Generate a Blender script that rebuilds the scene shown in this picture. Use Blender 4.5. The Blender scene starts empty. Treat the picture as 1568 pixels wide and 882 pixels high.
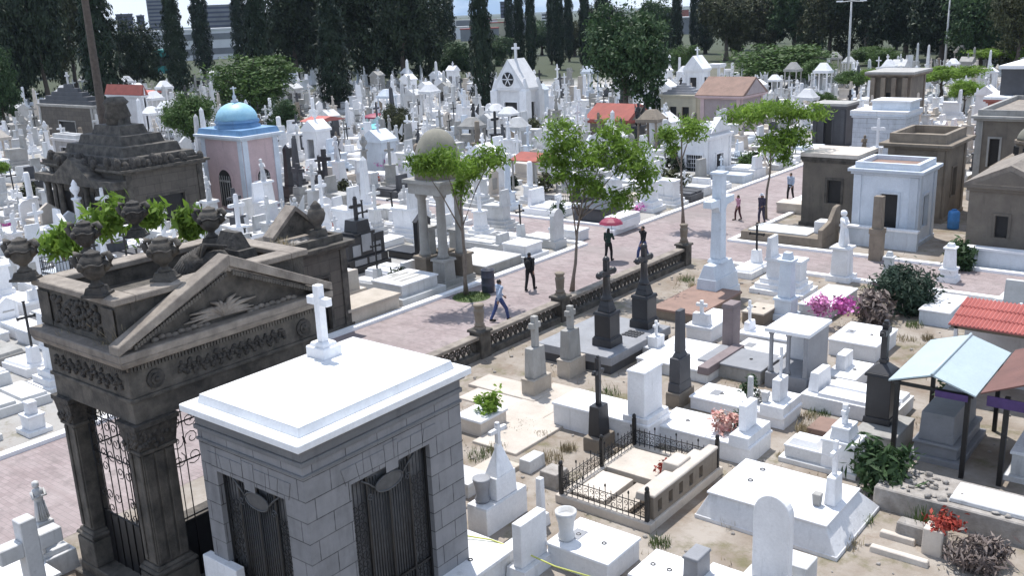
import bpy, bmesh, math, random
import numpy as np
from mathutils import Vector, Matrix
R = math.radians
scene = bpy.context.scene
COL = scene.collection
rng = random.Random(7)

# ------------------------------------------------------------------ camera maths
# world: +Y runs along the brick avenue, -X to its left, the camera hangs 12 m over the origin
F, CX, CY, HC = 1491.0, 784.0, 441.0, 12.0
def _basis():
    d1 = Vector((2015-CX, -(-34-CY), -F)).normalized()
    d2 = Vector((-1150-CX, -(100-CY), -F)).normalized()
    Y = d1; X = (-(d2-Y*d2.dot(Y))).normalized(); Z = X.cross(Y)
    return X, Y, Z
AX, AY, AZ = _basis()
W2C = Matrix((AX, AY, AZ)).transposed()
C2W = W2C.transposed()
def prj(x, y, z=0.0):
    c = W2C @ Vector((x, y, z-HC))
    if c.z > -0.1: return (-1e5, 1e5, -c.z)
    return (CX+F*c.x/-c.z, CY-F*c.y/-c.z, -c.z)
def at(px, py, z=0.0):
    d = C2W @ Vector((px-CX, -(py-CY), -F))
    t = (z-HC)/d.z
    return d.x*t, d.y*t
def _bis(f, lo, hi, tgt, inc=True):
    for _ in range(50):
        m = (lo+hi)/2
        if (f(m) < tgt) == inc: lo = m
        else: hi = m
    return (lo+hi)/2
def atd(px, py, dep):
    """point seen at a pixel, dep metres in front of the camera"""
    v = C2W @ Vector(((px-CX)/F*dep, -(py-CY)/F*dep, -dep)); return v.x, v.y, v.z+HC
def lot(cx, cy, lx, rx, z=0.0):
    """ground rectangle from its nearest corner and the ends of the two edges that leave it"""
    x1, y0 = at(cx, cy, z)
    x0 = _bis(lambda x: prj(x, y0, z)[0], x1-60, x1, lx)
    y1 = _bis(lambda y: prj(x1, y, z)[0], y0, y0+80, rx)
    return x0, x1, y0, y1
def up(x, y, py):
    return _bis(lambda z: prj(x, y, z)[1], 0, 30, py, False)

# ------------------------------------------------------------------ materials
MATS = {}
def nt(m):
    m.use_nodes = True
    t = m.node_tree; t.nodes.clear()
    o = t.nodes.new('ShaderNodeOutputMaterial'); b = t.nodes.new('ShaderNodeBsdfPrincipled')
    t.links.new(b.outputs[0], o.inputs[0])
    return t, b
def N(t, k, **kw):
    n = t.nodes.new(k)
    for a, v in kw.items():
        if a.startswith('i_'): n.inputs[a[2:].replace('_', ' ')].default_value = v
        else: setattr(n, a, v)
    return n
def rgba(c): return (c[0], c[1], c[2], 1)
def mixc(t, fac, a, b, mode='MIX'):
    n = t.nodes.new('ShaderNodeMix'); n.data_type = 'RGBA'; n.blend_type = mode
    for s, v in ((0, fac), (6, a), (7, b)):
        if hasattr(v, 'is_output'): t.links.new(v, n.inputs[s])
        else: n.inputs[s].default_value = v if s == 0 else rgba(v)
    return n.outputs[2]
def noise(t, vec, scale, detail=5, rough=.6):
    n = N(t, 'ShaderNodeTexNoise'); n.inputs['Scale'].default_value = scale
    n.inputs['Detail'].default_value = detail; n.inputs['Roughness'].default_value = rough
    t.links.new(vec, n.inputs['Vector']); return n.outputs[0]
def ramp(t, v, a, b, va=0., vb=1.):
    n = N(t, 'ShaderNodeMapRange'); n.inputs[1].default_value = a; n.inputs[2].default_value = b
    n.inputs[3].default_value = va; n.inputs[4].default_value = vb
    t.links.new(v, n.inputs[0]); return n.outputs[0]
def wpos(t, scale=(1, 1, 1)):
    g = N(t, 'ShaderNodeNewGeometry'); m = N(t, 'ShaderNodeMapping'); m.inputs['Scale'].default_value = scale
    t.links.new(g.outputs['Position'], m.inputs[0]); return m.outputs[0]
def bump(t, b, h, s, d=.02):
    n = N(t, 'ShaderNodeBump'); n.inputs['Strength'].default_value = s; n.inputs['Distance'].default_value = d
    t.links.new(h, n.inputs['Height']); t.links.new(n.outputs[0], b.inputs['Normal'])
def stone(name, c1, c2, dirt=None, rough=.85, scale=1.3, bumpv=.35, streak=.5, fine=14, amt=.55, metal=0., coarse=False):
    """weathered masonry: two tones, blotches, rain streaks with a shape of their own, fine grain"""
    m = bpy.data.materials.new(name); t, b = nt(m)
    p = wpos(t)
    n1 = ramp(t, noise(t, p, scale), .35, .68)
    col = mixc(t, n1, c1, c2)
    dirt = dirt or tuple(x*.45 for x in c2)
    s = ramp(t, noise(t, wpos(t, (2.6, 2.6, .35)), 1.4, 6, .65), .56, .80, 0, streak)
    col = mixc(t, s, col, dirt)
    s2 = ramp(t, noise(t, p, scale*4.3, 6, .7), .60, .78, 0, amt)
    col = mixc(t, s2, col, dirt)
    fn = noise(t, p, fine, 4)
    col = mixc(t, ramp(t, fn, .3, .7, 0, .28), col, tuple(x*.6 for x in c1))
    o = N(t, 'ShaderNodeObjectInfo')
    hs = N(t, 'ShaderNodeHueSaturation'); t.links.new(ramp(t, o.outputs['Random'], 0, 1, .86, 1.06), hs.inputs['Value'])
    t.links.new(col, hs.inputs['Color']); t.links.new(hs.outputs[0], b.inputs['Base Color'])
    b.inputs['Roughness'].default_value = rough; b.inputs['Metallic'].default_value = metal
    bump(t, b, fn, bumpv)
    MATS[name] = m; return m
def plain(name, c, rough=.6, var=.25, scale=6, metal=0., bumpv=.1):
    m = bpy.data.materials.new(name); t, b = nt(m)
    n = noise(t, wpos(t), scale)
    t.links.new(mixc(t, ramp(t, n, .35, .65), c, tuple(x*(1-var) for x in c)), b.inputs['Base Color'])
    b.inputs['Roughness'].default_value = rough; b.inputs['Metallic'].default_value = metal
    bump(t, b, n, bumpv)
    MATS[name] = m; return m
def leafmat(name, c1, c2, rough=.6, trans=.0):
    m = bpy.data.materials.new(name); t, b = nt(m)
    g = N(t, 'ShaderNodeNewGeometry')
    col = mixc(t, g.outputs['Random Per Island'], c1, c2)
    n = ramp(t, noise(t, wpos(t), .5, 3), .35, .7)
    col = mixc(t, n, col, tuple(x*.62 for x in c1))
    t.links.new(col, b.inputs['Base Color']); b.inputs['Roughness'].default_value = rough
    b.inputs['Specular IOR Level'].default_value = .25
    if trans:
        tr = N(t, 'ShaderNodeBsdfTranslucent'); mx = N(t, 'ShaderNodeMixShader'); mx.inputs[0].default_value = trans
        t.links.new(col, tr.inputs[0]); t.links.new(b.outputs[0], mx.inputs[1]); t.links.new(tr.outputs[0], mx.inputs[2])
        t.links.new(mx.outputs[0], [n_ for n_ in t.nodes if n_.type == 'OUTPUT_MATERIAL'][0].inputs[0])
    MATS[name] = m; return m

stone('white', (.84, .84, .85), (.72, .72, .73), (.34, .34, .33), streak=.6, amt=.42)
stone('whitewash', (.88, .88, .89), (.80, .80, .82), (.45, .45, .45), streak=.25, amt=.14)
stone('offwhite', (.66, .66, .66), (.52, .52, .51), (.20, .20, .19), streak=.65, amt=.5)
stone('roofwhite', (.84, .85, .86), (.70, .71, .73), (.42, .42, .41), streak=.35, amt=.4, scale=.9)
stone('concrete', (.40, .39, .37), (.29, .28, .26), (.10, .10, .09), streak=.6)
stone('greystone', (.18, .182, .188), (.135, .138, .143), (.04, .04, .042), streak=.5, amt=.5)
stone('darkstone', (.130, .115, .097), (.032, .029, .026), (.016, .015, .014), scale=2.6, streak=.75, amt=.65, bumpv=.9)
stone('ornament', (.085, .075, .065), (.022, .021, .020), (.012, .011, .010), scale=9, streak=.7, amt=.8, bumpv=1.)
stone('darkledge', (.30, .262, .222), (.14, .118, .10), (.05, .042, .036), scale=2.2, streak=.5, bumpv=.8)
stone('brownstone', (.27, .225, .175), (.17, .14, .11), (.06, .05, .04), streak=.6)
stone('brownwall', (.19, .165, .135), (.13, .112, .095), (.05, .043, .036), streak=.6, bumpv=.5)
stone('tan', (.52, .46, .39), (.40, .35, .29), (.18, .15, .12), streak=.5)
stone('beige', (.62, .56, .49), (.50, .44, .38), (.25, .21, .17), streak=.2, amt=.45)
stone('mauvestone', (.26, .21, .21), (.18, .145, .145), (.08, .065, .06), streak=.5)
stone('redstone', (.30, .195, .155), (.22, .145, .115), (.10, .07, .06))
stone('black', (.028, .028, .032), (.015, .015, .018), (.055, .055, .055), rough=.38, streak=.35, amt=.25, bumpv=.1)
stone('darkgrey', (.075, .077, .085), (.05, .05, .056), (.025, .025, .025), rough=.6)
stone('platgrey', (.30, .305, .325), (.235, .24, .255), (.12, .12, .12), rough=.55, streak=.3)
stone('bluewhite', (.66, .71, .77), (.54, .59, .65), (.28, .29, .30), streak=.5)
stone('pinkwall', (.62, .47, .47), (.53, .40, .40), (.30, .24, .23), streak=.5, amt=.25)
stone('mauvewall', (.44, .37, .37), (.37, .31, .31), (.24, .20, .20), streak=.4)
stone('creamwall', (.66, .61, .46), (.56, .52, .40), (.32, .29, .23), streak=.4)
stone('domeblue', (.36, .62, .76), (.27, .53, .69), (.13, .26, .36), rough=.5, streak=.4, amt=.3)
stone('domeband', (.17, .32, .52), (.12, .25, .43), (.05, .10, .18), rough=.5)
stone('domegrey', (.25, .235, .19), (.17, .165, .135), (.10, .10, .08), streak=.6)
stone('redroof', (.36, .10, .078), (.25, .075, .06), (.10, .05, .045), streak=.5)
stone('tilered', (.54, .18, .155), (.43, .135, .12), (.20, .09, .08), streak=.35, amt=.4)
stone('redwall', (.40, .15, .12), (.31, .12, .10), (.16, .09, .08), streak=.4)
stone('roofblue', (.47, .56, .58), (.42, .50, .525), (.25, .34, .37), rough=.45, streak=.12, amt=.12, bumpv=.05)
stone('roofbrown', (.17, .082, .068), (.125, .062, .052), (.07, .04, .035), streak=.2)
stone('rubble', (.40, .37, .34), (.26, .235, .21), (.09, .08, .07), scale=4, streak=.4, bumpv=1.)
stone('bark', (.135, .105, .085), (.075, .060, .050), (.03, .025, .02), scale=5, bumpv=1.)
stone('palebark', (.24, .20, .165), (.15, .125, .10), (.07, .06, .05), scale=5, bumpv=.8)
plain('iron', (.012, .012, .013), .5, .4, metal=.0)
plain('doordark', (.012, .012, .014), .5, .4)
plain('gatesteel', (.085, .088, .092), .5, .35)
plain('sheetgrey', (.15, .152, .158), .6, .35)
plain('glassdark', (.03, .033, .04), .15, .3)
plain('purple', (.07, .035, .14), .6)
plain('tealwall', (.02, .25, .24), .6, .15)
plain('citygrey', (.22, .23, .25), .7, .3, scale=.1)
plain('cityblue', (.05, .06, .11), .5, .3, scale=.1)
plain('citywhite', (.72, .72, .74), .7, .15, scale=.1)
plain('barrelgrey', (.055, .06, .085), .45)
plain('rope', (.58, .60, .16), .8)
plain('tarp', (.07, .08, .13), .7)
plain('umbrella', (.24, .014, .052), .55, .12)
plain('umbrella_teal', (.08, .50, .55), .55, .12)
plain('skin', (.30, .17, .11), .55, .1)
plain('hair', (.012, .010, .009), .5)
plain('shirt_blue', (.46, .55, .70), .85, .5, scale=40)
plain('jeans', (.055, .085, .22), .85, .35, scale=25)
plain('cloth_black', (.014, .014, .016), .85, .3)
plain('cloth_green', (.016, .045, .034), .85, .3)
plain('cloth_pink', (.50, .26, .34), .85, .2)
plain('cloth_maroon', (.075, .02, .026), .85)
plain('cloth_purple', (.060, .05, .085), .85)
plain('cloth_white', (.72, .70, .76), .85, .15)
plain('pot', (.24, .20, .16), .9)
plain('jug_blue', (.05, .22, .55), .5, .2)
leafmat('leaf_cypress', (.014, .028, .014), (.030, .050, .024))
leafmat('leaf_dark', (.015, .029, .013), (.040, .062, .027))
leafmat('leaf_mid', (.065, .125, .030), (.115, .185, .055), trans=.25)
leafmat('leaf_bright', (.15, .26, .032), (.26, .39, .075), trans=.45)
leafmat('leaf_olive', (.045, .055, .022), (.10, .105, .045))
leafmat('leaf_green', (.038, .080, .030), (.080, .135, .052), trans=.2)
leafmat('leaf_bush', (.026, .052, .034), (.062, .10, .062), trans=.15)
leafmat('straw', (.30, .24, .14), (.46, .40, .26))
leafmat('grassblade', (.07, .12, .03), (.16, .20, .06))
leafmat('petal_pink', (.70, .22, .50), (.84, .50, .68))
leafmat('petal_magenta', (.55, .07, .36), (.74, .30, .60))
leafmat('petal_mixed', (.62, .24, .22), (.86, .76, .62))
leafmat('petal_white', (.75, .72, .66), (.82, .60, .42))
leafmat('petal_red', (.26, .03, .022), (.42, .08, .05))
leafmat('drystem', (.15, .115, .105), (.27, .225, .20))

def blockmat(name, bw, bh, c1, c2, mortar, mat_scale=1.0, msize=.012, bumpv=.5):
    """coursed blocks: the brick pattern is laid along the wall (X+Y run, Z up)"""
    m = bpy.data.materials.new(name); t, b = nt(m)
    g = N(t, 'ShaderNodeNewGeometry'); sp = N(t, 'ShaderNodeSeparateXYZ'); t.links.new(g.outputs['Position'], sp.inputs[0])
    ad = N(t, 'ShaderNodeMath', operation='ADD'); t.links.new(sp.outputs[0], ad.inputs[0]); t.links.new(sp.outputs[1], ad.inputs[1])
    cb = N(t, 'ShaderNodeCombineXYZ'); t.links.new(ad.outputs[0], cb.inputs[0]); t.links.new(sp.outputs[2], cb.inputs[1])
    br = N(t, 'ShaderNodeTexBrick'); t.links.new(cb.outputs[0], br.inputs['Vector'])
    br.inputs['Color1'].default_value = rgba(c1); br.inputs['Color2'].default_value = rgba(c2); br.inputs['Mortar'].default_value = rgba(mortar)
    br.inputs['Scale'].default_value = 1; br.inputs['Brick Width'].default_value = bw; br.inputs['Row Height'].default_value = bh
    br.inputs['Mortar Size'].default_value = msize; br.inputs['Mortar Smooth'].default_value = .2
    p = wpos(t)
    st = ramp(t, noise(t, wpos(t, (2.5, 2.5, .3)), 1.3, 6, .65), .5, .8, 0, .6)
    col = mixc(t, st, br.outputs[0], tuple(x*.35 for x in c2))
    n = noise(t, p, 2.2, 6, .7)
    col = mixc(t, ramp(t, n, .35, .7, 0, .45), col, tuple(x*1.35 for x in c1))
    t.links.new(col, b.inputs['Base Color']); b.inputs['Roughness'].default_value = .85
    bump(t, b, br.outputs['Fac'], -bumpv, .02)
    MATS[name] = m; return m
blockmat('greyblock', .80, .42, (.23, .23, .238), (.18, .182, .19), (.028, .028, .03))
blockmat('darkblock', 1.1, .5, (.11, .095, .08), (.075, .066, .057), (.03, .027, .023), bumpv=.4)
blockmat('stripeblock', 3.0, .34, (.50, .53, .57), (.44, .47, .51), (.20, .21, .23))

def paving(name):
    m = bpy.data.materials.new(name); t, b = nt(m)
    p = wpos(t)
    br = N(t, 'ShaderNodeTexBrick'); t.links.new(p, br.inputs['Vector'])
    br.inputs['Color1'].default_value = (.30, .242, .238, 1); br.inputs['Color2'].default_value = (.235, .186, .183, 1); br.inputs['Mortar'].default_value = (.18, .15, .145, 1)
    br.inputs['Scale'].default_value = 1; br.inputs['Brick Width'].default_value = .30; br.inputs['Row Height'].default_value = .15
    br.inputs['Mortar Size'].default_value = .008
    n = noise(t, p, .35, 6, .65)
    col = mixc(t, ramp(t, n, .4, .7, 0, .6), br.outputs[0], (.36, .315, .305))
    n2 = noise(t, p, 1.9, 6, .7)
    col = mixc(t, ramp(t, n2, .50, .70, 0, .75), col, (.15, .125, .12))
    n6 = noise(t, p, .16, 5, .6); col = mixc(t, ramp(t, n6, .52, .62, 0, .5), col, (.19, .165, .155))
    # darker soldier courses across the walk
    w = N(t, 'ShaderNodeTexWave', wave_type='BANDS', bands_direction='Y'); w.inputs['Scale'].default_value = .16; w.inputs['Distortion'].default_value = .3
    t.links.new(p, w.inputs['Vector'])
    col = mixc(t, ramp(t, w.outputs[0], .95, 1., 0, .35), col, (.20, .155, .15))
    t.links.new(col, b.inputs['Base Color']); b.inputs['Roughness'].default_value = .85
    bump(t, b, br.outputs['Fac'], -.3, .01)
    MATS[name] = m
paving('paving')
def groundmat(name):
    m = bpy.data.materials.new(name); t, b = nt(m)
    p = wpos(t)
    n = noise(t, p, .55, 8, .65)
    col = mixc(t, ramp(t, n, .40, .62), (.22, .182, .145), (.335, .30, .262))
    n2 = noise(t, p, .23, 6, .6)
    # pale worn concrete between the graves, mostly on the old left-hand fields
    sp = N(t, 'ShaderNodeSeparateXYZ'); t.links.new(p, sp.inputs[0])
    left = ramp(t, sp.outputs[0], -20, -33, 0, 1)
    pc = N(t, 'ShaderNodeMath', operation='MULTIPLY'); t.links.new(ramp(t, n2, .30, .50), pc.inputs[0]); t.links.new(left, pc.inputs[1])
    col = mixc(t, pc.outputs[0], col, (.34, .335, .325))
    n3 = noise(t, p, .8, 7, .7)
    col = mixc(t, ramp(t, n3, .54, .66, 0, .8), col, (.125, .115, .055))
    n5 = noise(t, p, .42, 7, .7); col = mixc(t, ramp(t, n5, .54, .64, 0, .7), col, (.175, .125, .085))
    n4 = noise(t, p, 3.5, 6, .75)
    col = mixc(t, ramp(t, n4, .55, .75, 0, .7), col, (.22, .175, .13))
    # beyond the cemetery the land is wooded
    ln = N(t, 'ShaderNodeVectorMath', operation='LENGTH'); t.links.new(p, ln.inputs[0])
    col = mixc(t, ramp(t, ln.outputs['Value'], 168, 184), col, (.04, .05, .022))
    t.links.new(col, b.inputs['Base Color']); b.inputs['Roughness'].default_value = .95
    bump(t, b, n4, .5, .04)
    MATS[name] = m
groundmat('soil')

# ------------------------------------------------------------------ mesh building
class MB:
    def __init__(s): s.v = []; s.f = []; s.sm = []
    def add(s, vs, fs, smooth=False):
        o = len(s.v); s.v += [tuple(q) for q in vs]
        for f in fs: s.f.append(tuple(i+o for i in f)); s.sm.append(smooth)
        return s
    def box(s, x0, x1, y0, y1, z0, z1, t=0, ty=None, dx=0):
        ty = t if ty is None else ty
        vs = [(x0, y0, z0), (x1, y0, z0), (x1, y1, z0), (x0, y1, z0), (x0+t+dx, y0+ty, z1), (x1-t+dx, y0+ty, z1), (x1-t+dx, y1-ty, z1), (x0+t+dx, y1-ty, z1)]
        return s.add(vs, [(3, 2, 1, 0), (4, 5, 6, 7), (0, 1, 5, 4), (1, 2, 6, 5), (2, 3, 7, 6), (3, 0, 4, 7)])
    def cb(s, cx, cy, w, d, z0, z1, t=0): return s.box(cx-w/2, cx+w/2, cy-d/2, cy+d/2, z0, z1, t)
    def prism(s, poly, axis, a, b):
        """extrude a 2-D outline: axis 'x' (poly in y,z), 'y' (poly in x,z) or 'z' (poly in x,y)"""
        def P(q, h):
            return (h, q[0], q[1]) if axis == 'x' else (q[0], h, q[1]) if axis == 'y' else (q[0], q[1], h)
        n = len(poly); vs = [P(q, a) for q in poly]+[P(q, b) for q in poly]
        fs = [tuple(range(n)), tuple(range(2*n-1, n-1, -1))]+[(i, i+n, (i+1) % n+n, (i+1) % n) for i in range(n)]
        return s.add(vs, fs)
    def lathe(s, cx, cy, prof, n=12, smooth=True, ax=1, ay=1):
        vs = []; fs = []
        for r, z in prof:
            for k in range(n):
                a = 2*math.pi*k/n; vs.append((cx+r*ax*math.cos(a), cy+r*ay*math.sin(a), z))
        for i in range(len(prof)-1):
            for k in range(n): fs.append((i*n+k, i*n+(k+1) % n, (i+1)*n+(k+1) % n, (i+1)*n+k))
        fs.append(tuple(range(n-1, -1, -1))); fs.append(tuple(range((len(prof)-1)*n, len(prof)*n)))
        return s.add(vs, fs, smooth)
    def tube(s, pts, rad, n=6, smooth=True):
        pts = [Vector(p) for p in pts]; rs = rad if isinstance(rad, (list, tuple)) else [rad]*len(pts)
        vs = []; fs = []
        for i, p in enumerate(pts):
            d = (pts[min(i+1, len(pts)-1)]-pts[max(i-1, 0)])
            d = d.normalized() if d.length > 1e-6 else Vector((0, 0, 1))
            u = d.cross(Vector((0, 0, 1)) if abs(d.z) < .9 else Vector((1, 0, 0))).normalized(); w = d.cross(u)
            for k in range(n):
                a = 2*math.pi*k/n; vs.append(p+(u*math.cos(a)+w*math.sin(a))*rs[i])
        for i in range(len(pts)-1):
            for k in range(n): fs.append((i*n+k, i*n+(k+1) % n, (i+1)*n+(k+1) % n, (i+1)*n+k))
        fs.append(tuple(range(n-1, -1, -1))); fs.append(tuple(range((len(pts)-1)*n, len(pts)*n)))
        return s.add(vs, fs, smooth)
    def ell(s, c, r, n=10, m=7, lump=0, rd=None):
        vs = []; fs = []
        for i in range(m+1):
            th = math.pi*i/m
            for k in range(n):
                a = 2*math.pi*k/n; q = 1+(rd.uniform(-lump, lump) if rd and 0 < i < m else 0)
                vs.append((c[0]+r[0]*q*math.sin(th)*math.cos(a), c[1]+r[1]*q*math.sin(th)*math.sin(a), c[2]-r[2]*q*math.cos(th)))
        for i in range(m):
            for k in range(n): fs.append((i*n+k, i*n+(k+1) % n, (i+1)*n+(k+1) % n, (i+1)*n+k))
        return s.add(vs, fs, True)
    def gable(s, x0, x1, y0, y1, z0, h, along='x'):
        if along == 'x': return s.prism([(y0, z0), (y1, z0), ((y0+y1)/2, z0+h)], 'x', x0, x1)
        return s.prism([(x0, z0), (x1, z0), ((x0+x1)/2, z0+h)], 'y', y0, y1)
    def cross(s, cx, cy, z0, h, w, t, axis='y', arm=.66, fl=0):
        """latin cross; arms run along 'x' or 'y'"""
        za = z0+h*arm
        s.cb(cx, cy, t, t, z0, z0+h)
        e = .004
        if axis == 'y':
            s.box(cx-t/2+e, cx+t/2-e, cy-w/2, cy-t/2, za-t/2, za+t/2); s.box(cx-t/2+e, cx+t/2-e, cy+t/2, cy+w/2, za-t/2, za+t/2)
        else:
            s.box(cx-w/2, cx-t/2, cy-t/2+e, cy+t/2-e, za-t/2, za+t/2); s.box(cx+t/2, cx+w/2, cy-t/2+e, cy+t/2-e, za-t/2, za+t/2)
        if fl:
            f = t*fl
            s.cb(cx, cy, f, f, z0+h+.002, z0+h+t*.5)
            for q in (-1, 1):
                if axis == 'y': s.cb(cx, cy+q*(w/2+t*.25+.002), f, t*.5, za-f/2, za+f/2)
                else: s.cb(cx+q*(w/2+t*.25+.002), cy, t*.5, f, za-f/2, za+f/2)
        return s
    def mesh(s, name):
        me = bpy.data.meshes.new(name); me.from_pydata(s.v, [], s.f); me.polygons.foreach_set('use_smooth', s.sm)
        bm = bmesh.new(); bm.from_mesh(me); bmesh.ops.recalc_face_normals(bm, faces=bm.faces); bm.to_mesh(me); bm.free()
        me.update(); return me
    def build(s, name, mat, parent=None, bevel=0, loc=None):
        return link(name, s.mesh(name), mat, parent, bevel, loc)
def link(name, me, mat, parent=None, bevel=0, loc=None):
    o = bpy.data.objects.new(name, me); COL.objects.link(o)
    if parent is not None: o.parent = parent
    if loc: o.location = loc
    m = MATS[mat] if isinstance(mat, str) else mat
    if len(me.materials) == 0: me.materials.append(m)
    elif me.materials[0] != m: o.material_slots[0].link = 'OBJECT'; o.material_slots[0].material = m
    if bevel:
        b = o.modifiers.new('edge', 'BEVEL'); b.width = bevel; b.segments = 1; b.limit_method = 'ANGLE'
    return o
def tag(o, label, cat, group=None, kind=None):
    if label: o['label'] = label
    if cat: o['category'] = cat
    if group: o['group'] = group
    if kind: o['kind'] = kind
    return o
def thing(name, label, cat, loc=(0, 0, 0), rz=0, group=None):
    o = bpy.data.objects.new(name, None); COL.objects.link(o); o.empty_display_size = .3
    o.location = loc; o.rotation_euler = (0, 0, rz)
    return tag(o, label, cat, group)
def struct(name, mb, mat):
    o = mb.build(name, mat); o['kind'] = 'structure'; return o
TAKEN = []
def take(x0, x1, y0, y1, m=.15): TAKEN.append((x0-m, x1+m, y0-m, y1+m))
def free(x0, x1, y0, y1):
    return not any(x0 < b and x1 > a and y0 < d and y1 > c for a, b, c, d in TAKEN)

# ------------------------------------------------------------------ foliage
def leaves(name, blobs, n, size, seed, asp=1.6, up=0.3, clump=.22, ncl=40, shell=.55, droop=0):
    """a crown of separate leaf-sprays gathered in clumps over uneven ellipsoid masses"""
    g = np.random.default_rng(seed)
    w = np.array([b[3]*b[4]+b[4]*b[5]+b[3]*b[5] for b in blobs]); w = w/w.sum()
    C = []; NN = []
    for b, wi in zip(blobs, w):
        k = max(3, int(ncl*wi*len(blobs)**.5)); d = g.normal(size=(k, 3)); d /= np.linalg.norm(d, axis=1)[:, None]
        r = (shell+(1-shell)*g.random(k)**.6)*(1+.14*np.sin(d[:, 0]*5+seed)+.12*np.sin(d[:, 1]*6+d[:, 2]*4+seed*2))
        cc = np.array(b[:3])+d*r[:, None]*np.array(b[3:6])
        m = int(n*wi/k)+1
        sc = clump*np.array(b[3:6])*(.6+.8*g.random((k, 1)))
        p = cc[:, None, :]+g.normal(size=(k, m, 3))*sc[:, None, :]*np.array([1, 1, .8])
        C.append(p.reshape(-1, 3)); NN.append(np.repeat(d, m, 0))
    P = np.concatenate(C); D = np.concatenate(NN); n = len(P)
    nrm = D*.7+g.normal(size=(n, 3))*.7; nrm[:, 2] += up; nrm /= np.linalg.norm(nrm, axis=1)[:, None]
    t = np.cross(nrm, g.normal(size=(n, 3))); t[:, 2] -= droop; t /= np.linalg.norm(t, axis=1)[:, None]+1e-9
    bt = np.cross(nrm, t); s = size*(.55+.9*g.random((n, 1)))
    a = t*s*asp; c = bt*s*.5
    V = np.stack([P-a*.5, P+c*.6+nrm*s*.08, P+a*.5, P-c*.6+nrm*s*.08], 1).reshape(-1, 3)
    return quads(name, V)
def quads(name, V):
    nq = len(V)//4; me = bpy.data.meshes.new(name)
    me.vertices.add(len(V)); me.vertices.foreach_set('co', V.astype(np.float32).ravel())
    me.loops.add(nq*4); me.loops.foreach_set('vertex_index', np.arange(nq*4, dtype=np.int32))
    me.polygons.add(nq); me.polygons.foreach_set('loop_start', np.arange(0, nq*4, 4, dtype=np.int32))
    me.update(calc_edges=True); return me
def cypress_mesh(name, h, r, n, seed, size=.5):
    g = np.random.default_rng(seed)
    z = g.random(n)**.9; ang = g.random(n)*2*np.pi
    prof = np.clip(np.minimum(z*9+.35, 1), 0, 1)*(1-z**2.3)**.75
    k = 9; lump = 1+.16*np.sin(ang*3+z*21+seed)+.13*np.sin(ang*5-z*33+seed*2)+.10*np.sin(z*61+ang)
    rr = r*prof*lump*(.45+.6*g.random(n)**.5)
    P = np.stack([rr*np.cos(ang), rr*np.sin(ang), .6+z*h*.98], 1)
    out = np.stack([np.cos(ang), np.sin(ang), np.full(n, .3)], 1)
    nrm = out+g.normal(size=(n, 3))*.45; nrm /= np.linalg.norm(nrm, axis=1)[:, None]
    upv = np.tile([[0, 0, 1.]], (n, 1))+g.normal(size=(n, 3))*.35
    t = upv-nrm*(upv*nrm).sum(1)[:, None]; t /= np.linalg.norm(t, axis=1)[:, None]
    bt = np.cross(nrm, t); s = size*(.6+.8*g.random((n, 1)))
    a = t*s*1.9; c = bt*s*.5
    V = np.stack([P-a*.5, P+c*.55, P+a*.5, P-c*.55], 1).reshape(-1, 3)
    return quads(name, V)
def trunk_mb(h, r0, r1, seed, limbs=0, spread=1.5, lean=(0, 0), lz=.55, wob=.12, lh=.5):
    q = random.Random(seed); m = MB(); pts = []; rs = []
    for i in range(7):
        u = i/6; pts.append((lean[0]*u+q.uniform(-wob, wob)*(0 < i), lean[1]*u+q.uniform(-wob, wob)*(0 < i), h*u)); rs.append(r0+(r1-r0)*u+(r0*.5 if i == 0 else 0))
    m.tube(pts, rs, 8)
    for k in range(limbs):
        a = 2*math.pi*(k+q.random()*.6)/max(limbs, 1); u = lz+(1-lz)*q.random(); i = min(5, int(u*6))
        p = Vector(pts[i]).lerp(Vector(pts[i+1]), u*6-i)
        e = p+Vector((math.cos(a)*spread, math.sin(a)*spread, h*lh*q.uniform(.5, 1)))
        mid = p.lerp(e, .5)+Vector((q.uniform(-.1, .1), q.uniform(-.1, .1), -.1*spread))
        m.tube([p, mid, e], [r1*.9, r1*.6, r1*.25], 6)
    return m
_tc = {}
def tree(kind, label, loc, crown, trunk, cm, tm, group=None, rz=0, s=(1, 1, 1), cat='tree', cname='crown'):
    t = thing(kind, label, cat, loc, rz, group); t.scale = s
    link(cname, crown, cm, t); link('trunk', trunk, tm, t)
    return t
def tuft(name, label, x, y, z, n, r, h, mat, seed, cat='grass tuft', group=None, lean=.5, w=.02):
    q = random.Random(seed); V = []
    for i in range(n):
        a = q.random()*6.283; d = r*q.random()**.6; bx, by = math.cos(a)*d, math.sin(a)*d
        b = q.random()*6.283; hh = h*q.uniform(.45, 1); l = lean*hh*q.random()
        tx, ty = bx+math.cos(b)*l, by+math.sin(b)*l; px_, py_ = -math.sin(b)*w, math.cos(b)*w
        V += [(bx-px_, by-py_, 0), (bx+px_, by+py_, 0), (tx+px_*.3, ty+py_*.3, hh), (tx-px_*.3, ty-py_*.3, hh)]
    o = link(name, quads(name, np.array(V)), mat, loc=(x, y, z)); return tag(o, label, cat, group)

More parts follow.
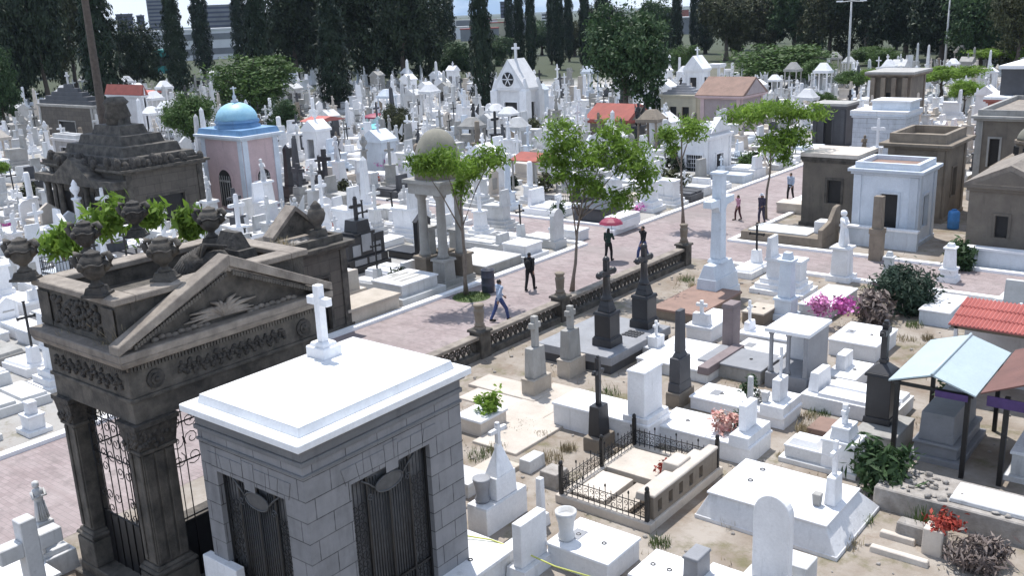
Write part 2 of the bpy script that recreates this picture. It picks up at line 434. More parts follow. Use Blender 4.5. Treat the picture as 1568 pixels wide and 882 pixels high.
# ------------------------------------------------------------------ walls with real openings
def wall_y(m, x0, x1, yf, th, z0, z1, ops):
    """wall in the XZ plane, outer face at yf, openings (a,b,zb,zt)"""
    a = x0
    for (p, q, zb, zt) in sorted(ops):
        if p > a: m.box(a, p, yf, yf+th, z0, z1)
        if zb > z0: m.box(p, q, yf, yf+th, z0, zb)
        if zt < z1: m.box(p, q, yf, yf+th, zt, z1)
        a = q
    m.box(a, x1, yf, yf+th, z0, z1)
def wall_x(m, y0, y1, xf, th, z0, z1, ops):
    """wall in the YZ plane, outer face at xf (faces +X), body towards -X"""
    a = y0
    for (p, q, zb, zt) in sorted(ops):
        if p > a: m.box(xf-th, xf, a, p, z0, z1)
        if zb > z0: m.box(xf-th, xf, p, q, z0, zb)
        if zt < z1: m.box(xf-th, xf, p, q, zt, z1)
        a = q
    m.box(xf-th, xf, a, y1, z0, z1)
def spiral(m, P, c, r, turns=1.4, flip=1, rad=.012, start=0, n=4):
    pts = []
    for i in range(13):
        u = i/12; a = start+flip*u*turns*6.283; q = r*(1-.8*u); pts.append(P(c[0]+q*math.cos(a), c[1]+q*math.sin(a)))
    m.tube(pts, rad, n)
def gate_mesh(P, a0, a1, z0, z1, nbar, rad=.016, scroll=True, seed=1, zsolid=0):
    """wrought iron leaf: P maps (along, z) to local space"""
    m = MB(); q = random.Random(seed)
    for z in (max(z0, zsolid), z1-.02, z0+(z1-z0)*.68, z0+(z1-z0)*.90): m.tube([P(a0, z), P(a1, z)], rad*1.4, 4)
    for i in range(nbar+1):
        a = a0+(a1-a0)*i/nbar; m.tube([P(a, z0), P(a, z1)], rad*(1.7 if i in (0, nbar) else 1), 4)
    if scroll:
        st = (a1-a0)/nbar
        for i in range(nbar):
            c = a0+st*(i+.5); z = max(z0, zsolid)+.15
            while z < z1-.1:
                if q.random() < (.95 if z > z0+(z1-z0)*.66 else .42):
                    spiral(m, P, (c, z), st*.5, 1.3, q.choice((-1, 1)), rad*.8, q.random()*6)
                z += st*1.15
    return m

# ------------------------------------------------------------------ the setting
g = MB(); S = 9000
g.add([(-S, -S, 0), (S, -S, 0), (S, S, 0), (-S, S, 0)], [(0, 1, 2, 3)])
struct('ground', g, 'soil')
RX0, RX1 = -28.2, -22.25          # the brick avenue
struct('avenue', MB().add([(RX0, -30, .006), (RX1, -30, .006), (RX1, 84, .006), (RX0, 84, .006)], [(0, 1, 2, 3)]), 'paving')
struct('cross_path', MB().add([(-150, 41.7, .010), (30, 41.7, .010), (30, 45.6, .010), (-150, 45.6, .010)], [(0, 1, 2, 3)]), 'paving')
def kerb(pts):
    m = MB()
    for x0, x1, y0, y1 in pts: m.box(x0, x1, y0, y1, 0, .13, .01)
    return m
struct('kerb', kerb([(RX0-.34, RX0, -20, 41.5), (RX0-.34, RX0, 45.9, 83.5), (-95, RX0-.36, 45.6, 45.9), (-95, RX0-.36, 41.35, 41.65)]), 'whitewash')
struct('kerb', kerb([(RX1, 30, 45.62, 45.95), (-20.0, 30, 41.3, 41.64), (RX1, RX1+.32, 46.0, 83.5)]), 'whitewash')

# ------------------------------------------------------------------ dark stone mausoleum with the urns
def dark_mausoleum():
    zc = 6.0
    c = at(183, 548, zc); l = at(18, 508, zc); r = at(548, 452, zc)
    X1, Y0 = c; X0 = l[0]; Y1 = r[1]
    ox, oy = (X0+X1)/2, (Y0+Y1)/2; hx, hy = (X1-X0)/2, (Y1-Y0)/2
    take(X0, X1, Y0, Y1, 0)
    t = thing('stone_mausoleum', 'large soot-dark stone mausoleum with a carved pediment and stone urns along its roof', 'mausoleum', (ox, oy, 0))
    i = .24; bx, by = hx-i, hy-i
    m = MB(); m.box(-bx-.1, bx+.1, -by-.1, by+.1, 0, .42); m.box(-bx-.22, bx+.22, -by-.22, by+.22, -.05, .2)
    m.build('plinth', 'darkstone', t, .02)
    pw, PD = .52, .80
    for sx in (-1, 1):
        for sy in (-1, 1):
            pd = PD if sx > 0 else .5
            m = MB(); cx, cy = sx*(bx-pw/2), sy*(by-pd/2)
            m.cb(cx, cy, pw+.16, pd+.16, .42, 1.05); m.cb(cx, cy, pw+.10, pd+.10, 1.05, 1.12); m.cb(cx, cy, pw+.2, pd+.2, 1.12, 1.19, .03); m.cb(cx, cy, pw+.08, pd+.08, 1.19, 1.27, .03)
            m.cb(cx, cy, pw-.06, pd-.06, 1.27, 4.42)
            # raised strips make the fluting of the pilaster
            for k in range(2):
                a = -pw/2+.10+k*(pw-.20)
                m.box(cx+a-.05, cx+a+.05, cy+sy*(pd/2-.03), cy+sy*(pd/2+.005), 1.32, 3.75)
            for k in range(3):
                a = -pd/2+.16+k*(pd-.32)/2
                m.box(cx+sx*(pw/2-.03), cx+sx*(pw/2+.005), cy+a-.10, cy+a+.10, 1.32, 3.75)
            m.cb(cx, cy, pw+.06, pd+.06, 3.78, 3.86)
            p = m.build('pier', 'darkstone', t, .015)
            m = MB(); m.cb(cx, cy, pw+.02, pd+.02, 3.87, 4.34, -.06); q = random.Random(int(cx*10+cy))
            for k in range(26):
                a = q.uniform(-pw/2, pw/2); b = q.uniform(-pd/2, pd/2); z = q.uniform(3.92, 4.35)
                m.ell((cx+a, cy+sy*(pd/2+.03), z), (.06, .05, .07), 6, 4); m.ell((cx+sx*(pw/2+.03), cy+b, z), (.05, .06, .07), 6, 4)
            m.cb(cx, cy, pw+.2, pd+.2, 4.36, 4.46)
            m.build('capital', 'ornament', p)
    # entablature
    m = MB(); m.box(-bx, bx, -by, by, 4.46, 4.92); m.box(-bx-.05, bx+.05, -by-.05, by+.05, 4.92, 5.); m.box(-bx-.01, bx+.01, -by-.01, by+.01, 5., 5.56)
    en = m.build('entablature', 'darkstone', t, .012)
    q = random.Random(3)
    for y in (-by+.55, by-.55): m = MB(); m.tube([(bx, y, 5.28), (bx+.05, y, 5.28)], .20, 14, False); m.tube([(bx+.05, y, 5.28), (bx+.08, y, 5.28)], .12, 12, False); m.ell((bx+.08, y, 5.28), (.05, .06, .06), 8, 5); m.build('rosette', 'ornament', en)
    m = MB(); m.box(bx-.01, bx+.012, -by+1.05, by-1.05, 5.20, 5.36)
    for k in range(190):
        y = -by+1.1+(2*by-2.2)*k/189; z = 5.28+.10*math.sin(k*.42)+q.uniform(-.06, .06)
        m.ell((bx+.02, y, z), (.05, q.uniform(.03, .06), q.uniform(.03, .055)), 6, 4)
    m.build('frieze_carving', 'ornament', en); m = MB(); m.box(-bx+.2, bx-.2, -by-.012, -by+.01, 5.19, 5.37)
    for k in range(110):
        x = -bx+.25+(2*bx-.5)*k/109; z = 5.28+.10*math.sin(k*.5)+q.uniform(-.07, .07)
        m.ell((x, -by-.02, z), (q.uniform(.03, .06), .05, q.uniform(.03, .055)), 6, 4)
    m.build('frieze_carving', 'ornament', en)
    m = MB()
    for k in range(64):
        y = -hy+.28+(2*hy-.56)*k/63; m.box(bx+.012, bx+.10, y-.026, y+.026, 5.57, 5.67)
    m.box(bx+.011, bx+.014, -hy+.26, hy-.26, 5.57, 5.67); m.build('dentil_row', 'darkstone', en); m = MB(); m.box(-hx+.26, hx-.26, -by-.014, -by-.011, 5.57, 5.67)
    for k in range(42):
        x = -hx+.28+(2*hx-.56)*k/41; m.box(x-.026, x+.026, -by-.10, -by-.012, 5.57, 5.67)
    m.build('dentil_row', 'darkstone', en)
    m = MB(); m.box(-bx-.08, bx+.08, -by-.08, by+.08, 5.565, 5.68) if False else None
    m.box(-bx-.012, bx+.012, -by-.012, by+.012, 5.562, 5.7); m.box(-hx+.06, hx-.06, -hy+.06, hy-.06, 5.7, 5.84, -.06); m.box(-hx, hx, -hy, hy, 5.842, 6.)
    m.build('cornice', 'darkledge', t, .02)
    # attic storey behind the pediment, an open ring with a sunken roof
    xA = hx-.46; yA = Y0+.32; zA = up(ox+xA, yA, 458)
    ya0, ya1 = yA-oy, hy-.4; xa0 = _bis(lambda x: prj(x, yA, zA)[0], X0-3, X1, 8)-ox
    xa0 = max(xa0, -hx+.05); print('attic', xA, ya0, zA, xa0, hx, hy)
    m = MB(); th = .30; ze = zA-.14
    m.box(xa0, xA, ya0, ya0+th, 6., ze); m.box(xa0, xA, ya1-th, ya1, 6., ze)
    m.box(xa0, xa0+th, ya0+th, ya1-th, 6., ze); m.box(xA-th, xA, ya0+th, ya1-th, 6., ze)
    m.box(xa0+th, xA-th, ya0+th, ya1-th, 6., ze-.35)
    m.box(xa0-.03, xA+.03, ya0-.03, ya0, 6.15, 6.02); m.box(xA, xA+.03, ya0, ya1, 6.15, 6.02)
    m.box(xA-.5, xA-.05, ya0-.05, ya0-.032, 6.06, ze-.08); m.box(xa0+.05, xa0+.5, ya0-.05, ya0-.032, 6.06, ze-.08)
    at_ = m.build('attic', 'darkstone', t, .02)
    m = MB()
    for k in range(90):
        m.ell((random.Random(k).uniform(xa0+.6, xA-.6), ya0-.02, random.Random(k+500).uniform(6.18, ze-.14)), (.07, .05, .07), 6, 4)
    m.build('attic_carving', 'ornament', at_)
    m = MB(); o = .09
    m.box(xa0-o, xA+o, ya0-o, ya0+th+o, ze, zA); m.box(xa0-o, xA+o, ya1-th-o, ya1+o, ze, zA)
    m.box(xa0-o, xa0+th+o, ya0+th+o, ya1-th-o, ze, zA); m.box(xA-th-o, xA+o, ya0+th+o, ya1-th-o, ze, zA)
    m.build('coping', 'darkledge', t, .02)
    # pediment over the long side
    zr = up(ox+hx, oy+.12, 388)
    h = zr-6.
    m = MB(); m.gable(xA+.002, bx-.05, -hy+.25, hy-.25, 6.002, h-.25)
    pe = m.build('pediment', 'darkstone', t)
    m = MB()
    for s in (-1, 1):
        L = [(s*hy, 6.), (s*hy, 6.18), (0, zr), (0, zr-.24)]
        m.prism(L, 'x', xA+.10, hx)
        L2 = [(s*(hy-.30), 6.04), (s*(hy-.22), 6.06), (0, zr-.245), (0, zr-.36)]
        m.prism(L2, 'x', bx-.05, bx+.14)
    m.build('raking_cornice', 'darkledge', t, .015)
    for s in (-1, 1):
        m = MB()
        for k in range(34):
            u = (k+.5)/35; y = s*(hy-.35)*(1-u); z = 6.02+(zr-.42-6.02)*u
            if z > 5.9: m.box(bx+.142, bx+.20, y-.028, y+.028, z, z+.09)
        m.build('dentil_row', 'darkstone', pe)
    m = MB(); q = random.Random(9)          # palm fronds and an hourglass in the tympanum
    for k in range(16):
        a = R(-10+k*13); p0 = Vector((bx-.03, -.15, 6.12)); L = q.uniform(.5, .85)
        m.tube([p0, p0+Vector((.04, math.cos(a)*L*.6, math.sin(a)*L*.35+.05)), p0+Vector((.02, math.cos(a)*L*1.25, math.sin(a)*L*.5))], [.05, .055, .015], 5)
    for s in (-1, 1):
        for k in range(9): m.ell((bx-.03, s*(.55+k*.15), 6.02+.02*k % .05), (.05, .10, .06), 6, 4)
    m.build('tympanum_relief', 'darkledge', pe)
    # gates in the four openings
    zt = 4.44
    gx, gy = bx-pw, by-PD; gyb = by-.5
    G = [('-y', lambda a, z: (a, -by+.32, z), -gx, gx, 7, 1.7), ('+x', lambda a, z: (bx-.3, a, z), -gy, gy, 9, 1.8),
         ('+y', lambda a, z: (a, by-.32, z), -gx, gx, 4, 0), ('-x', lambda a, z: (-bx+.3, a, z), -gyb, gyb, 6, 0)]
    for nm, P, a0, a1, nb, zs in G:
        gt = gate_mesh(P, a0, a1, .44, zt, nb, .014, bool(zs), len(nm)+nb, zs).build('iron_gate', 'iron', t)
        if zs:
            m = MB()
            if nm == '-y': m.box(a0, a1, -by+.33, -by+.36, .44, zs)
            else: m.box(bx-.33, bx-.30, a0, a1, .44, zs)
            m.build('lower_panel', 'doordark', gt)
    # urns: two vessels at each corner of the attic and along its edges
    prof = [(.20, 0), (.22, .05), (.14, .12), (.11, .18), (.13, .24), (.26, .34), (.35, .50), (.385, .68), (.37, .84), (.31, .97), (.22, 1.04), (.24, 1.09), (.20, 1.13), (.10, 1.16), (.07, 1.20), (.0, 1.22)]
    um = MB(); um.cb(0, 0, .62, .62, 0, .07, .01); um.cb(0, 0, .50, .50, .07, .24, .05); um.lathe(0, 0, [(r_*.9, z*.83+.24) for r_, z in prof], 14); um = um.mesh('urn')
    hms = []
    for s in (-1, 1):
        hm = MB(); hm.tube([(s*.30, 0, .70), (s*.44, 0, .82), (s*.50, 0, 1.0), (s*.43, 0, 1.13), (s*.31, 0, 1.10), (s*.33, 0, 1.0)], [.07, .085, .095, .085, .07, .05], 8)
        hms.append(hm.mesh('handle'))
    band = MB()
    band.tube([(.35*math.cos(k*.2244), .35*math.sin(k*.2244), .86+.03*math.sin(k*1.2)) for k in range(29)], .035, 6)
    for k in range(3): a = k*2.1; band.ell((.37*math.cos(a), .37*math.sin(a), .82), (.09, .09, .12), 7, 5)
    band = band.mesh('swag')
    ymid = (ya0+ya1)/2
    spots = [(at(a, b, zA)[0]-ox, at(a, b, zA)[1]-oy) for a, b in ((40, 428), (150, 452), (254, 428), (136, 398), (326, 374), (210, 362))]
    for k, (x, y) in enumerate(spots):
        u = link('urn', um, 'ornament' if k % 2 else 'darkstone', t, 0, (x, y, zA)); u.rotation_euler = (0, 0, R(35 if k % 2 else 30)); u.scale = (.76, .76, .74)
        for hm in hms: link('handle', hm, 'darkstone', u)
        link('swag', band, 'ornament', u)
    # fallen scroll of a crowning ornament lying in the sunken roof
    m = MB(); q = random.Random(5)
    for k in range(9):
        a = k*.45; m.tube([(-.4+.10*k, .0, ze-.2), (-.35+.11*k, .3, ze+.15+.05*k), (-.2+.1*k, .8, ze-.05+.06*k)], [.09, .07, .03], 6)
    m.ell((.25, .5, ze+.05), (.5, .55, .38), 12, 8, .12, q); m.box(-.5, .7, 1.0, 1.6, ze-.3, ze+.25, .08); m.box(-.3, .5, 1.1, 1.5, ze+.25, ze+.62, .12)
    m.build('roof_ornament', 'ornament', t)
    return dict(ox=ox, oy=oy, hx=hx, hy=hy, xA=xA, xa0=xa0, ya0=ya0, ya1=ya1, zA=zA, bx=bx, ze=ze)
DM = dark_mausoleum()
def straw(px_, py_, z, n, r, h, seed, label):
    x, y = at(px_, py_, z); return tuft('grass_tuft', label, x, y, z, n, r, h, 'straw', seed, 'dry grass', None, 1.1, .010)
straw(196, 528, 5.97, 120, .30, .55, 1, 'dry straw-coloured grass sprouting at the corner of the dark pediment')
straw(170, 540, 5.81, 70, .28, .35, 2, 'sparse dry grass on the cornice corner of the dark mausoleum')
straw(118, 520, 5.81, 50, .30, .30, 3, 'thin dry weeds hanging on the left cornice ledge of the dark mausoleum')
straw(430, 385, 6.2, 90, .35, .4, 4, 'dry weeds behind the apex of the dark pediment')
def roofplant(px_, py_, z, r, h, seed, label):
    x, y = at(px_, py_, z)
    me = leaves('foliage', [(0, 0, h*.5, r, r, h*.5)], 420, .17, seed, 1.9, .1, .3, 14, .4, .5)
    t = thing('roof_plant', label, 'plant', (x, y, z)); link('foliage', me, 'leaf_bright', t)
    trunk_mb(h*.7, .025, .01, seed, 4, r*.6, lz=.2, wob=.04).build('stem', 'palebark', t)
roofplant(98, 398, DM['zA']-.3, .40, .9, 11, 'bright green leafy plant sprouting at the left end of the urn-topped roof')
roofplant(172, 372, DM['zA']-.3, .42, 1.25, 12, 'tall bright green shoot growing between two urns on the dark roof')
roofplant(232, 345, DM['zA'], .26, .55, 13, 'small bright green sprig behind the roof ornament of the dark mausoleum')
roofplant(292, 370, DM['zA']-.25, .30, .75, 14, 'bright green sprig beside the far urns of the dark mausoleum')

# ------------------------------------------------------------------ grey block mausoleum with the white roof
def grey_mausoleum():
    zr = 5.0
    X1, Y0 = at(455, 685, zr); X0 = at(270, 620, zr)[0]; Y1 = at(722, 562, zr)[1]
    ox, oy = (X0+X1)/2, (Y0+Y1)/2; hx, hy = (X1-X0)/2, (Y1-Y0)/2
    take(X0, X1, Y0, Y1, 0)
    t = thing('block_mausoleum', 'grey block mausoleum with a bright white roof and a small white cross on top', 'mausoleum', (ox, oy, 0))
    e = .20; bx, by = hx-e, hy-e; zt = 4.47
    yL = _bis(lambda y: prj(ox+bx, y, 2.5)[0], oy-by, oy+by, 545)-oy; yR = _bis(lambda y: prj(ox+bx, y, 2.5)[0], oy-by, oy+by, 663)-oy
    xL = _bis(lambda x: prj(x, oy-by, 2.5)[0], ox-bx, ox+bx, 343)-ox; xR = _bis(lambda x: prj(x, oy-by, 2.5)[0], ox-bx, ox+bx, 447)-ox
    dtop = 3.68
    m = MB(); th = .32
    wall_y(m, -bx, bx, -by, th, .3, zt, [(xL, xR, .3, dtop)])
    wall_x(m, -by+th, by, bx, th, .3, zt, [(yL, yR, .3, dtop)])
    m.box(-bx, -bx+th, -by+th, by, .3, zt); m.box(-bx+th, bx-th, by-th, by, .3, zt)
    w = m.build('wall', 'greyblock', t)
    m = MB(); m.box(-bx-.08, bx+.08, -by-.08, by+.08, -.05, .3); m.build('plinth', 'greystone', t, .015)
    m = MB()                                  # quoins and the splayed arch stones above the doors
    for k in range(5): pass
    def vous(P, a0, a1, n):
        for k in range(n):
            u0, u1 = k/n, (k+1)/n; f = .12; mid = (a0+a1)/2
            A0 = a0-f+(a1-a0+2*f)*u0+.008; A1 = a0-f+(a1-a0+2*f)*u1-.008
            T0 = mid+(A0-mid)*1.08; T1 = mid+(A1-mid)*1.08; zz = dtop-.02; top = dtop+.38+(.08 if k == n//2 else 0)
            low = dtop+.03-(.16 if k == n//2 else 0)
            q = [P(A0, low, 0), P(A1, low, 0), P(T1, top, 0), P(T0, top, 0), P(A0, low, 1), P(A1, low, 1), P(T1, top, 1), P(T0, top, 1)]
            m.add(q, [(0, 1, 2, 3), (7, 6, 5, 4), (0, 4, 5, 1), (1, 5, 6, 2), (2, 6, 7, 3), (3, 7, 4, 0)])
    vous(lambda a, z, d: (a, -by-.014*d-.001, z), xL, xR, 7); m.build('door_arch', 'greyblock', w); m = MB(); vous(lambda a, z, d: (bx+.001+.014*d, a, z), yL, yR, 7)
    m.build('door_arch', 'greyblock', w)
    m = MB(); m.box(-bx-.05, bx+.05, -by-.05, by+.05, zt, zt+.10); m.box(-bx-.02, bx+.02, -by-.02, by+.02, zt+.10, zt+.30); m.box(-bx-.10, bx+.10, -by-.10, by+.10, zt+.30, zt+.38)
    m.box(-bx-.035, bx+.035, -by-.035, by+.035, 4.24, 4.30)
    m.build('cornice', 'greystone', t, .012)
    m = MB(); m.box(-bx+th, bx-th, -by+th, by-th, .3, .33); m.build('inner_floor', 'greystone', t)
    m = MB(); m.box(-hx, hx, -hy, hy, zt+.382, zr)
    rf = m.build('roof', 'roofwhite', t, .015)
    m = MB(); m.box(-hx+.24, hx-.24, -hy+.24, hy-.24, zr, zr+.17, .05); m.build('roof_step', 'roofwhite', rf, .015)
    m = MB(); a, b = hx-.29, hy-.29; z0 = zr+.17
    m.add([(-a, -b, z0), (a, -b, z0), (a, b, z0), (-a, b, z0), (-a+.35, -b+.35, z0+.075), (a-.35, -b+.35, z0+.075), (a-.35, b-.35, z0+.075), (-a+.35, b-.35, z0+.075)],
          [(4, 5, 6, 7), (0, 1, 5, 4), (1, 2, 6, 5), (2, 3, 7, 6), (3, 0, 4, 7)])
    m.build('roof_hip', 'roofwhite', rf)
    cx, cy = at(497, 545, z0+.05); cx, cy = cx-ox, cy-oy; cx = max(cx, -hx+.50)
    c = MB(); c.cb(cx, cy, .56, .50, z0+.02, z0+.30); c.cb(cx, cy, .46, .40, z0+.30, z0+.38, .03); c = c.build('cross_pedestal', 'whitewash', t, .015)
    zt2 = up(ox+cx, oy+cy, 436); MB().cross(cx, cy, z0+.38, zt2-z0-.38, .62, .17, 'x', .72).build('roof_cross', 'whitewash', t, .012)
    # doors: steel bars, scrolled side panels, an oval cartouche at the head
    for nm, P, a0, a1 in (('y', lambda a, z, d=0: (a, -by+.14+d, z), xL, xR), ('x', lambda a, z, d=0: (bx-.14-d, a, z), yL, yR)):
        m = MB(); W = a1-a0
        def slab(m, p, q, z0_, z1_, d0, d1):
            if nm == 'y': m.box(p, q, -by+.14+d0, -by+.14+d1, z0_, z1_)
            else: m.box(bx-.14-d1, bx-.14-d0, p, q, z0_, z1_)
        for p, q in ((a0, a0+.05), (a1-.05, a1), (a0+W*.22, a0+W*.22+.05), (a1-W*.22-.05, a1-W*.22), (a0+W*.5-.025, a0+W*.5+.025)): slab(m, p, q, .33, dtop, -.02, .03)
        for z in (.33, 1.05, dtop-.05): slab(m, a0+.05, a1-.05, z, z+.05, -.015, .025)
        d = m.build('door', 'iron', t)
        m = MB(); nb = 15
        for k in range(nb+1):
            a = a0+W*.25+(W*.5)*k/nb; m.tube([P(a, .4), P(a, dtop-.55 if abs(k-nb/2) < 4 else dtop-.15)], .016, 4)
        m.build('bar_panel', 'iron', d)
        for s in (0, 1):
            m = MB(); p = a0+.06 if s == 0 else a1-W*.22; q = p+W*.22-.08
            for k in range(5): m.tube([P(p+(q-p)*k/4, .4), P(p+(q-p)*k/4, dtop-.06)], .010, 4)
            for k in range(13):
                for j in range(2): spiral(m, lambda a, z: P(a, z), (p+(q-p)*(.28+.44*j), .62+k*.20), W*.055, 1.4, 1 if (k+j) % 2 else -1, .011, k)
            m.build('scroll_panel', 'iron', d)
        m = MB(); cc = (a0+a1)/2
        pts = []
        for k in range(25):
            a = k/24*6.283; pts.append(P(cc+W*.17*math.cos(a), dtop-.40+.17*math.sin(a), -.03))
        m.tube(pts, .022, 6)
        ov = []; n = 20
        for dd in (-.03, .0):
            for k in range(n): a = k/n*6.283; ov.append(P(cc+W*.165*math.cos(a), dtop-.40+.165*math.sin(a), dd))
        m.add(ov, [tuple(range(n)), tuple(range(2*n-1, n-1, -1))]+[(k, (k+1) % n, (k+1) % n+n, k+n) for k in range(n)])
        for s in (-1, 1):
            m.tube([P(cc+s*W*.17, dtop-.40, -.02), P(cc+s*W*.25, dtop-.24, -.02), P(cc+s*W*.34, dtop-.10, -.02)], .022, 5)
            spiral(m, lambda a, z: P(a, z, -.02), (cc+s*W*.24, dtop-.52), .09, 1.3, s, .016)
        m.build('cartouche', 'gatesteel', d)
        m = MB(); slab(m, a0+.001, a1-.001, .33, dtop-.001, .08, .10); m.build('back_sheet', 'sheetgrey', d)
    return dict(x1=ox+bx, y0=oy-by, x0=X0, X1=X1, Y0=Y0, Y1=Y1)
GM = grey_mausoleum()

# ------------------------------------------------------------------ balustrade along the avenue
def balustrade():
    X = RX1+.30; th = .26; y0, y1 = 16.2, 40.4; h = .86
    t = thing('stone_balustrade', 'long low dark pierced stone wall running beside the brick avenue', 'low wall', (X, (y0+y1)/2, 0))
    L = (y1-y0)/2; take(X-.5, X+.5, y0, y1, 0)
    MB().box(-th/2-.08, th/2+.08, -L, L, -.05, .24).build('base_course', 'darkstone', t, .02)
    MB().box(-th/2-.07, th/2+.07, -L, L, .72, h).build('coping_rail', 'darkledge', t, .02)
    m = MB(); st = .30; n = int(2*L/st)
    for k in range(n):
        y = -L+st*k
        for a, b in ((.24, .72), (.72, .24)): m.tube([(0, y, a), (0, y+st, b)], .045, 4, False)
        m.ell((0, y+st/2, .48), (.075, .085, .085), 6, 4)
        m.tube([(0, y, .24), (0, y, .72)], .036, 4, False)
    for y in (.48,): m.box(-.03, .03, -L, L, y-.018, y+.018)
    m.build('pierced_panel', 'darkstone', t)
    for k in range(3):
        pass
    return X
BX = balustrade()
def pier_urn(px_, py_, label):
    y = _bis(lambda y: prj(BX, y, .86)[0], 10, 60, px_)
    t = thing('wall_pier', label, 'stone pier', (BX, y, 0), 0, 'piers of the pierced stone wall')
    MB().cb(0, 0, .56, .56, -.02, .95).cb(0, 0, .70, .70, .95, 1.05, .02).build('shaft', 'darkstone', t, .02)
    MB().cb(0, 0, .34, .34, 1.05, 1.15, .02).lathe(0, 0, [(.17, 1.15), (.20, 1.22), (.15, 1.27), (.16, 1.34), (.19, 1.70), (.20, 1.76), (.16, 1.80), (.16, 1.86), (.21, 1.92), (.19, 1.98)], 12).build('drum', 'brownstone', t)
pier_urn(858, 455, 'dark stone pier with a drum-shaped finial at the middle of the pierced wall')
pier_urn(1047, 380, 'stone pier ending the pierced wall beside the path crossing')
pier_urn(735, 500, 'stone pier with a drum finial in the pierced wall behind the white mausoleum roof')

# ------------------------------------------------------------------ generic graves
def tomb(label, L, h, mat='white', lid=.07, over=.04, ends=None, name='tomb', cat='tomb', group=None, lidmat=None, bev=.012, step=0, rings=False):
    x0, x1, y0, y1 = L; take(*L); w, d = x1-x0, y1-y0
    t = thing(name, label, cat, ((x0+x1)/2, (y0+y1)/2, 0), 0, group)
    m = MB()
    if step: m.box(-w/2, w/2, -d/2, d/2, -.05, step)
    s = step*.9 if step else 0
    m.box(-w/2+s, w/2-s, -d/2+s, d/2-s, step or -.05, h-lid)
    m.build('base', mat, t, bev)
    m = MB().box(-w/2+s-over, w/2-s+over, -d/2+s-over, d/2-s+over, h-lid+.002, h, .012)
    ld = m.build('lid', lidmat or mat, t, bev)
    if len(TAKEN) % 2 and w > 1.2: MB().box(-w*.36, -w*.36+.30, -.2, .2, h+.002, h+.012).build('plaque', 'concrete' if len(TAKEN) % 4 == 1 else 'platgrey', ld)
    if rings:
        for a in (-.25, .18):
            m = MB(); pts = [(a*w+.05*math.cos(k*.7854), .05*math.sin(k*.7854), h+.012) for k in range(9)]; m.tube(pts, .012, 4); m.build('lifting_ring', 'iron', ld)
    return t, w-2*s, d-2*s
def hblock(t, x0, x1, y0, y1, z0, z1, mat, name='headstone', taper=0, bev=.012, cap=0):
    m = MB().box(x0, x1, y0, y1, z0+.002, z1, taper)
    if cap: m.box(x0+taper-cap, x1-taper+cap, y0+taper-cap, y1-taper+cap, z1+.002, z1+.07, .015)
    return m.build(name, mat, t, bev)
def hcross(t, x, y, z0, h, w, th, mat, axis='y', arm=.68, fl=0, par=None):
    return MB().cross(x, y, z0+.002, h, w, th, axis, arm, fl).build('cross', mat, par or t, .008)
def blob(n, r, size, seed, name, mat, label, loc, cat='flowers', group=None, ry=None, rz=None, asp=1.2):
    me = leaves(name, [(0, 0, (rz or r)*.9, r, ry or r, rz or r)], int(n*1.8), size*.85, seed, asp, .3, .24, 34, .1)
    core = MB().ell((0, 0, (rz or r)*.6), (r*.50, (ry or r)*.50, (rz or r)*.42), 12, 8, .25, random.Random(seed)).mesh('c')
    bm = bmesh.new(); bm.from_mesh(me); bm.from_mesh(core); bm.to_mesh(me); bm.free(); bpy.data.meshes.remove(core)
    return tag(link(name, me, mat, loc=loc), label, cat, group)

# T1 big white tomb, lower right
Lb = lot(1281, 861, 1063, 1347); Lt = lot(1266, 806, 1082, 1318, .72); take(*Lb)
ox, oy = (Lb[0]+Lb[1])/2, (Lb[2]+Lb[3])/2
t = thing('tomb', 'largest bright white tomb, with sloping sides and a small cross stone, at lower right', 'tomb', (ox, oy, 0))
b, q = [Lb[0]-ox, Lb[1]-ox, Lb[2]-oy, Lb[3]-oy], [Lt[0]-ox, Lt[1]-ox, Lt[2]-oy, Lt[3]-oy]
m = MB().box(b[0], b[1], b[2], b[3], -.05, .10)
m.add([(b[0]+.02, b[2]+.02, .10), (b[1]-.02, b[2]+.02, .10), (b[1]-.02, b[3]-.02, .10), (b[0]+.02, b[3]-.02, .10), (q[0]+.05, q[2]+.05, .66), (q[1]-.05, q[2]+.05, .66), (q[1]-.05, q[3]-.05, .66), (q[0]+.05, q[3]-.05, .66)],
      [(4, 5, 6, 7), (0, 1, 5, 4), (1, 2, 6, 5), (2, 3, 7, 6), (3, 0, 4, 7)]); m.build('base', 'white', t, .012)
lidp = MB().box(q[0], q[1], q[2], q[3], .662, .72).build('lid', 'whitewash', t, .012)
mx = (q[0]+q[1])/2
hblock(t, q[1]-.42, q[1]-.16, -.38, .12, .72, 1.42, 'white', 'headstone', .03)
hcross(t, q[1]-.29, -.13, 1.42, .85, .5, .10, 'whitewash', 'y')
hblock(t, q[1]-.62, q[1]-.46, -.55, -.39, .72, 1.02, 'concrete', 'vase', -.02)
for a, c_ in ((-.6, -.2), (-.7, .5)): m = MB().tube([(a*mx-.9+.06*math.cos(k*.785), c_+.06*math.sin(k*.785), .735) for k in range(9)], .012, 4); m.build('lifting_ring', 'iron', lidp)

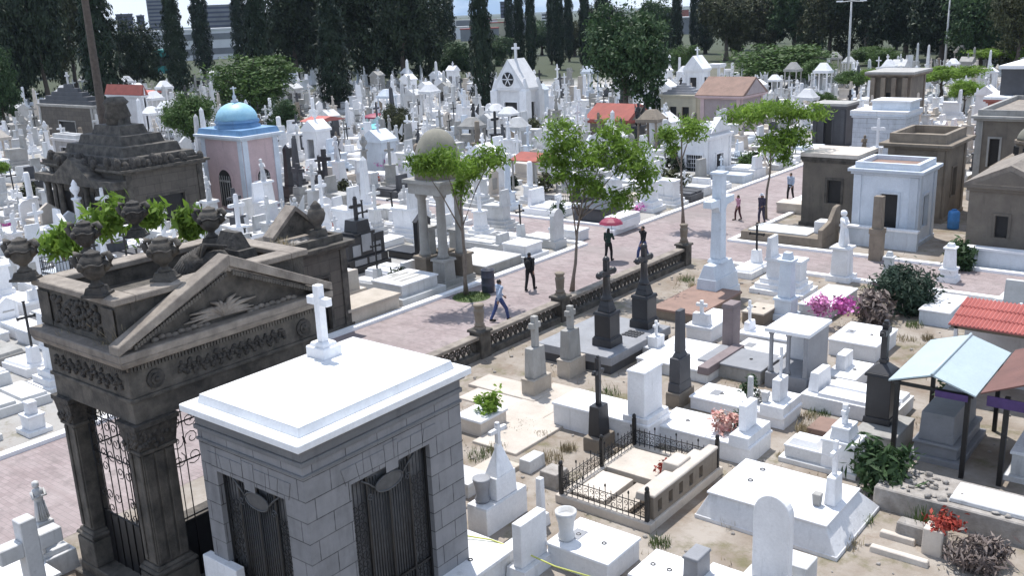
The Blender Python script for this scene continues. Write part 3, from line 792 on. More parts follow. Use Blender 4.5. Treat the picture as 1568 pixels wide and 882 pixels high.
# T2 iron railed plot with the perforated parapet
def railing(P, L, h=.62, n=None, z0=.2, posts=True):
    m = MB(); n = n or max(3, int(L/.16))
    m.tube([P(0, z0+.10), P(L, z0+.10)], .014, 4); m.tube([P(0, z0+h*.72), P(L, z0+h*.72)], .014, 4)
    for k in range(n+1):
        a = L*k/n; tall = k % 4 == 0
        m.tube([P(a, z0), P(a, z0+h*(1.0 if tall else .86))], .012, 4)
        if tall: m.ell(P(a, z0+h*1.02), (.028, .028, .05), 5, 4)
        if k < n:
            spiral(m, P, (a+L/n*.5, z0+h*.56), L/n*.45, 1, 1, .010, k); spiral(m, P, (a+L/n*.5, z0+h*.30), L/n*.45, 1, -1, .010, k+2)
    return m
x0, x1, y0, y1 = lot(996, 818, 850, 1107); take(x0, x1, y0, y1); ox, oy = (x0+x1)/2, (y0+y1)/2; hx, hy = (x1-x0)/2, (y1-y0)/2
t = thing('railed_plot', 'family plot enclosed by black wrought iron railing and a pierced dark stone parapet', 'grave plot', (ox, oy, 0))
k = MB(); kw = .24
k.box(-hx, hx, -hy, -hy+kw, -.02, .22); k.box(-hx, hx, hy-kw, hy, -.02, .20); k.box(-hx, -hx+kw, -hy+kw, hy-kw, -.02, .21); k.box(hx-kw-.02, hx, -hy+kw, hy-kw, -.02, .23)
k.build('kerb', 'beige', t, .015)
railing(lambda a, z: (-hx+.12+a, -hy+.12, z), 2*hx-.3).build('railing', 'iron', t)
railing(lambda a, z: (-hx+.12, -hy+.12+a, z), 2*hy-.24).build('railing', 'iron', t)
railing(lambda a, z: (-hx+.12+a, hy-.12, z), 2*hx-.3).build('railing', 'iron', t)
for a, b_ in ((-hx+.12, -hy+.12), (-hx+.12, hy-.12), (hx-.12, hy-.12), (-hx+.12, .1), (hx-.16, -hy+.12)):
    MB().cb(a, b_, .09, .09, .2, 1.0).ell((a, b_, 1.06), (.06, .06, .08), 7, 5).build('post', 'iron', t)
m = MB()
wall_x(m, -hy+.25, hy-.25, hx-.06, .16, .23, .80, [(-hy+.45+j*.52, -hy+.45+j*.52+.20, .34, .66) for j in range(int((2*hy-.9)/.52))]); m.build('pierced_parapet', 'brownstone', t)
m = MB(); m.box(hx-.30, hx-.02, -hy+.22, hy-.25, .802, .88); m.box(hx-.75, hx-.24, -.1, .65, .55, .95, .04); m.box(hx-.62, hx-.25, -hy+.3, -.15, .60, .80, .03); m.box(hx-.62, hx-.25, .7, hy-.5, .60, .78, .03)
m.build('stepped_headstone', 'beige', t, .02)
MB().box(-hx+.30, -.15, -hy+.35, -.12, .05, .24).build('grave_slab', 'beige', t, .01)
MB().box(-hx+.30, hx-.9, .05, hy-.45, .05, .28).build('grave_slab', 'beige', t, .01)
MB().box(-.05, hx-.85, -hy+.35, -.12, .05, .18).build('grave_slab', 'tan', t, .01)
blob(90, .22, .10, 21, 'flowers', 'petal_red', 'small clump of dark red flowers inside the railed plot', (ox+hx-1.0, oy+.55, .25))

# T3 / T4 white tombs with flowers
L = lot(1148, 686, 1000, 1181, .55); t, w, d = tomb('white tomb with a bouquet of mixed flowers in front of its plain headstone', L, .55, 'white', rings=True)
hblock(t, w/2-.62, w/2-.02, -d/2-.04, d/2+.04, .45, .80, 'white', 'head_block', .02); hblock(t, w/2-.50, w/2-.28, -.35, .35, .80, 1.55, 'whitewash')
bx_, by_ = L[1]-1.05, (L[2]+L[3])/2-.1
blob(260, .40, .13, 22, 'flowers', 'petal_mixed', 'large bouquet of cream and red flowers on a white tomb beside the railed plot', (bx_, by_, .56), rz=.32)
blob(120, .24, .13, 23, 'flowers', 'leaf_green', 'leafy greenery behind the cream and red bouquet', (bx_+.25, by_+.45, .62), 'greenery')
L = lot(1200, 659, 1057, 1226); t, w, d = tomb('low white tomb with a tall thin cross on its white head block', L, .42, 'whitewash', rings=True)
hblock(t, w/2-.75, w/2-.01, -d/2-.05, d/2+.05, .30, .68, 'white', 'head_block', .01); hb = hblock(t, w/2-.55, w/2-.30, -.28, .32, .68, 1.35, 'white')
hcross(t, w/2-.42, .02, 1.35, .95, .42, .075, 'white', 'y'); hblock(t, w/2-.75, w/2-.6, -.5, -.35, .68, 1.0, 'offwhite', 'vase', -.03)
hblock(t, w/2-1.25, w/2-1.1, -.45, -.3, .42, 1.35, 'offwhite', 'cross_post', .01)
blob(110, .20, .12, 24, 'flowers', 'petal_white', 'pale peach flowers beside the post on the low white tomb', (L[1]-.95, L[2]+.7, .44))
blob(110, .24, .14, 25, 'flowers', 'leaf_green', 'dark green fronds leaning on the post of the low white tomb', (L[1]-1.35, L[2]+.55, .44), 'greenery', rz=.4)
# T5, T6
L = lot(1281, 674, 1236, 1300); tomb('low flat brown stone slab on the ground by the black monument', L, .18, 'redstone', .06, .02, name='grave_slab', cat='grave slab')
L = lot(1310, 737, 1191, 1331); t, w, d = tomb('grey-white tomb with a sloping lid and a stepped cross pedestal', L, .50, 'offwhite', .06, .03, lidmat='white', step=.14)
hblock(t, -w/2+.06, w/2-.95, -d/2+.06, d/2-.06, .50, .66, 'white', 'raised_lid', .10)
hblock(t, w/2-.85, w/2+.03, -d/2-.03, d/2+.03, .10, .86, 'white', 'pedestal', .02, cap=.05); hblock(t, w/2-.68, w/2-.14, -.36, .36, .93, 1.22, 'white', 'pedestal_step', .05, cap=.03)
hcross(t, w/2-.41, 0, 1.29, .55, .34, .13, 'white', 'y', .62)
# T7 black monument by the canopy
L = lot(1368, 706, 1306, 1398); t, w, d = tomb('tall black cross monument with a pyramid cap beside the blue canopy', L, .62, 'concrete', .08, .02, name='cross_monument', cat='monument')
Ld = lot(1360, 655, 1321, 1374, .62); cx_, cy_ = (Ld[0]+Ld[1])/2-(L[0]+L[1])/2, (Ld[2]+Ld[3])/2-(L[2]+L[3])/2; dw, dd = Ld[1]-Ld[0], Ld[3]-Ld[2]
zt = up(Ld[1], Ld[2], 583); dd = min(dd, dw)
m = MB().cb(cx_, cy_, dw*1.08, dd*1.08, .622, .80, .02).cb(cx_, cy_, dw*.94, dd*.94, .80, zt).cb(cx_, cy_, dw*1.12, dd*1.12, zt, zt+.10, .02).cb(cx_, cy_, dw*1.04, dd*1.04, zt+.10, zt+.34, dw*.36).cb(cx_, cy_, dw*.30, dd*.30, zt+.34, zt+.46)
m.build('die', 'black', t, .012)
zc_ = up(L[0]+w/2+cx_, L[2]+d/2+cy_, 495); MB().cross(cx_, cy_, zt+.46, zc_-zt-.46, .52, .17, 'y', .76, .7).build('cross', 'black', t, .01)

# ------------------------------------------------------------------ canopies at the right
def canopy():
    ze = 2.35
    nl = at(1357, 590, ze); nr = at(1489, 606, ze); fr = at(1546, 540, ze); y0, y1 = nr[1], fr[1]; x0, x1 = nl[0], nr[0]
    mx_ = (x0+x1)/2; zr = up(mx_, y0, 576)
    t = thing('canopy', 'pale blue metal gable canopy on thin dark posts over a grey tomb', 'canopy', (mx_, (y0+y1)/2, 0)); hx, hy = (x1-x0)/2, (y1-y0)/2; zr = max(zr, ze+.35)
    for s in (-1, 1):
        MB().prism([(s*(hx+.08), ze-.04), (s*(hx+.08), ze), (0, zr), (0, zr-.045)], 'y', -hy, hy).build('roof_sheet', 'roofblue', t)
    m = MB().tube([(0, -hy, zr+.01), (0, hy, zr+.01)], .045, 6); m.build('ridge_cap', 'roofblue', t)
    for a in (-hx+.12, hx-.12):
        for b in (-hy+.15, hy-.15):
            MB().cb(a, b, .11, .11, -.02, ze-.02).build('post', 'iron', t)
    m = MB()
    for b in (-hy+.15, hy-.15): m.box(-hx, hx, b-.035, b+.035, ze-.13, ze-.045); m.tube([(-hx, b, ze-.06), (0, b, zr-.08), (hx, b, ze-.06)], .03, 4)
    m.build('tie_beam', 'iron', t)
    m = MB(); m.box(.1, hx-.1, -hy+.02, -hy+.04, ze-.22, ze-.05); m.build('purple_swag', 'purple', t)
    take(x0, x1, y0, y1, 0)
    L = (x0+.35, x1-.25, y0+.55, y1-.5)
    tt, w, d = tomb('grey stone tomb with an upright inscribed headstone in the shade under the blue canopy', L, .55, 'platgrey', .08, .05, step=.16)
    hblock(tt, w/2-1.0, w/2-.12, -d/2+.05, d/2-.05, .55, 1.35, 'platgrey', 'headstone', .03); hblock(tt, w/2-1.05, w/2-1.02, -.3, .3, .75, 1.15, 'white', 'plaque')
    blob(150, .28, .14, 31, 'flowers', 'leaf_green', 'potted green plant with red blooms under the blue canopy', (x0+.55, y1-.2, .4), 'plant', rz=.6)
    # brown roofed neighbour
    zb = 2.42
    X0 = x1+.16; X1 = X0+3.4
    t = thing('canopy', 'brown sheet-roofed shelter with a purple fascia next to the blue canopy', 'canopy', (X0+1.7, (y0+y1)/2+.1, 0))
    MB().prism([(-1.7, zb-.04), (-1.7, zb), (0, zb+.75), (0, zb+.70)], 'y', -hy, hy).build('roof_sheet', 'roofbrown', t)
    MB().prism([(1.7, zb-.04), (1.7, zb), (0, zb+.75), (0, zb+.70)], 'y', -hy, hy).build('roof_sheet', 'roofbrown', t)
    MB().box(-1.55, 1.6, -hy+.03, -hy+.06, zb-.32, zb-.05).build('fascia', 'purple', t)
    for a in (-1.1, 1.5):
        for b in (-hy+.12, hy-.12): MB().cb(a, b, .12, .12, -.02, zb-.02).build('post', 'iron', t)
    take(X0, X1, y0, y1, 0)
    tt, w, d = tomb('white tomb standing under the brown roofed shelter', (X0+.6, X1-.4, y0+.6, y1-.6), .8, 'offwhite', .09, .05, lidmat='white', step=.15)
    hblock(tt, w/2-.6, w/2-.1, -.5, .5, .8, 1.5, 'white')
canopy()
def tiled_roof():
    zb, zt = 2.30, 2.95
    a = at(1452, 497, zb); x0 = a[0]; y0 = a[1]
    y1 = y0+1.9; x1 = x0+5.0
    ztop = up(x0, y1, 456); t = thing('tiled_shelter', 'red corrugated tile lean-to roof on white posts behind the blue canopy', 'shelter', ((x0+x1)/2, (y0+y1)/2, 0)); hx, hy = (x1-x0)/2, (y1-y0)/2
    m = MB(); n = 44
    for k in range(n):
        xa = -hx+2*hx*k/n; xb = -hx+2*hx*(k+1)/n-.004
        for r_ in range(3):
            u0, u1 = r_/3, (r_+1)/3; ya, yb = -hy+2*hy*u0-.03, -hy+2*hy*u1; za, zb_ = zb+(ztop-zb)*u0+.03, zb+(ztop-zb)*u1
            xm = (xa+xb)/2
            m.add([(xa, ya, za), (xm, ya, za+.06), (xb, ya, za), (xa, yb, zb_), (xm, yb, zb_+.06), (xb, yb, zb_), (xa, ya, za-.03), (xb, ya, za-.03), (xb, yb, zb_-.03), (xa, yb, zb_-.03)],
                  [(0, 1, 4, 3), (1, 2, 5, 4), (0, 2, 1), (3, 4, 5), (6, 9, 8, 7), (0, 6, 7, 2), (3, 5, 8, 9), (0, 3, 9, 6), (2, 7, 8, 5)])
    m.build('tile_roof', 'tilered', t)
    for a in (-hx+.2, 0, hx-.3): MB().cb(a, -hy+.15, .10, .10, -.02, zb).build('post', 'white', t)
    MB().box(-hx+.1, hx-.1, hy-.22, hy-.08, -.02, ztop-.1).build('back_wall', 'offwhite', t)
    MB().box(-hx+.05, hx-.05, -hy+.10, -hy+.20, zb-.12, zb-.01).build('beam', 'brownstone', t)
    take(x0, x1, y0, y1, 0)
tiled_roof()

# rubble plot wall, planter and dry plants, lower right corner
x0, x1 = -6.75, -1.0; y0, y1 = 22.0, 23.5; take(x0, x1, y0, y1)
t = thing('plot_wall', 'grey rough stone walled plot with debris on top below the blue canopy', 'low wall', ((x0+x1)/2, (y0+y1)/2, 0))
MB().box(-2.87, 2.87, -.75, .75, -.05, .55, .02).build('wall', 'rubble', t, .03); MB().box(-1.2, 2.9, -.55, .45, .552, .66, .03).build('top_slab', 'offwhite', t, .02)
q = random.Random(4)
m = MB()
for k in range(60): m.ell((q.uniform(-2.8, .2), q.uniform(-.7, .7), .56+q.uniform(0, .05)), (q.uniform(.03, .12), q.uniform(.03, .1), q.uniform(.02, .07)), 6, 4, .3, q)
m.build('rubble_stones', 'rubble', t)
x, y = at(1424, 853); t = thing('planter', 'broken beige stone planter holding red flowers at the lower right', 'planter', (x, y+.25, 0)); take(x-.6, x+1.6, y-.2, y+1.2)
MB().box(-.22, .22, -.2, .25, -.02, .62, .01).build('box', 'beige', t, .02); MB().box(-.9, -.24, .1, .5, -.02, .42, .03).build('side_stone', 'rubble', t, .03)
blob(240, .34, .12, 41, 'flowers', 'petal_red', 'red flowers spilling over the broken beige planter', (x+.15, y+.45, .55), rz=.16)
tuft('grass_tuft', 'green weeds behind the broken beige planter', x-.35, y+.95, 0, 160, .4, .6, 'grassblade', 42, 'weeds')
me = leaves('stems', [(0, 0, .25, .42, .40, .28), (.2, .3, .3, .32, .30, .28)], 2200, .085, 43, 3, .2, .3, 30, .2)
t = thing('dry_shrub', 'dried purplish-brown shrub beside the red flowers at lower right', 'shrub', (x+.85, y+.15, 0)); link('stems', me, 'drystem', t); trunk_mb(.6, .05, .02, 3, 6, .4, lz=.1).build('trunk', 'bark', t)
for k, (a, b, c_, dd_) in enumerate(((1335, 838, 1420, 872), (1345, 822, 1400, 838))):
    p, q_ = at(a, b), at(c_, dd_); L = (p[0], q_[0], min(p[1], q_[1]), min(p[1], q_[1])+.2)
    o = MB().box(-(L[1]-L[0])/2, (L[1]-L[0])/2, -.1, .1, -.03, .14, .02).build('kerb_stone', 'beige', None, .02, ((L[0]+L[1])/2, L[2]+.1, 0)); tag(o, ['long weathered beige kerb stone at the edge of the broken planter plot', 'shorter beige kerb stone left of the broken planter'][k], 'kerb stone')

# T13 arched stele
x, y = at(1180, 903); t = thing('arched_stele', 'tall round-topped white stele standing alone at the bottom edge of the view', 'gravestone', (x, y, 0)); take(x-.7, x+.8, y-.4, y+1.0)
hh = up(x, y, 757); wv = .40
pts = [(-wv, .25)]+[(wv*math.cos(math.pi-k*math.pi/14), hh-wv*1.15+wv*1.15*math.sin(k*math.pi/14)) for k in range(15)]+[(wv, .25)]
MB().prism(pts, 'y', -.10, .14).build('slab', 'white', t, .015)
MB().box(-.62, .62, -.3, .55, -.05, .25, .03).build('base', 'white', t, .015); MB().box(-.2, .65, .30, .9, .0, .55).build('rear_block', 'offwhite', t, .015)
# T14..T19 white tombs along the bottom
L = lot(930, 864, 838, 979, .55); t, w, d = tomb('white tomb with two dark ring marks on its lid in front of the railed plot', L, .55, 'white', .07, .04, rings=True)
x, y = at(859, 826, .0); MB_ = MB().lathe(0, 0, [(.17, 0), (.20, .1), (.16, .18), (.19, .45), (.24, .62), (.25, .70), (.20, .70), (.18, .6)], 14)
o = MB_.build('flower_vase', 'offwhite', None, 0, (L[0]+.28, L[2]+.35, .552)); tag(o, 'white stone flower vase on the corner of the bottom-centre tomb', 'vase')
L = lot(1023, 900, 964, 1064, .5); t, w, d = tomb('white tomb with ring marks and a dark side pedestal at the bottom edge', L, .5, 'white', .07, .04, rings=True)
hblock(t, w/2+.06, w/2+.42, -.1, .5, -.02, .95, 'platgrey', 'side_pedestal', .02, cap=.03)
L = lot(1128, 905, 1070, 1150, .5); t, w, d = tomb('small pale slab-topped tomb between the arched stele and its neighbour', L, .5, 'offwhite', .07, .04, lidmat='white')
L = lot(797, 807, 783, 836, 1.35); t = thing('headstone', 'plain thick white headstone seen from its side at bottom centre', 'gravestone', ((L[0]+L[1])/2, (L[2]+L[3])/2, 0)); w, d = max(L[1]-L[0], .16), L[3]-L[2]
take(L[0]-.2, L[1]+.2, L[2], L[3]); MB().cb(0, 0, w, d, .3, 1.35).build('slab', 'white', t, .012); MB().cb(0, 0, w+.3, d+.2, -.05, .3, .02).build('base', 'white', t, .012)
MB().box(-w/2-.5, -w/2-.16, -d/2+.1, d/2-.1, .0, .55).build('rear_block', 'white', t, .012)
L = lot(702, 899, 625, 786, .58); t, w, d = tomb('cracked white tomb with a dark cloth and a yellow rope lying over it', L, .58, 'offwhite', .09, .05, lidmat='white', rings=True)
m = MB(); pr = [(-w/2-.02, .60), (-w/2+.15, .615), (-w/2+.3, .61)]
m.box(-w/2+.02, -w/2+.26, -d/2-.075, -d/2+.42, .583, .60); m.box(-w/2+.02, -w/2+.26, -d/2-.075, -d/2-.055, .12, .598)
o = m.build('cloth', 'tarp', None, .02, ((L[0]+L[1])/2, (L[2]+L[3])/2, 0)); tag(o, 'dark blue-grey cloth draped over the left corner of the cracked white tomb', 'cloth')
p = [Vector((*at(640, 806, 1.0), 1.0)), Vector((*at(668, 812, .85), .85)), Vector((*at(720, 822, .64), .64)), Vector((*at(752, 827, .62), .62)), Vector((*at(800, 845, .5), .5)), Vector((*at(850, 868, .45), .45)), Vector((*at(905, 884, .42), .42))]
o = MB().tube(p, .018, 6).build('rope', 'rope'); tag(o, 'thin yellow rope stretched from the grey mausoleum door across the white tombs', 'rope')
# T18 white stepped cross
L = lot(747, 824, 717, 808); t, w, d = tomb('white stepped monument with a tapering block and cross right of the grey mausoleum', L, .72, 'white', .04, 0, name='cross_monument', cat='monument')
hblock(t, -w*.30, w*.42, -d*.20, d*.30, .72, 1.30, 'white', 'pedestal', .02); hblock(t, -w*.26, w*.38, -d*.16, d*.26, 1.30, 2.05, 'white', 'tapered_block', .22, .012)
cxx, cyy = w*.06, d*.05; zz = up(L[0]+w/2+cxx, L[2]+d/2+cyy, 650); MB().cross(cxx, cyy, 2.05, zz-2.05, .50, .11, 'y', .70, .9).build('cross', 'white', t, .01)
o = MB().lathe(0, 0, [(.16, 0), (.19, .08), (.15, .14), (.17, .4), (.22, .58), (.22, .62), (.18, .62)], 14).build('flower_vase', 'platgrey', None, 0, (L[0]+.25, L[2]+.3, .722)); tag(o, 'grey cylindrical vase on the stepped white monument beside the grey mausoleum', 'vase')
x, y = at(829, 803); t = thing('grave_cross', 'thin white grave post beside the corner of the iron railing', 'grave cross', (x, y, 0)); MB().cb(0, 0, .34, .34, -.02, .3, .03).build('foot', 'white', t, .01); MB().cb(0, 0, .17, .17, .30, up(x, y, 732), .01).build('post', 'white', t, .01); take(x-.2, x+.2, y-.2, y+.2)
# T20 planter, pale slabs, stones
L = lot(737, 670, 700, 776); t, w, d = tomb('beige box grave with a white slab and a green plant near the white mausoleum roof', L, .5, 'beige', .08, .05, lidmat='white')
blob(260, .36, .16, 51, 'foliage', 'leaf_bright', 'bright green leafy plant growing in the beige box grave', (L[1]-.25, L[3]-.45, .45), 'plant', rz=.38)
SL = [((868, 657, 700, 926), .05, 'beige', 'widest pale paving slab on the ground in front of the two grey crosses'), ((818, 619, 716, 850), .10, 'beige', 'large flat beige slab around the left grey cross monument'), ((790, 668, 730, 905), .07, 'beige', 'pale flat paving slab beside the white trapezoid tomb wall'), ((760, 742, 715, 800), .13, 'tan', 'low tan slab behind the stepped white monument'),
      ((812, 727, 794, 836), .36, 'offwhite', 'small loose white block lying on the dirt by the railed plot'), ((852, 752, 825, 872), .42, 'rubble', 'dark weathered stone trough left of the iron railing'), ((790, 700, 722, 868), .08, 'beige', 'cracked concrete slab in the dirt behind the stepped white monument')]
for a, h_, mt, lb in SL:
    L = lot(*a); x0, x1, y0, y1 = L; take(*L); o = MB().cb(0, 0, x1-x0, y1-y0, -.04, h_, .02).build('stone_slab', mt, None, .015, ((x0+x1)/2, (y0+y1)/2, 0)); tag(o, lb, 'stone slab')
# raised white tomb with the white stele
L = lot(992, 692, 848, 1026); t, w, d = tomb('long white tomb with a broad plain white stele behind the black cross', L, .78, 'white', .08, .04)
Ls = lot(992, 650, 960, 1026, .78)
hblock(t, w/2-.85, w/2+.02, -d/2-.02, -d/2+1.2, .60, .95, 'white', 'stele_foot', .03); hblock(t, w/2-.70, w/2-.14, -d/2+.06, -d/2+1.05, .95, up(L[1], L[2], 578), 'white', 'stele', .01, cap=.03)
# black cross on its rough plinth
L = lot(917, 697, 893, 942); t, w, d = tomb('slim black cross on a black die and rough plinth behind the railed plot', L, .42, 'brownstone', .05, 0, name='cross_monument', cat='monument')
zt = up((L[0]+L[1])/2+.25, (L[2]+L[3])/2-.25, 627); hblock(t, -w*.36, w*.36, -d*.32, d*.32, .42, zt, 'black', 'die', .03); zc_ = up((L[0]+L[1])/2, (L[2]+L[3])/2, 548)
MB().cross(0, 0, zt+.002, zc_-zt, .42, .13, 'y', .70, .6).build('cross', 'black', t, .01)
# two grey concrete crosses
for a, mt, lb, ctop in (((818, 612, 799, 845), 'concrete', 'left of two grey concrete crosses on brown blocks beside the pierced wall', 484), ((873, 581, 853, 897), 'concrete', 'right of two grey concrete crosses, standing against the dark platform', 468)):
    L = lot(*a); t, w, d = tomb(lb, L, .62, 'tan', .05, .02, name='cross_monument', cat='monument')
    zt = .62+1.0; hblock(t, -w*.40, w*.36, -d*.38, d*.34, .62, zt, mt, 'die', .03); MB().cross(0, 0, zt+.002, up((L[0]+L[1])/2, (L[2]+L[3])/2, ctop)-zt, .44, .19, 'y', .70).build('cross', mt, t, .01)
# grey platform with the two tall black monuments
L = lot(935, 574, 826, 1024); t, w, d = tomb('polished grey platform carrying two tall black monuments beside the pierced wall', L, .62, 'darkgrey', .30, .06, name='tomb_platform', cat='tomb', lidmat='platgrey')
m = MB()
for k in range(5):
    for j in range(3): m.cb(w/2-.9+k*.13, .3+j*.22, .09, .15, .622, .66)
m.build('ventilation_blocks', 'darkgrey', t)
def black_mon(a, lb, yarm, ytop, seed):
    L = lot(*a, z=.62); x0, x1, y0, y1 = L; w = x1-x0; d = min(y1-y0, w*1.1)
    cx, cy = (x0+x1)/2, y0+d/2; t = thing('black_monument', lb, 'monument', (cx, cy, .622))
    s = w
    m = MB().cb(0, 0, s, s, 0, .28, .01).cb(0, 0, s*.92, s*.92, .28, .34, .02).cb(0, 0, s*.82, s*.82, .34, 1.12).cb(0, 0, s*.92, s*.92, 1.12, 1.24, .03).cb(0, 0, s*.62, s*.62, 1.24, 1.42, .04).cb(0, 0, s*.52, s*.52, 1.42, 1.62, .05)
    m.build('pedestal', 'black', t, .012)
    za = up(cx, cy, yarm)-.622; zt = up(cx, cy, ytop)-.622
    m = MB().lathe(0, 0, [(.20, 1.62), (.22, 1.68), (.16, 1.76), (.135, 1.9), (.12, za-.14), (.16, za-.1)], 12)
    m.build('shaft', 'black', t)
    m = MB(); m.cb(0, 0, .17, .17, za-.1, zt-.1); m.box(-.08, .08, -.42, .42, za-.08, za+.10); m.ell((0, 0, zt-.04), (.13, .13, .13), 8, 6)
    for q_ in (-1, 1): m.ell((0, q_*.45, za), (.12, .13, .13), 8, 6)
    m.build('cross', 'black', t)
black_mon((935, 535, 906, 954), 'tall black cross monument on the grey platform, nearer of the pair', 418, 396, 1)
black_mon((993, 506, 964, 1009), 'tall black cross monument on the grey platform, farther of the pair', 396, 376, 2)
# dark broken column
L = lot(1040, 628, 1019, 1063); t, w, d = tomb('dark square broken column on a dark die and brown plinth', L, .48, 'brownstone', .05, 0, name='column_monument', cat='monument')
z1 = up(L[1]-.05, L[2]+.05, 553); hblock(t, -w*.45, w*.42, -d*.42, d*.40, .48, .78, 'darkgrey', 'die_foot', .02); hblock(t, -w*.40, w*.38, -d*.37, d*.35, .78, z1, 'darkgrey', 'die', .01); hblock(t, -w*.30, w*.28, -d*.28, d*.26, z1, z1+.16, 'darkgrey', 'neck', .06)
hblock(t, -w*.22, w*.20, -d*.20, d*.18, z1+.16, up((L[0]+L[1])/2, (L[2]+L[3])/2, 474), 'darkgrey', 'shaft', .02)
# low tombs beside the mauve pillar
L = lot(1083, 588, 975, 1137); t, w, d = tomb('wide three-slab white tomb with a mauve stone pillar at its corner', L, .42, 'offwhite', .07, .03, lidmat='white')
for k in (-1, 1): hblock(t, -w/2+.1, w/2-.5, k*d/6-.012, k*d/6+.012, .42, .426, 'concrete', 'joint', 0, 0)
hblock(t, w/2-.35, w/2+.05, -d/2-.05, d/2+.05, .30, .56, 'mauvestone', 'edge_step', .01)
L2 = lot(1120, 536, 1104, 1134, .3); x0, x1, y0, y1 = L2; t = thing('stone_pillar', 'mauve-brown square stone pillar standing behind the three-slab white tomb', 'pillar', ((x0+x1)/2, (y0+y1)/2, 0)); w, d = x1-x0, min(y1-y0, .6); take(*L2)
MB().cb(0, 0, w, d, -.02, up(x1, y0, 475)).build('shaft', 'mauvestone', t, .015); zt = up(x1, y0, 475); MB().cb(0, 0, w*1.15, d*1.15, zt+.002, zt+.16, .03).build('cap', 'mauvestone', t, .015)
# brick-red flat tomb and the great white cross
L = lot(1068, 499, 998, 1134); t, w, d = tomb('flat brown-red stone tomb beside the foot of the great white cross', L, .45, 'brownstone', .10, .05, lidmat='redstone')
L = lot(1097, 464, 1062, 1134); x0, x1, y0, y1 = L; take(*L); w, d = x1-x0, y1-y0; ox, oy = (x0+x1)/2, (y0+y1)/2
t = thing('great_cross', 'tallest white stone cross on a sloping white pedestal by the avenue', 'monument', (ox, oy, 0)); zp = up(x1, y0, 412)
MB().box(-w/2, w/2, -d/2, d/2, -.05, .28, .02).box(-w/2+.06, w/2-.06, -d/2+.06, d/2-.06, .28, zp*.62, .06).box(-w/2+.14, w/2-.14, -d/2+.14, d/2-.14, zp*.62, zp, .16).build('pedestal', 'bluewhite', t, .015)
ztp = up(ox, oy, 266); za = up(ox, oy, 312)
m = MB().cb(0, 0, .70, .70, zp+.002, zp+.16, .06).cb(0, 0, .50, .50, zp+.16, za, .03).cb(0, 0, .44, .44, za, ztp).cb(0, 0, .60, .60, ztp, ztp+.10, .02)
for s in (-1, 1): m.prism([(s*.24, za-.34), (s*.24, za+.26), (s*1.05, za+.26), (s*1.05, za-.02), (s*.42, za-.08)], 'x', -.19, .19)
m.build('cross', 'bluewhite', t, .015)
# aedicule with the white flat roof
Lr = lot(1240, 514, 1170, 1275, 2.0); x0, x1, y0, y1 = Lr; take(*Lr); ox, oy = (x0+x1)/2, (y0+y1)/2; w, d = x1-x0, y1-y0
t = thing('tomb_shelter', 'small open white shrine with a flat white roof on two slim columns', 'shrine', (ox, oy, 0))
MB().cb(0, 0, w-.1, d-.1, -.05, .5).build('base', 'platgrey', t, .012); MB().cb(0, 0, w, d, 1.88, 2.0, .01).build('roof', 'whitewash', t, .012)
MB().box(w/2-.22, w/2-.08, -d/2+.1, d/2-.08, .5, 1.88).build('side_wall', 'platgrey', t); MB().box(-w/2+.1, w/2-.23, d/2-.22, d/2-.1, .5, 1.88).build('back_wall', 'whitewash', t)
for a in (-w/2+.18, w/2-.75): MB().lathe(a, -d/2+.2, [(.10, .5), (.10, .6), (.07, .64), (.065, 1.74), (.10, 1.80), (.10, 1.88)], 10).build('column', 'platgrey', t)
Lq = (x0-2.3, x0-.1, y0+.05, y1-.2); tq, w, d = tomb('dark-lidded tomb extending from the small open white shrine', Lq, .5, 'concrete', .07, .05, lidmat='platgrey', rings=True)
# assorted neighbours in the right-hand plots
MISC = [((1268, 492, 1222, 1312), .55, 'offwhite', 'white', 'white-lidded tomb carrying two bunches of pink flowers', None),
        ((1340, 556, 1268, 1372), .60, 'white', 'whitewash', 'broad bright white tomb left of the slender black cross', None),
        ((1308, 602, 1262, 1336), .45, 'white', 'whitewash', 'square white tomb in front of the broad bright one', None),
        ((1452, 503, 1406, 1480), .60, 'bluewhite', 'white', 'bluish white box tomb just left of the red tiled roof', None),
        ((1010, 552, 975, 1022), .40, 'white', 'white', 'small white tomb tucked behind the dark broken column', 'cross'),
        ((1190, 560, 1120, 1215), .30, 'concrete', 'offwhite', 'speckled white slab tomb behind the mauve pillar', None),
        ((1170, 640, 1120, 1200), .25, 'offwhite', 'offwhite', 'low pale tomb between the shrine and the flower-laden tombs', None),
        ((1168, 500, 1136, 1190), .5, 'brownstone', 'tan', 'striped brown stone tomb behind the mauve pillar', None),
        ((1375, 640, 1390, 1400), .3, 'concrete', 'offwhite', None, None)]
for a, h_, mt, lm, lb, hd in MISC:
    if lb is None: continue
    L = lot(*a); t, w, d = tomb(lb, L, h_, mt, .07, .04, lidmat=lm, rings=h_ > .35)
    if hd == 'cross': hblock(t, w/2-.5, w/2-.1, -.25, .25, h_, h_+.4, 'white'); hcross(t, w/2-.3, 0, h_+.4, .55, .36, .09, 'white')
L = lot(1295, 586, 1270, 1300); x0, x1, y0, y1 = L
x, y = at(1288, 584); t = thing('headstone', 'plain upright white headstone beside the small open shrine', 'gravestone', (x, y+.2, 0)); MB().cb(0, 0, .34, .75, -.02, .95, .02).build('slab', 'white', t, .012); MB().cb(0, 0, .55, .95, -.04, .22, .02).build('base', 'white', t, .012)
for k, (a, b, mt, lb) in enumerate(((1256, 478, 'petal_pink', 'bunch of light pink flowers on the white-lidded tomb'), (1290, 478, 'petal_magenta', 'bunch of magenta flowers on the white-lidded tomb'))):
    x, y = at(a, b, .6); blob(240, .40, .16, 60+k, 'flowers', mt, lb, (x, y, .56), rz=.34)
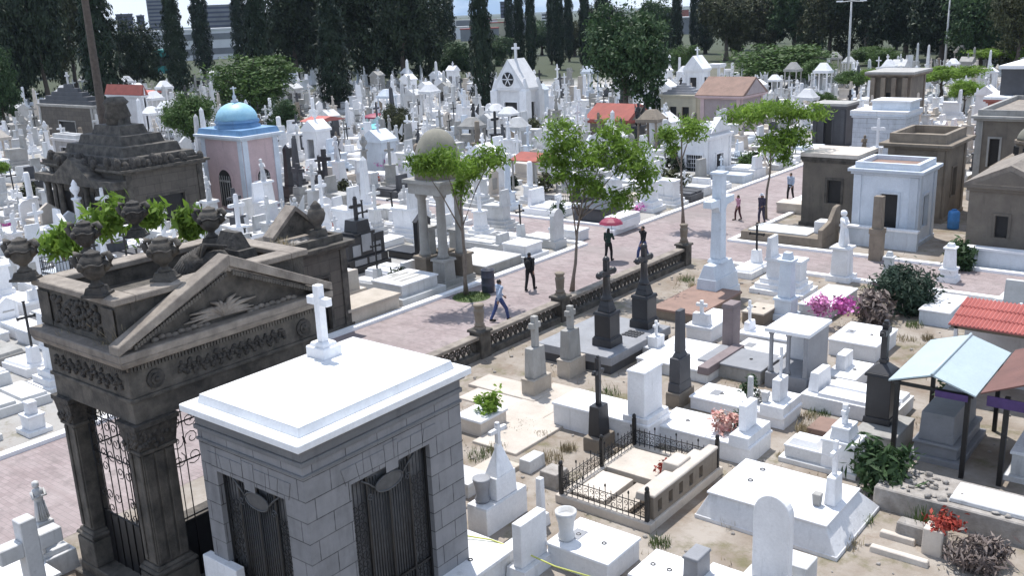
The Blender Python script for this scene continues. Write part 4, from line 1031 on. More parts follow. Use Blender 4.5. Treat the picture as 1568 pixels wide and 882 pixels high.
# pillars, statue, obelisk
def obel(label, px_, py_, topy, w, mat, seed=0, statue=False, capy=None):
    x, y = at(px_, py_); h = up(x, y, topy); t = thing('statue_monument' if statue else 'obelisk_monument', label, 'statue' if statue else 'monument', (x, y, 0)); take(x-w, x+w, y-w, y+w)
    MB().cb(0, 0, w*1.5, w*1.5, -.05, .25, .03).build('base', mat, t, .012)
    if statue:
        hp = h*.46; MB().cb(0, 0, w*1.05, w*1.05, .25, hp, .04).cb(0, 0, w*1.25, w*1.25, hp, hp+.10, .02).build('pedestal', mat, t, .012)
        figure(h-hp-.1).build('figure', mat, t, 0, (0, 0, hp+.1))
    else:
        hp = h*.30; MB().cb(0, 0, w*1.1, w*1.1, .25, hp).cb(0, 0, w*1.3, w*1.3, hp, hp+.10, .02).build('pedestal', mat, t, .012)
        MB().cb(0, 0, w*.85, w*.85, hp+.102, h*.86, w*.08).cb(0, 0, w*.95, w*.95, h*.86, h*.90).cb(0, 0, w*.6, w*.6, h*.9, h, .05).build('shaft', mat, t, .012)
    return t
def figure(h):
    """draped standing figure with bowed head, arms crossed at the chest and a mantle"""
    m = MB(); s = h/1.7
    m.lathe(0, 0, [(.26*s, 0), (.27*s, .1*s), (.22*s, .5*s), (.18*s, .85*s), (.19*s, 1.05*s), (.23*s, 1.25*s), (.20*s, 1.36*s), (.08*s, 1.42*s), (.07*s, 1.48*s)], 10, True, .8, 1)
    m.ell((.03*s, 0, 1.57*s), (.105*s, .095*s, .13*s), 8, 6)
    for q in (-1, 1): m.tube([(0, q*.22*s, 1.32*s), (.13*s, q*.25*s, 1.05*s), (.22*s, q*.04*s, 1.12*s)], [.075*s, .065*s, .045*s], 6)
    for k in range(5): m.tube([(.12*s, (k-2)*.07*s, .85*s), (.2*s, (k-2)*.1*s, .1*s)], [.03*s, .045*s], 4)
    m.lathe(-.04*s, 0, [(.13*s, 1.46*s), (.145*s, 1.56*s), (.13*s, 1.66*s), (.05*s, 1.71*s)], 8)
    return m
obel('slender white obelisk with a banded shaft right of the great cross', 1203, 488, 386, .62, 'bluewhite')
obel('white draped statue on a tall pedestal in front of the blue-white mausoleum', 1288, 428, 322, .72, 'white', 0, True)
obel('short thick white pillar between the bush and the brown mausoleum', 1452, 430, 372, .55, 'white')
obel('grey-white pillar monument in front of the dark bush', 1358, 455, 385, .45, 'offwhite')
def bush(label, px_, py_, r, h, n, mat, seed, size=.22, cat='bush'):
    x, y = at(px_, py_); t = thing('bush', label, cat, (x, y, 0)); take(x-r*.8, x+r*.8, y-r*.8, y+r*.8)
    link('foliage', leaves('foliage', [(0, 0, h*.5, r, r, h*.5), (r*.4, -r*.3, h*.35, r*.7, r*.7, h*.4), (-r*.4, r*.2, h*.6, r*.6, r*.6, h*.38)], n, size, seed, 2.2, .3, .25, 60, .4), mat, t)
    trunk_mb(h*.6, .09, .03, seed, 5, r*.5, lz=.2).build('stem', 'bark', t)
bush('large dark green bush among white tombs right of centre', 1385, 476, 1.0, 1.85, 7000, 'leaf_bush', 71, .105)
bush('brownish dry shrub at the left foot of the dark green bush', 1335, 492, .65, 1.2, 900, 'drystem', 72, .16)
bush('small green shrub at the corner of the brown gabled mausoleum', 1468, 412, .55, 1.3, 900, 'leaf_green', 73, .16)
bush('green shrub with rusty leaves in front of the left canopy post', 1348, 752, .60, 1.2, 1500, 'leaf_green', 74, .15)
x0, x1, y0, y1 = -11.0, 2.0, 46.15, 46.65; take(x0, x1, y0, y1)
t = thing('plot_wall', 'low white wall below the brown gabled mausoleum beside the cross path', 'low wall', ((x0+x1)/2, 46.4, 0)); MB().box(-6.5, 6.5, -.2, .2, -.02, .85).build('wall', 'bluewhite', t); MB().box(-6.55, 6.55, -.28, .28, .852, .95, .02).build('coping', 'whitewash', t)
L = lot(1206, 560, 1196, 1214)

# left-hand foreground: cross and statue at the lower left corner
x, y = at(44, 836, 1.75); t = thing('grave_cross', 'thick weathered white cross at the lower left corner', 'grave cross', (x, y, 0)); take(x-.8, x+.8, y-.8, y+.8)
zt = up(x, y, 794); MB().cb(0, 0, .7, .9, -.05, .6, .04).build('base', 'offwhite', t, .015); MB().cross(0, 0, .602, zt-.6, 1.30, .34, 'y', .66).build('cross', 'offwhite', t, .02)
x, y = at(72, 855, .3); t = thing('statue_monument', 'small greenish-white draped statue on a stepped block at lower left', 'statue', (x, y, 0)); take(x-.5, x+.5, y-.5, y+.5)
zt = up(x, y, 742); MB().cb(0, 0, 1.0, 1.0, -.05, .5, .02).cb(0, 0, .8, .8, .5, .62, .03).build('pedestal', 'offwhite', t, .015); figure((zt-.62)*.62).build('figure', 'offwhite', t, 0, (-.1, .1, .62+(zt-.62)*.38)); MB().cb(-.1, .1, .42, .42, .622, .62+(zt-.62)*.38, .03).build('plinth', 'offwhite', t, .015)
MB().lathe(.28, -.22, [(.10, .622), (.12, .7), (.09, .78), (.13, 1.0), (.14, 1.05)], 10).build('vase', 'offwhite', t)
L = lot(34, 900, -40, 90, .55); tomb('white slab tomb beneath the corner cross at lower left', L, .5, 'offwhite', .07, .04, lidmat='white')
L = lot(368, 872, 316, 385, 1.7); x0, x1, y0, y1 = L; x, y = (x0+x1)/2, y0; t = thing('headstone', 'white flat-topped headstone just below the grey mausoleum door', 'gravestone', (x, y, 0)); take(x-.6, x+.6, y-.3, y+.3)
MB().cb(0, 0, x1-x0, .22, .3, 1.7, .01).build('slab', 'white', t, .012); MB().cb(0, 0, x1-x0+.3, .6, -.05, .3, .02).build('base', 'white', t, .012)
L = lot(45, 672, 25, 82); t, w, d = tomb('white box tomb with a raised lid across the avenue behind the dark mausoleum', L, .62, 'white', .07, .04, step=.15); hblock(t, -w*.3, w*.3, -d*.3, d*.3, .62, .95, 'white', 'raised_block', .02, cap=.03)

# ------------------------------------------------------------------ chapels and mausoleums of the middle distance
def building(label, L, h, wall, roof='flat', rmat=None, ops_y=(), ops_x=(), trim=None, name='mausoleum', cat='mausoleum', rh=1.0, over=.18, plinth=.4, cross=0, par=.35, th=.3, pil=True, door='doordark', grille=False, steps=0):
    x0, x1, y0, y1 = L; take(*L, .3); w, d = x1-x0, y1-y0; trim = trim or wall; rmat = rmat or trim
    t = thing(name, label, cat, ((x0+x1)/2, (y0+y1)/2, 0)); hx, hy = w/2, d/2
    oy = [(-hx+a*w, -hx+b*w, zb*h, zt*h) for a, b, zb, zt in ops_y]; ox_ = [(-hy+a*d, -hy+b*d, zb*h, zt*h) for a, b, zb, zt in ops_x]
    m = MB(); wall_y(m, -hx, hx, -hy, th, 0, h, oy); wall_x(m, -hy+th, hy, hx, th, 0, h, ox_); m.box(-hx, -hx+th, -hy+th, hy, 0, h); m.box(-hx+th, hx-th, hy-th, hy, 0, h)
    wl = m.build('wall', wall, t)
    MB().box(-hx-.1, hx+.1, -hy-.1, hy+.1, -.05, plinth*.5).build('plinth', trim, t) if not (oy and oy[0][2] < .02) else MB().box(-hx-.1, hx+.1, -hy-.1, hy+.1, -.05, .06).build('plinth', trim, t)
    for a, b, zb, zt in oy:
        dr = MB().box(a, b, -hy+th*.55, -hy+th*.7, zb, zt).build('door' if zb < h*.12 else 'window', door, t)
        f = MB(); f.box(a-.12, a-.002, -hy-.05, -hy-.003, zb, zt+.12); f.box(b+.002, b+.12, -hy-.05, -hy-.003, zb, zt+.12); f.box(a-.002, b+.002, -hy-.05, -hy-.003, zt+.002, zt+.12); f.build('frame', trim, dr)
        if grille:
            g_ = MB()
            for k in range(1, 7): g_.tube([(a+(b-a)*k/7, -hy+.06, zb), (a+(b-a)*k/7, -hy+.06, zt)], .022, 4)
            for k in range(1, 4): g_.tube([(a, -hy+.06, zb+(zt-zb)*k/4), (b, -hy+.06, zb+(zt-zb)*k/4)], .022, 4)
            g_.build('grille', 'white' if grille == 'w' else 'iron', dr)
    for a, b, zb, zt in ox_:
        dr = MB().box(hx-th*.7, hx-th*.55, a, b, zb, zt).build('door' if zb < h*.12 else 'window', door, t)
        f = MB(); f.box(hx+.003, hx+.05, a-.12, a-.002, zb, zt+.12); f.box(hx+.003, hx+.05, b+.002, b+.12, zb, zt+.12); f.box(hx+.003, hx+.05, a-.002, b+.002, zt+.002, zt+.12); f.build('frame', trim, dr)
    if pil:
        pw = min(.38, w*.12)
        for a in (-hx+.02, hx-pw-.02): MB().box(a, a+pw, -hy-.07, -hy-.004, .08, h-.02).build('pilaster', trim, wl)
        for a in (-hy+.02, hy-pw-.02): MB().box(hx+.004, hx+.07, a, a+pw, .08, h-.02).build('pilaster', trim, wl)
    o = over
    m = MB().box(-hx-o*.5, hx+o*.5, -hy-o*.5, hy+o*.5, h+.002, h+.14).box(-hx-o, hx+o, -hy-o, hy+o, h+.142, h+.30)
    m.build('cornice', trim, t, .012)
    z = h+.302; m = MB()
    if roof == 'flat':
        if par:
            r = MB(); r.box(-hx+.03, hx-.03, -hy+.03, -hy+.25, z, z+par); r.box(-hx+.03, hx-.03, hy-.25, hy-.03, z, z+par); r.box(-hx+.03, -hx+.25, -hy+.25, hy-.25, z, z+par); r.box(hx-.25, hx-.03, -hy+.25, hy-.25, z, z+par); r.build('parapet', trim, t)
        m.box(-hx+.26, hx-.26, -hy+.26, hy-.26, z, z+.08); ztop = z+par
    elif roof == 'gable_x':
        m.prism([(-hy-o, z), (hy+o, z), (hy+o, z+.07), (0, z+rh), (-hy-o, z+.07)], 'x', -hx-o, hx+o); ztop = z+rh
        MB().prism([(-hy+.2, z+.05), (hy-.2, z+.05), (0, z+rh-.2)], 'x', hx+o+.002, hx+o+.03).build('tympanum', wall, t)
    elif roof == 'gable_y':
        m.prism([(-hx-o, z), (hx+o, z), (hx+o, z+.07), (0, z+rh), (-hx-o, z+.07)], 'y', -hy-o, hy+o); ztop = z+rh
        MB().prism([(-hx+.3, z+.07), (hx-.3, z+.07), (0, z+rh-.25)], 'y', -hy-o-.03, -hy-o-.002).build('tympanum', wall, t)
    elif roof == 'pyramid':
        n = 5
        for k in range(n): m.box(-hx*(1-k/n)+.1, hx*(1-k/n)-.1, -hy*(1-k/n)+.1, hy*(1-k/n)-.1, z+rh*k/n, z+rh*(k+1)/n, min(hx, hy)/n*.3)
        ztop = z+rh
    elif roof == 'slab': m.box(-hx-o, hx+o, -hy-o, hy+o, z, z+.2); ztop = z+.2
    elif roof == 'none': ztop = z
    if roof != 'none': m.build('roof', rmat, t)
    if cross: hcross(t, 0, -hy*.0 if roof != 'flat' else -hy+.14, ztop-.02, cross, cross*.6, cross*.14, trim if trim in ('white', 'bluewhite', 'whitewash') else 'offwhite', 'x')
    t['h'] = 0; del t['h']
    return t, w, d, ztop
def Lh(cx, cy, lx, rx, h): return lot(cx, cy, lx, rx, h)

# pink chapel with the blue dome
L = lot(383, 332, 322, 436); x0, x1, y0, y1 = L; h = up(x1, y0, 216)
t, w, d, zt = building('pink chapel with a sky-blue dome and arched dark doorways', L, h, 'pinkwall', 'none', trim='bluewhite', name='chapel', cat='chapel', plinth=.5, over=.35)
hx, hy = w/2, d/2
def arch_door(t, face, a, wd, z0, z1, par=None):
    m = MB(); n = 12
    pts = [(a-wd/2, z0), (a-wd/2, z1-wd/2)]+[(a+wd/2*math.cos(math.pi-k*math.pi/n), z1-wd/2+wd/2*math.sin(k*math.pi/n)) for k in range(1, n)]+[(a+wd/2, z1-wd/2), (a+wd/2, z0)]
    P2 = [(a+(p-a)*1.22, z if z == z0 else z1-wd/2+(z-z1+wd/2)*1.22) for p, z in pts]
    if face == 'y': m.prism(P2, 'y', -hy-.05, -hy-.003)
    else: m.prism(P2, 'x', hx+.003, hx+.05)
    f = m.build('door_frame', 'pinkwall', t); m = MB()
    if face == 'y': m.prism(pts, 'y', -hy-.06, -hy-.052)
    else: m.prism(pts, 'x', hx+.052, hx+.06)
    dr = m.build('door', 'doordark', t); m = MB()
    for k in range(5):
        b = a-wd*.38+wd*.19*k
        if face == 'y': m.tube([(b, -hy-.08, z0), (b, -hy-.08, z1-wd*.3)], .03, 4)
        else: m.tube([(hx+.08, b, z0), (hx+.08, b, z1-wd*.3)], .03, 4)
    if face == 'y': m.box(a-wd*.45, a+wd*.45, -hy-.09, -hy-.065, z1-wd*.62, z1-wd*.52)
    else: m.box(hx+.065, hx+.09, a-wd*.45, a+wd*.45, z1-wd*.62, z1-wd*.52)
    m.build('grille', 'concrete', dr)
arch_door(t, 'y', 0, w*.30, .5, h*.60); arch_door(t, 'x', 0, d*.34, .5, h*.60)
MB().box(-hx-.15, hx+.15, -hy-.15, hy+.15, zt, zt+.35, .1).build('upper_band', 'domeband', t)
rd = min(hx, hy)*.98; zd = zt+.35; zap = up((x0+x1)/2, (y0+y1)/2, 156); zb_ = max(zd+.5, up((x0+x1)/2, (y0+y1)/2, 196))
MB().lathe(0, 0, [(rd*1.08, zd), (rd*1.08, zd+.15), (rd*1.0, zd+.2), (rd*.98, zb_-.25), (rd*1.06, zb_-.15), (rd*1.04, zb_)], 8, False).build('drum', 'domeband', t)
MB().lathe(0, 0, [(rd*.98*math.cos(k*math.pi/2/10), zb_+(zap-zb_)*math.sin(k*math.pi/2/10)) for k in range(11)], 24).build('dome', 'domeblue', t)
MB().lathe(0, 0, [(.22, zap-.04), (.24, zap+.1), (.10, zap+.18), (.14, zap+.35), (.05, zap+.5), (.04, zap+1.0)], 10).box(-.03, .03, -.22, .22, zap+.85, zap+.92).build('finial', 'bluewhite', t)

# dark ruinous mausoleum with the stepped stone roof
L = lot(205, 366, 92, 320); x0, x1, y0, y1 = L; h = up(x1, y0, 268)
t, w, d, zt = building('brown-black ruinous mausoleum with a stepped pyramidal stone roof left of the pink chapel', L, h, 'darkblock', 'pyramid', 'darkstone', [(.12, .26, .08, .62), (.42, .56, .08, .62), (.70, .84, .08, .62)], [(.25, .72, .10, .58)], 'darkstone', rh=up((x0+x1)/2, (y0+y1)/2, 176)-h-.3, over=.4)
hx, hy = w/2, d/2; z2 = up((x0+x1)/2, (y0+y1)/2, 148); MB().lathe(0, 0, [(.75, zt-1.6), (.7, zt-.2), (.82, zt-.1), (.62, z2-.5), (.8, z2-.35), (.5, z2)], 10).build('lantern', 'darkstone', t)
for k in range(6):
    a = -hx+.5+(2*hx-1)*k/5; MB().lathe(a, -hy-.55, [(.26, .1), (.2, .3), (.18, h*.72), (.28, h*.80)], 10).build('column', 'darkstone', t)
MB().box(-hx-.3, hx+.3, -hy-.95, -hy-.12, h*.80, h*.92).build('porch_beam', 'darkstone', t); MB().gable(-hx*.5, hx*.5, -hy-1.0, -hy-.1, h*.92+.002, 1.2, 'y').build('porch_gable', 'darkstone', t)
q = random.Random(8); m = MB(); m.box(-hx-.2, hx+.2, -hy-.35, -hy-.05, h+.32, h+.5)
for k in range(26): m.ell((q.uniform(-hx, hx), -hy-.2+q.uniform(-.2, .2), h+.4+q.uniform(0, .4)), (.22, .22, .35), 6, 5)
m.build('roof_crest', 'ornament', t); m = MB(); m.box(hx+.0, hx+.2, -hy, hy, h+.32, h+.5)
for k in range(14): m.ell((hx+.1, q.uniform(-hy, hy), h+.4+q.uniform(0, .4)), (.22, .22, .35), 6, 5)
m.build('roof_crest', 'ornament', t)
# further dark and pale mausoleums on the left
L = lot(150, 222, 68, 172); x0, x1, y0, y1 = L; h = up(x1, y0, 166)
building('dark mausoleum with a hipped slate roof and pale finial at far left', L, h, 'darkblock', 'pyramid', 'darkgrey', [(.35, .65, .02, .6)], [(.35, .65, .02, .6)], 'concrete', rh=up((x0+x1)/2, (y0+y1)/2, 128)-h-.3, cross=1.3)
L = lot(122, 250, 86, 142); x0, x1, y0, y1 = L; building('grey-white flat mausoleum below the hipped slate roof at far left', L, up(x1, y0, 218), 'concrete', 'flat', 'white', [(.3, .7, .02, .7)], (), 'offwhite')
L = lot(225, 205, 172, 232); x0, x1, y0, y1 = L; building('white mausoleum with a red roof behind the stepped stone pyramid', L, up(x1, y0, 150), 'white', 'gable_x', 'redroof', [(.4, .6, .02, .6)], (), 'white', rh=1.2)

# second dark mausoleum across the avenue, with the urn on its pediment
zz_ = _bis(lambda z: at(450, 388, z)[0], 1, 8, RX0-.5, True); L = Lh(450, 388, 388, 527, zz_); x0, x1, y0, y1 = L; x1 = min(x1, RX0-.5)
t, w, d, zt = building('second dark stone mausoleum with a low pediment and single urn across the avenue', (x0, x1, y0, y1), zz_-.3, 'darkblock', 'flat', 'darkledge', [(.35, .65, .02, .7)], [(.4, .6, .02, .7)], 'darkstone', par=.28, over=.3)
hx, hy = w/2, d/2
MB().prism([(-hy*.92, zt), (hy*.92, zt), (0, zt+1.0)], 'x', -hx*.45, -hx*.05).build('rear_pediment', 'darkstone', t)
for s in (-1, 1): MB().prism([(s*hy*.97, zt-.02), (s*hy*.97, zt+.16), (0, zt+1.2), (0, zt+1.01)], 'x', -hx*.5, 0).build('raking_cornice', 'darkledge', t)
u = MB().cb(0, 0, .55, .55, 0, .25, .04).lathe(0, 0, [(.16, .25), (.12, .35), (.30, .62), (.36, .85), (.30, 1.05), (.2, 1.12), (.22, 1.18), (.05, 1.38)], 12).build('urn', 'darkstone', t, 0, (hx*.55, hy*.35, zt))
for k in range(2): pass
m = MB(); q = random.Random(3)
for k in range(20): m.ell((q.uniform(-hx*.1, hx*.7), q.uniform(-hy*.7, hy*.3), zt-.2), (q.uniform(.1, .3), q.uniform(.1, .3), .16), 6, 4, .2, q)
m.build('roof_rubble', 'rubble', t)

# round-domed open temple with four columns
L = lot(682, 439, 640, 722); x0, x1, y0, y1 = L; take(*L); w, d = x1-x0, y1-y0; hx, hy = w/2, d/2
t = thing('domed_temple', 'open stone temple of four tall columns under a small greenish dome', 'temple', ((x0+x1)/2, (y0+y1)/2, 0)); zc_ = up(x1, y0, 300)
MB().box(-hx-.15, hx+.15, -hy-.15, hy+.15, -.05, .22).build('stylobate', 'concrete', t)
for sx in (-1, 1):
    for sy in (-1, 1):
        a, b = sx*(hx-.3), sy*(hy-.3); mt = 'darkgrey' if (sx, sy) != (1, -1) else 'concrete'
        MB().cb(a, b, .74, .74, .22, 1.15, .02).cb(a, b, .86, .86, 1.15, 1.26, .02).build('pedestal', 'brownstone' if mt == 'darkgrey' else 'concrete', t)
        MB().lathe(a, b, [(.30, 1.262), (.26, 1.4), (.23, 1.5), (.20, zc_-.3), (.30, zc_-.12), (.32, zc_)], 12).build('column', 'concrete' if mt == 'darkgrey' else 'concrete', t)
MB().box(-hx-.12, hx+.12, -hy-.12, hy+.12, zc_+.002, zc_+.5).box(-hx-.3, hx+.3, -hy-.3, hy+.3, zc_+.502, zc_+.66).build('entablature', 'concrete', t)
zap = up((x0+x1)/2, (y0+y1)/2, 196); r = 35*prj((x0+x1)/2, (y0+y1)/2, 5)[2]/F; zdr = up((x0+x1)/2, (y0+y1)/2, 247)
MB().lathe(0, 0, [(r*1.05, zc_+.66), (r*1.05, zdr-.1), (r*1.12, zdr)], 16, False).build('drum', 'brownstone', t)
MB().lathe(0, 0, [(r*math.cos(k*math.pi/2/9), zdr+(zap-zdr)*math.sin(k*math.pi/2/9)) for k in range(10)], 20).build('dome', 'domegrey', t)
for a, b, tp, lb in ((661, 424, 346, 'pale fluted stone pillar at the front corner of the domed temple'), (700, 410, 350, 'second pale stone pillar standing inside the line of the domed temple columns')):
    x, y = at(a, b); t = thing('stone_pillar', lb, 'pillar', (x, y, 0)); h = up(x, y, tp); MB().cb(0, 0, .6, .6, -.03, .5).cb(0, 0, .46, .46, .5, h-.15, .02).cb(0, 0, .58, .58, h-.148, h, .02).build('shaft', 'concrete', t)

# black stepped monument with white plaques
L = lot(536, 424, 528, 600); x0, x1, y0, y1 = L; x0 = x1-1.5; take(x0, x1, y0, y1); w, d = x1-x0, y1-y0
t = thing('plaque_monument', 'black stepped family monument with pale plaques and a black cross on top', 'monument', ((x0+x1)/2, (y0+y1)/2, 0)); h1 = up(x1, (y0+y1)/2, 392); h2 = up(x1, (y0+y1)/2, 356); h3 = up(x1, (y0+y1)/2, 338); h4 = up(x1, (y0+y1)/2, 305)
MB().box(-w/2, w/2, -d/2, d/2, -.05, h1*.45).box(-w/2+.08, w/2-.08, -d/2+.12, d/2-.12, h1*.45, h1).build('base', 'black', t, .01)
MB().box(-w/2+.15, w/2-.2, -d/2+.2, d/2-.2, h1, h2*.92).box(-w/2+.2, w/2-.25, -d*.24, d*.24, h2*.92, h2).box(-w/2+.25, w/2-.3, -d*.16, d*.16, h2, h3, .06).build('stepped_block', 'black', t, .01)
MB().cross(-.03, 0, h3, h4-h3, .62, .16, 'y', .62, .7).build('cross', 'black', t, .01)
for y, z, a, b in ((-d*.24, h1+.1, .5, .55), (0, h1+.25, .62, .85), (d*.24, h1+.1, .5, .5)): MB().box(w/2-.198, w/2-.16, y-a/2, y+a/2, z, z+b).build('plaque', 'platgrey', t)
for y in (-d*.2, d*.14): MB().box(w/2-.078, w/2-.05, y-.4, y+.4, h1*.52, h1*.92).build('plaque', 'platgrey', t)
# tombs along the left kerb
L = lot(528, 500, 488, 604); x0, x1, y0, y1 = L; x1 = RX0-.45; L = (x1-1.5, x1, y0, y1)
tomb('long tan stone tomb on the kerb just past the second dark mausoleum', L, .75, 'tan', .12, .08, lidmat='tan')
L = lot(617, 470, 588, 684); x0, x1, y0, y1 = L; x1 = min(x1, RX0-.45); t, w, d = tomb('white table tomb with an inscribed lid on wide steps at the left kerb', (x0-1.2, x1, y0, y1), .85, 'offwhite', .08, .05, lidmat='white', step=.3)
for k in range(3): hblock(t, -w*.3+k*w*.22, -w*.18+k*w*.22, -d*.3, d*.3, .85, .858, 'concrete', 'inscription', 0, 0)
L = lot(812, 404, 760, 846); tomb('large white stepped tomb at the corner of the avenue and the cross path', (L[0], min(L[1], RX0-.5), L[2], min(L[3], 41.2)), .8, 'white', .09, .05, step=.28)
L = lot(735, 425, 690, 800); x1 = min(L[1], RX0-.5); tomb('grey low kerbed grave along the avenue behind the thin tree', (x1-3.0, x1, L[2]+.4, L[2]+3.2), .45, 'concrete', .07, .03, lidmat='offwhite')
L = lot(905, 349, 864, 942); x0, x1, y0, y1 = L; t, w, d = tomb('polished black slab tomb beneath the overhanging street tree', (x0, min(x1, RX0-.5), max(y0, 46.1), max(y1, 48.5)), .9, 'darkgrey', .12, .12, lidmat='black')
L = lot(962, 364, 940, 1000); tomb('white stepped sarcophagus right of the polished black slab', (L[0], min(L[1], RX0-.5), L[2], L[3]), .95, 'white', .2, .06, step=.3)
for a, b, tp, ax_, mt, lb in ((503, 318, 228, .9, 'black', 'black cross on a white pedestal left of the domed temple, the taller of two'), (462, 318, 250, .8, 'darkgrey', 'dark grey cross on a stepped base right beside the pink chapel')):
    x, y = at(a, b); take(x-.8, x+.8, y-.8, y+.8); h = up(x, y, tp); t = thing('cross_monument', lb, 'monument', (x, y, 0))
    MB().cb(0, 0, 1.6, 1.6, -.05, .4, .05).cb(0, 0, 1.1, 1.1, .4, .9, .05).cb(0, 0, .7, .7, .9, h*.48, .04).build('pedestal', 'white' if mt == 'black' else 'concrete', t); MB().cross(0, 0, h*.48, h*.52, 1.1, .24, 'x', .70).build('cross', mt, t)
x, y = at(748, 447); t = thing('rubbish_barrel', 'dark blue-grey plastic barrel standing on the avenue edge', 'barrel', (x, y, 0)); MB().lathe(0, 0, [(.27, 0), (.29, .05), (.30, .3), (.315, .32), (.30, .35), (.30, .68), (.315, .7), (.30, .73), (.29, 1.0), (.31, 1.04), (.27, 1.04), (.26, .9)], 18).build('body', 'barrelgrey', t)

# right-hand row of mausoleums
def B(lb, a, ty, *args, z=0, **k):
    L = lot(*a, z) if z else lot(*a); h = z if z else up(L[1], L[2], ty); return building(lb, L, h, *args, **k), L, h
blk = B('tall dark stone mausoleum with a flat pale roof and square window by the avenue', (1306, 352, 1226, 1334), 252, 'brownwall', 'slab', 'beige', [(.48, .74, .38, .74)], (), 'darkstone', over=.12, pil=False)
(t, w, d, zt), L, h = B('blue-white plastered mausoleum with a dark doorway and corner pilasters', (1400, 380, 1302, 1426), 272, 'bluewhite', 'flat', 'redstone', [(.44, .70, .24, .74)], [(.3, .6, .24, .7)], 'bluewhite', par=.30, over=.25)
hx, hy = w/2, d/2
MB().box(-hx-.3, hx+.3, -hy-.75, -hy-.45, -.02, .9).build('front_parapet', 'bluewhite', t); MB().box(-hx-.34, hx+.34, -hy-.80, -hy-.40, .902, 1.0).build('parapet_coping', 'white', t)
x, y = at(1341, 398); t = thing('brick_post', 'tall weathered brown brick post in front of the blue-white mausoleum', 'post', (x, y, 0)); h = up(x, y, 300); MB().cb(0, 0, .55, .55, -.03, h*.42).cb(0, 0, .62, .62, h*.42, h*.5).cb(0, 0, .42, .42, h*.5, h, .01).build('shaft', 'brownstone', t)
B('long brown stone mausoleum with heavy cornices behind the blue-white one', (1448, 230, 1360, 1480), 0, 'brownstone', 'flat', 'brownstone', [(.40, .55, .3, .7)], [(.4, .6, .3, .7)], 'brownstone', z=_bis(lambda z: at(1448, 230, z)[1], 1, 9, 54.8, False), over=.4, par=.5)
(t, w, d, zt), L, h = B('brown gabled mausoleum with one narrow barred window at the right edge', (1597, 414, 1475, 1640), 300, 'brownwall', 'gable_y', 'darkledge', [(.36, .52, .38, .68)], (), 'brownwall', rh=.95, over=.22, pil=False)
B('dark grey-brown mausoleum with arched window behind the small domed one', (1615, 300, 1486, 1660), 188, 'brownwall', 'flat', 'darkledge', [(.18, .30, .35, .75)], (), 'concrete', over=.3)
(t, w, d, zt), L, h = B('small stone mausoleum with a rounded dome on a windowed drum at right', (1592, 352, 1512, 1630), 275, 'brownstone', 'slab', 'brownstone', (), (), 'brownstone')
x, y = (L[0]+L[1])/2, (L[2]+L[3])/2; r = w*.36; za = up(x, y, 206)
m = MB().lathe(0, 0, [(r, zt), (r, zt+.85), (r*1.12, zt+.9), (r*1.12, zt+1.05)], 14, False); dm_ = m.build('drum', 'brownstone', t)
for k in range(10): a = k*.628; MB().box(r*math.cos(a)-.1, r*math.cos(a)+.1, r*math.sin(a)-.1, r*math.sin(a)+.1, zt+.25, zt+.7).build('drum_window', 'doordark', dm_)
MB().lathe(0, 0, [(r*math.cos(k*math.pi/16), zt+1.05+max(za-zt-1.05, .8)*math.sin(k*math.pi/16)) for k in range(9)], 16).build('dome', 'domegrey', t)
(t, w, d, zt), L, h = B('grey-white striped mausoleum with a raised white roof behind the dark one', (1381, 265, 1302, 1402), 182, 'stripeblock', 'slab', 'white', (), (), 'bluewhite', pil=False)
MB().box(-w*.2, w*.52, -d*.3, d*.4, zt, zt+.55).build('raised_roof', 'bluewhite', t); MB().box(-w*.23, w*.55, -d*.33, d*.43, zt+.552, zt+.68).build('roof_slab', 'whitewash', t)
B('dark slate-grey mausoleum with a tall dark doorway beyond the striped one', (1292, 226, 1243, 1308), 168, 'darkgrey', 'slab', 'concrete', [(.35, .6, .02, .72)], (), 'darkgrey')
(t, w, d, zt), L, h = B('tall brown mausoleum with four stone pillars and a flat slab roof', (1388, 196, 1330, 1412), 118, 'brownwall', 'slab', 'concrete', [(.4, .6, .02, .7)], (), 'brownstone', over=.5)
for k in range(4): MB().cb(-w/2+.3+(w-.6)*k/3, -d/2-.35, .4, .4, .1, h).build('column', 'brownstone', t)
(t, w, d, zt), L, h = B('red mausoleum with a two-tier bright white roof at the right edge', (1618, 238, 1506, 1665), 160, 'redwall', 'slab', 'white', [(.3, .45, .2, .7)], (), 'redwall', over=.3)
MB().box(-w/2+.5, w/2-.4, -d/2+1.2, d/2-.4, zt, zt+2.0).build('upper_storey', 'darkgrey', t); MB().box(-w/2+.3, w/2-.2, -d/2+1.0, d/2-.2, zt+2.002, zt+2.25).build('upper_roof', 'whitewash', t)
# curved stone plot by the avenue corner
L = lot(1243, 392, 1112, 1285); x0, x1, y0, y1 = L; x0 = max(x0, RX1+.5); y0 = max(y0, 46.1); t = thing('kerbed_grave', 'raised brown stone grave plot with a curved side wall beside the avenue corner', 'grave plot', ((x0+x1)/2, (y0+y1)/2, 0)); w, d = x1-x0, max(y1-y0, 2.2); take(x0, x1, y0, y0+d)
MB().box(-w/2, w/2, -d/2, d/2, -.03, .55, .03).build('base', 'brownstone', t, .02); MB().box(-w/2+.3, w/2-.9, -d/2+.3, d/2-.3, .552, .62).build('slab', 'offwhite', t)
MB().prism([(-d/2+.02, .55), (d/2, .55), (d/2, 1.9), (d/2-.5, 1.85), (0, 1.25), (-d/2+.02, 1.0)], 'x', w/2-.25, w/2-.02).build('curved_wall', 'brownstone', t, .02); MB().box(w/2-.9, w/2-.3, 0, d/2-.3, .552, 1.15).build('headblock', 'white', t)
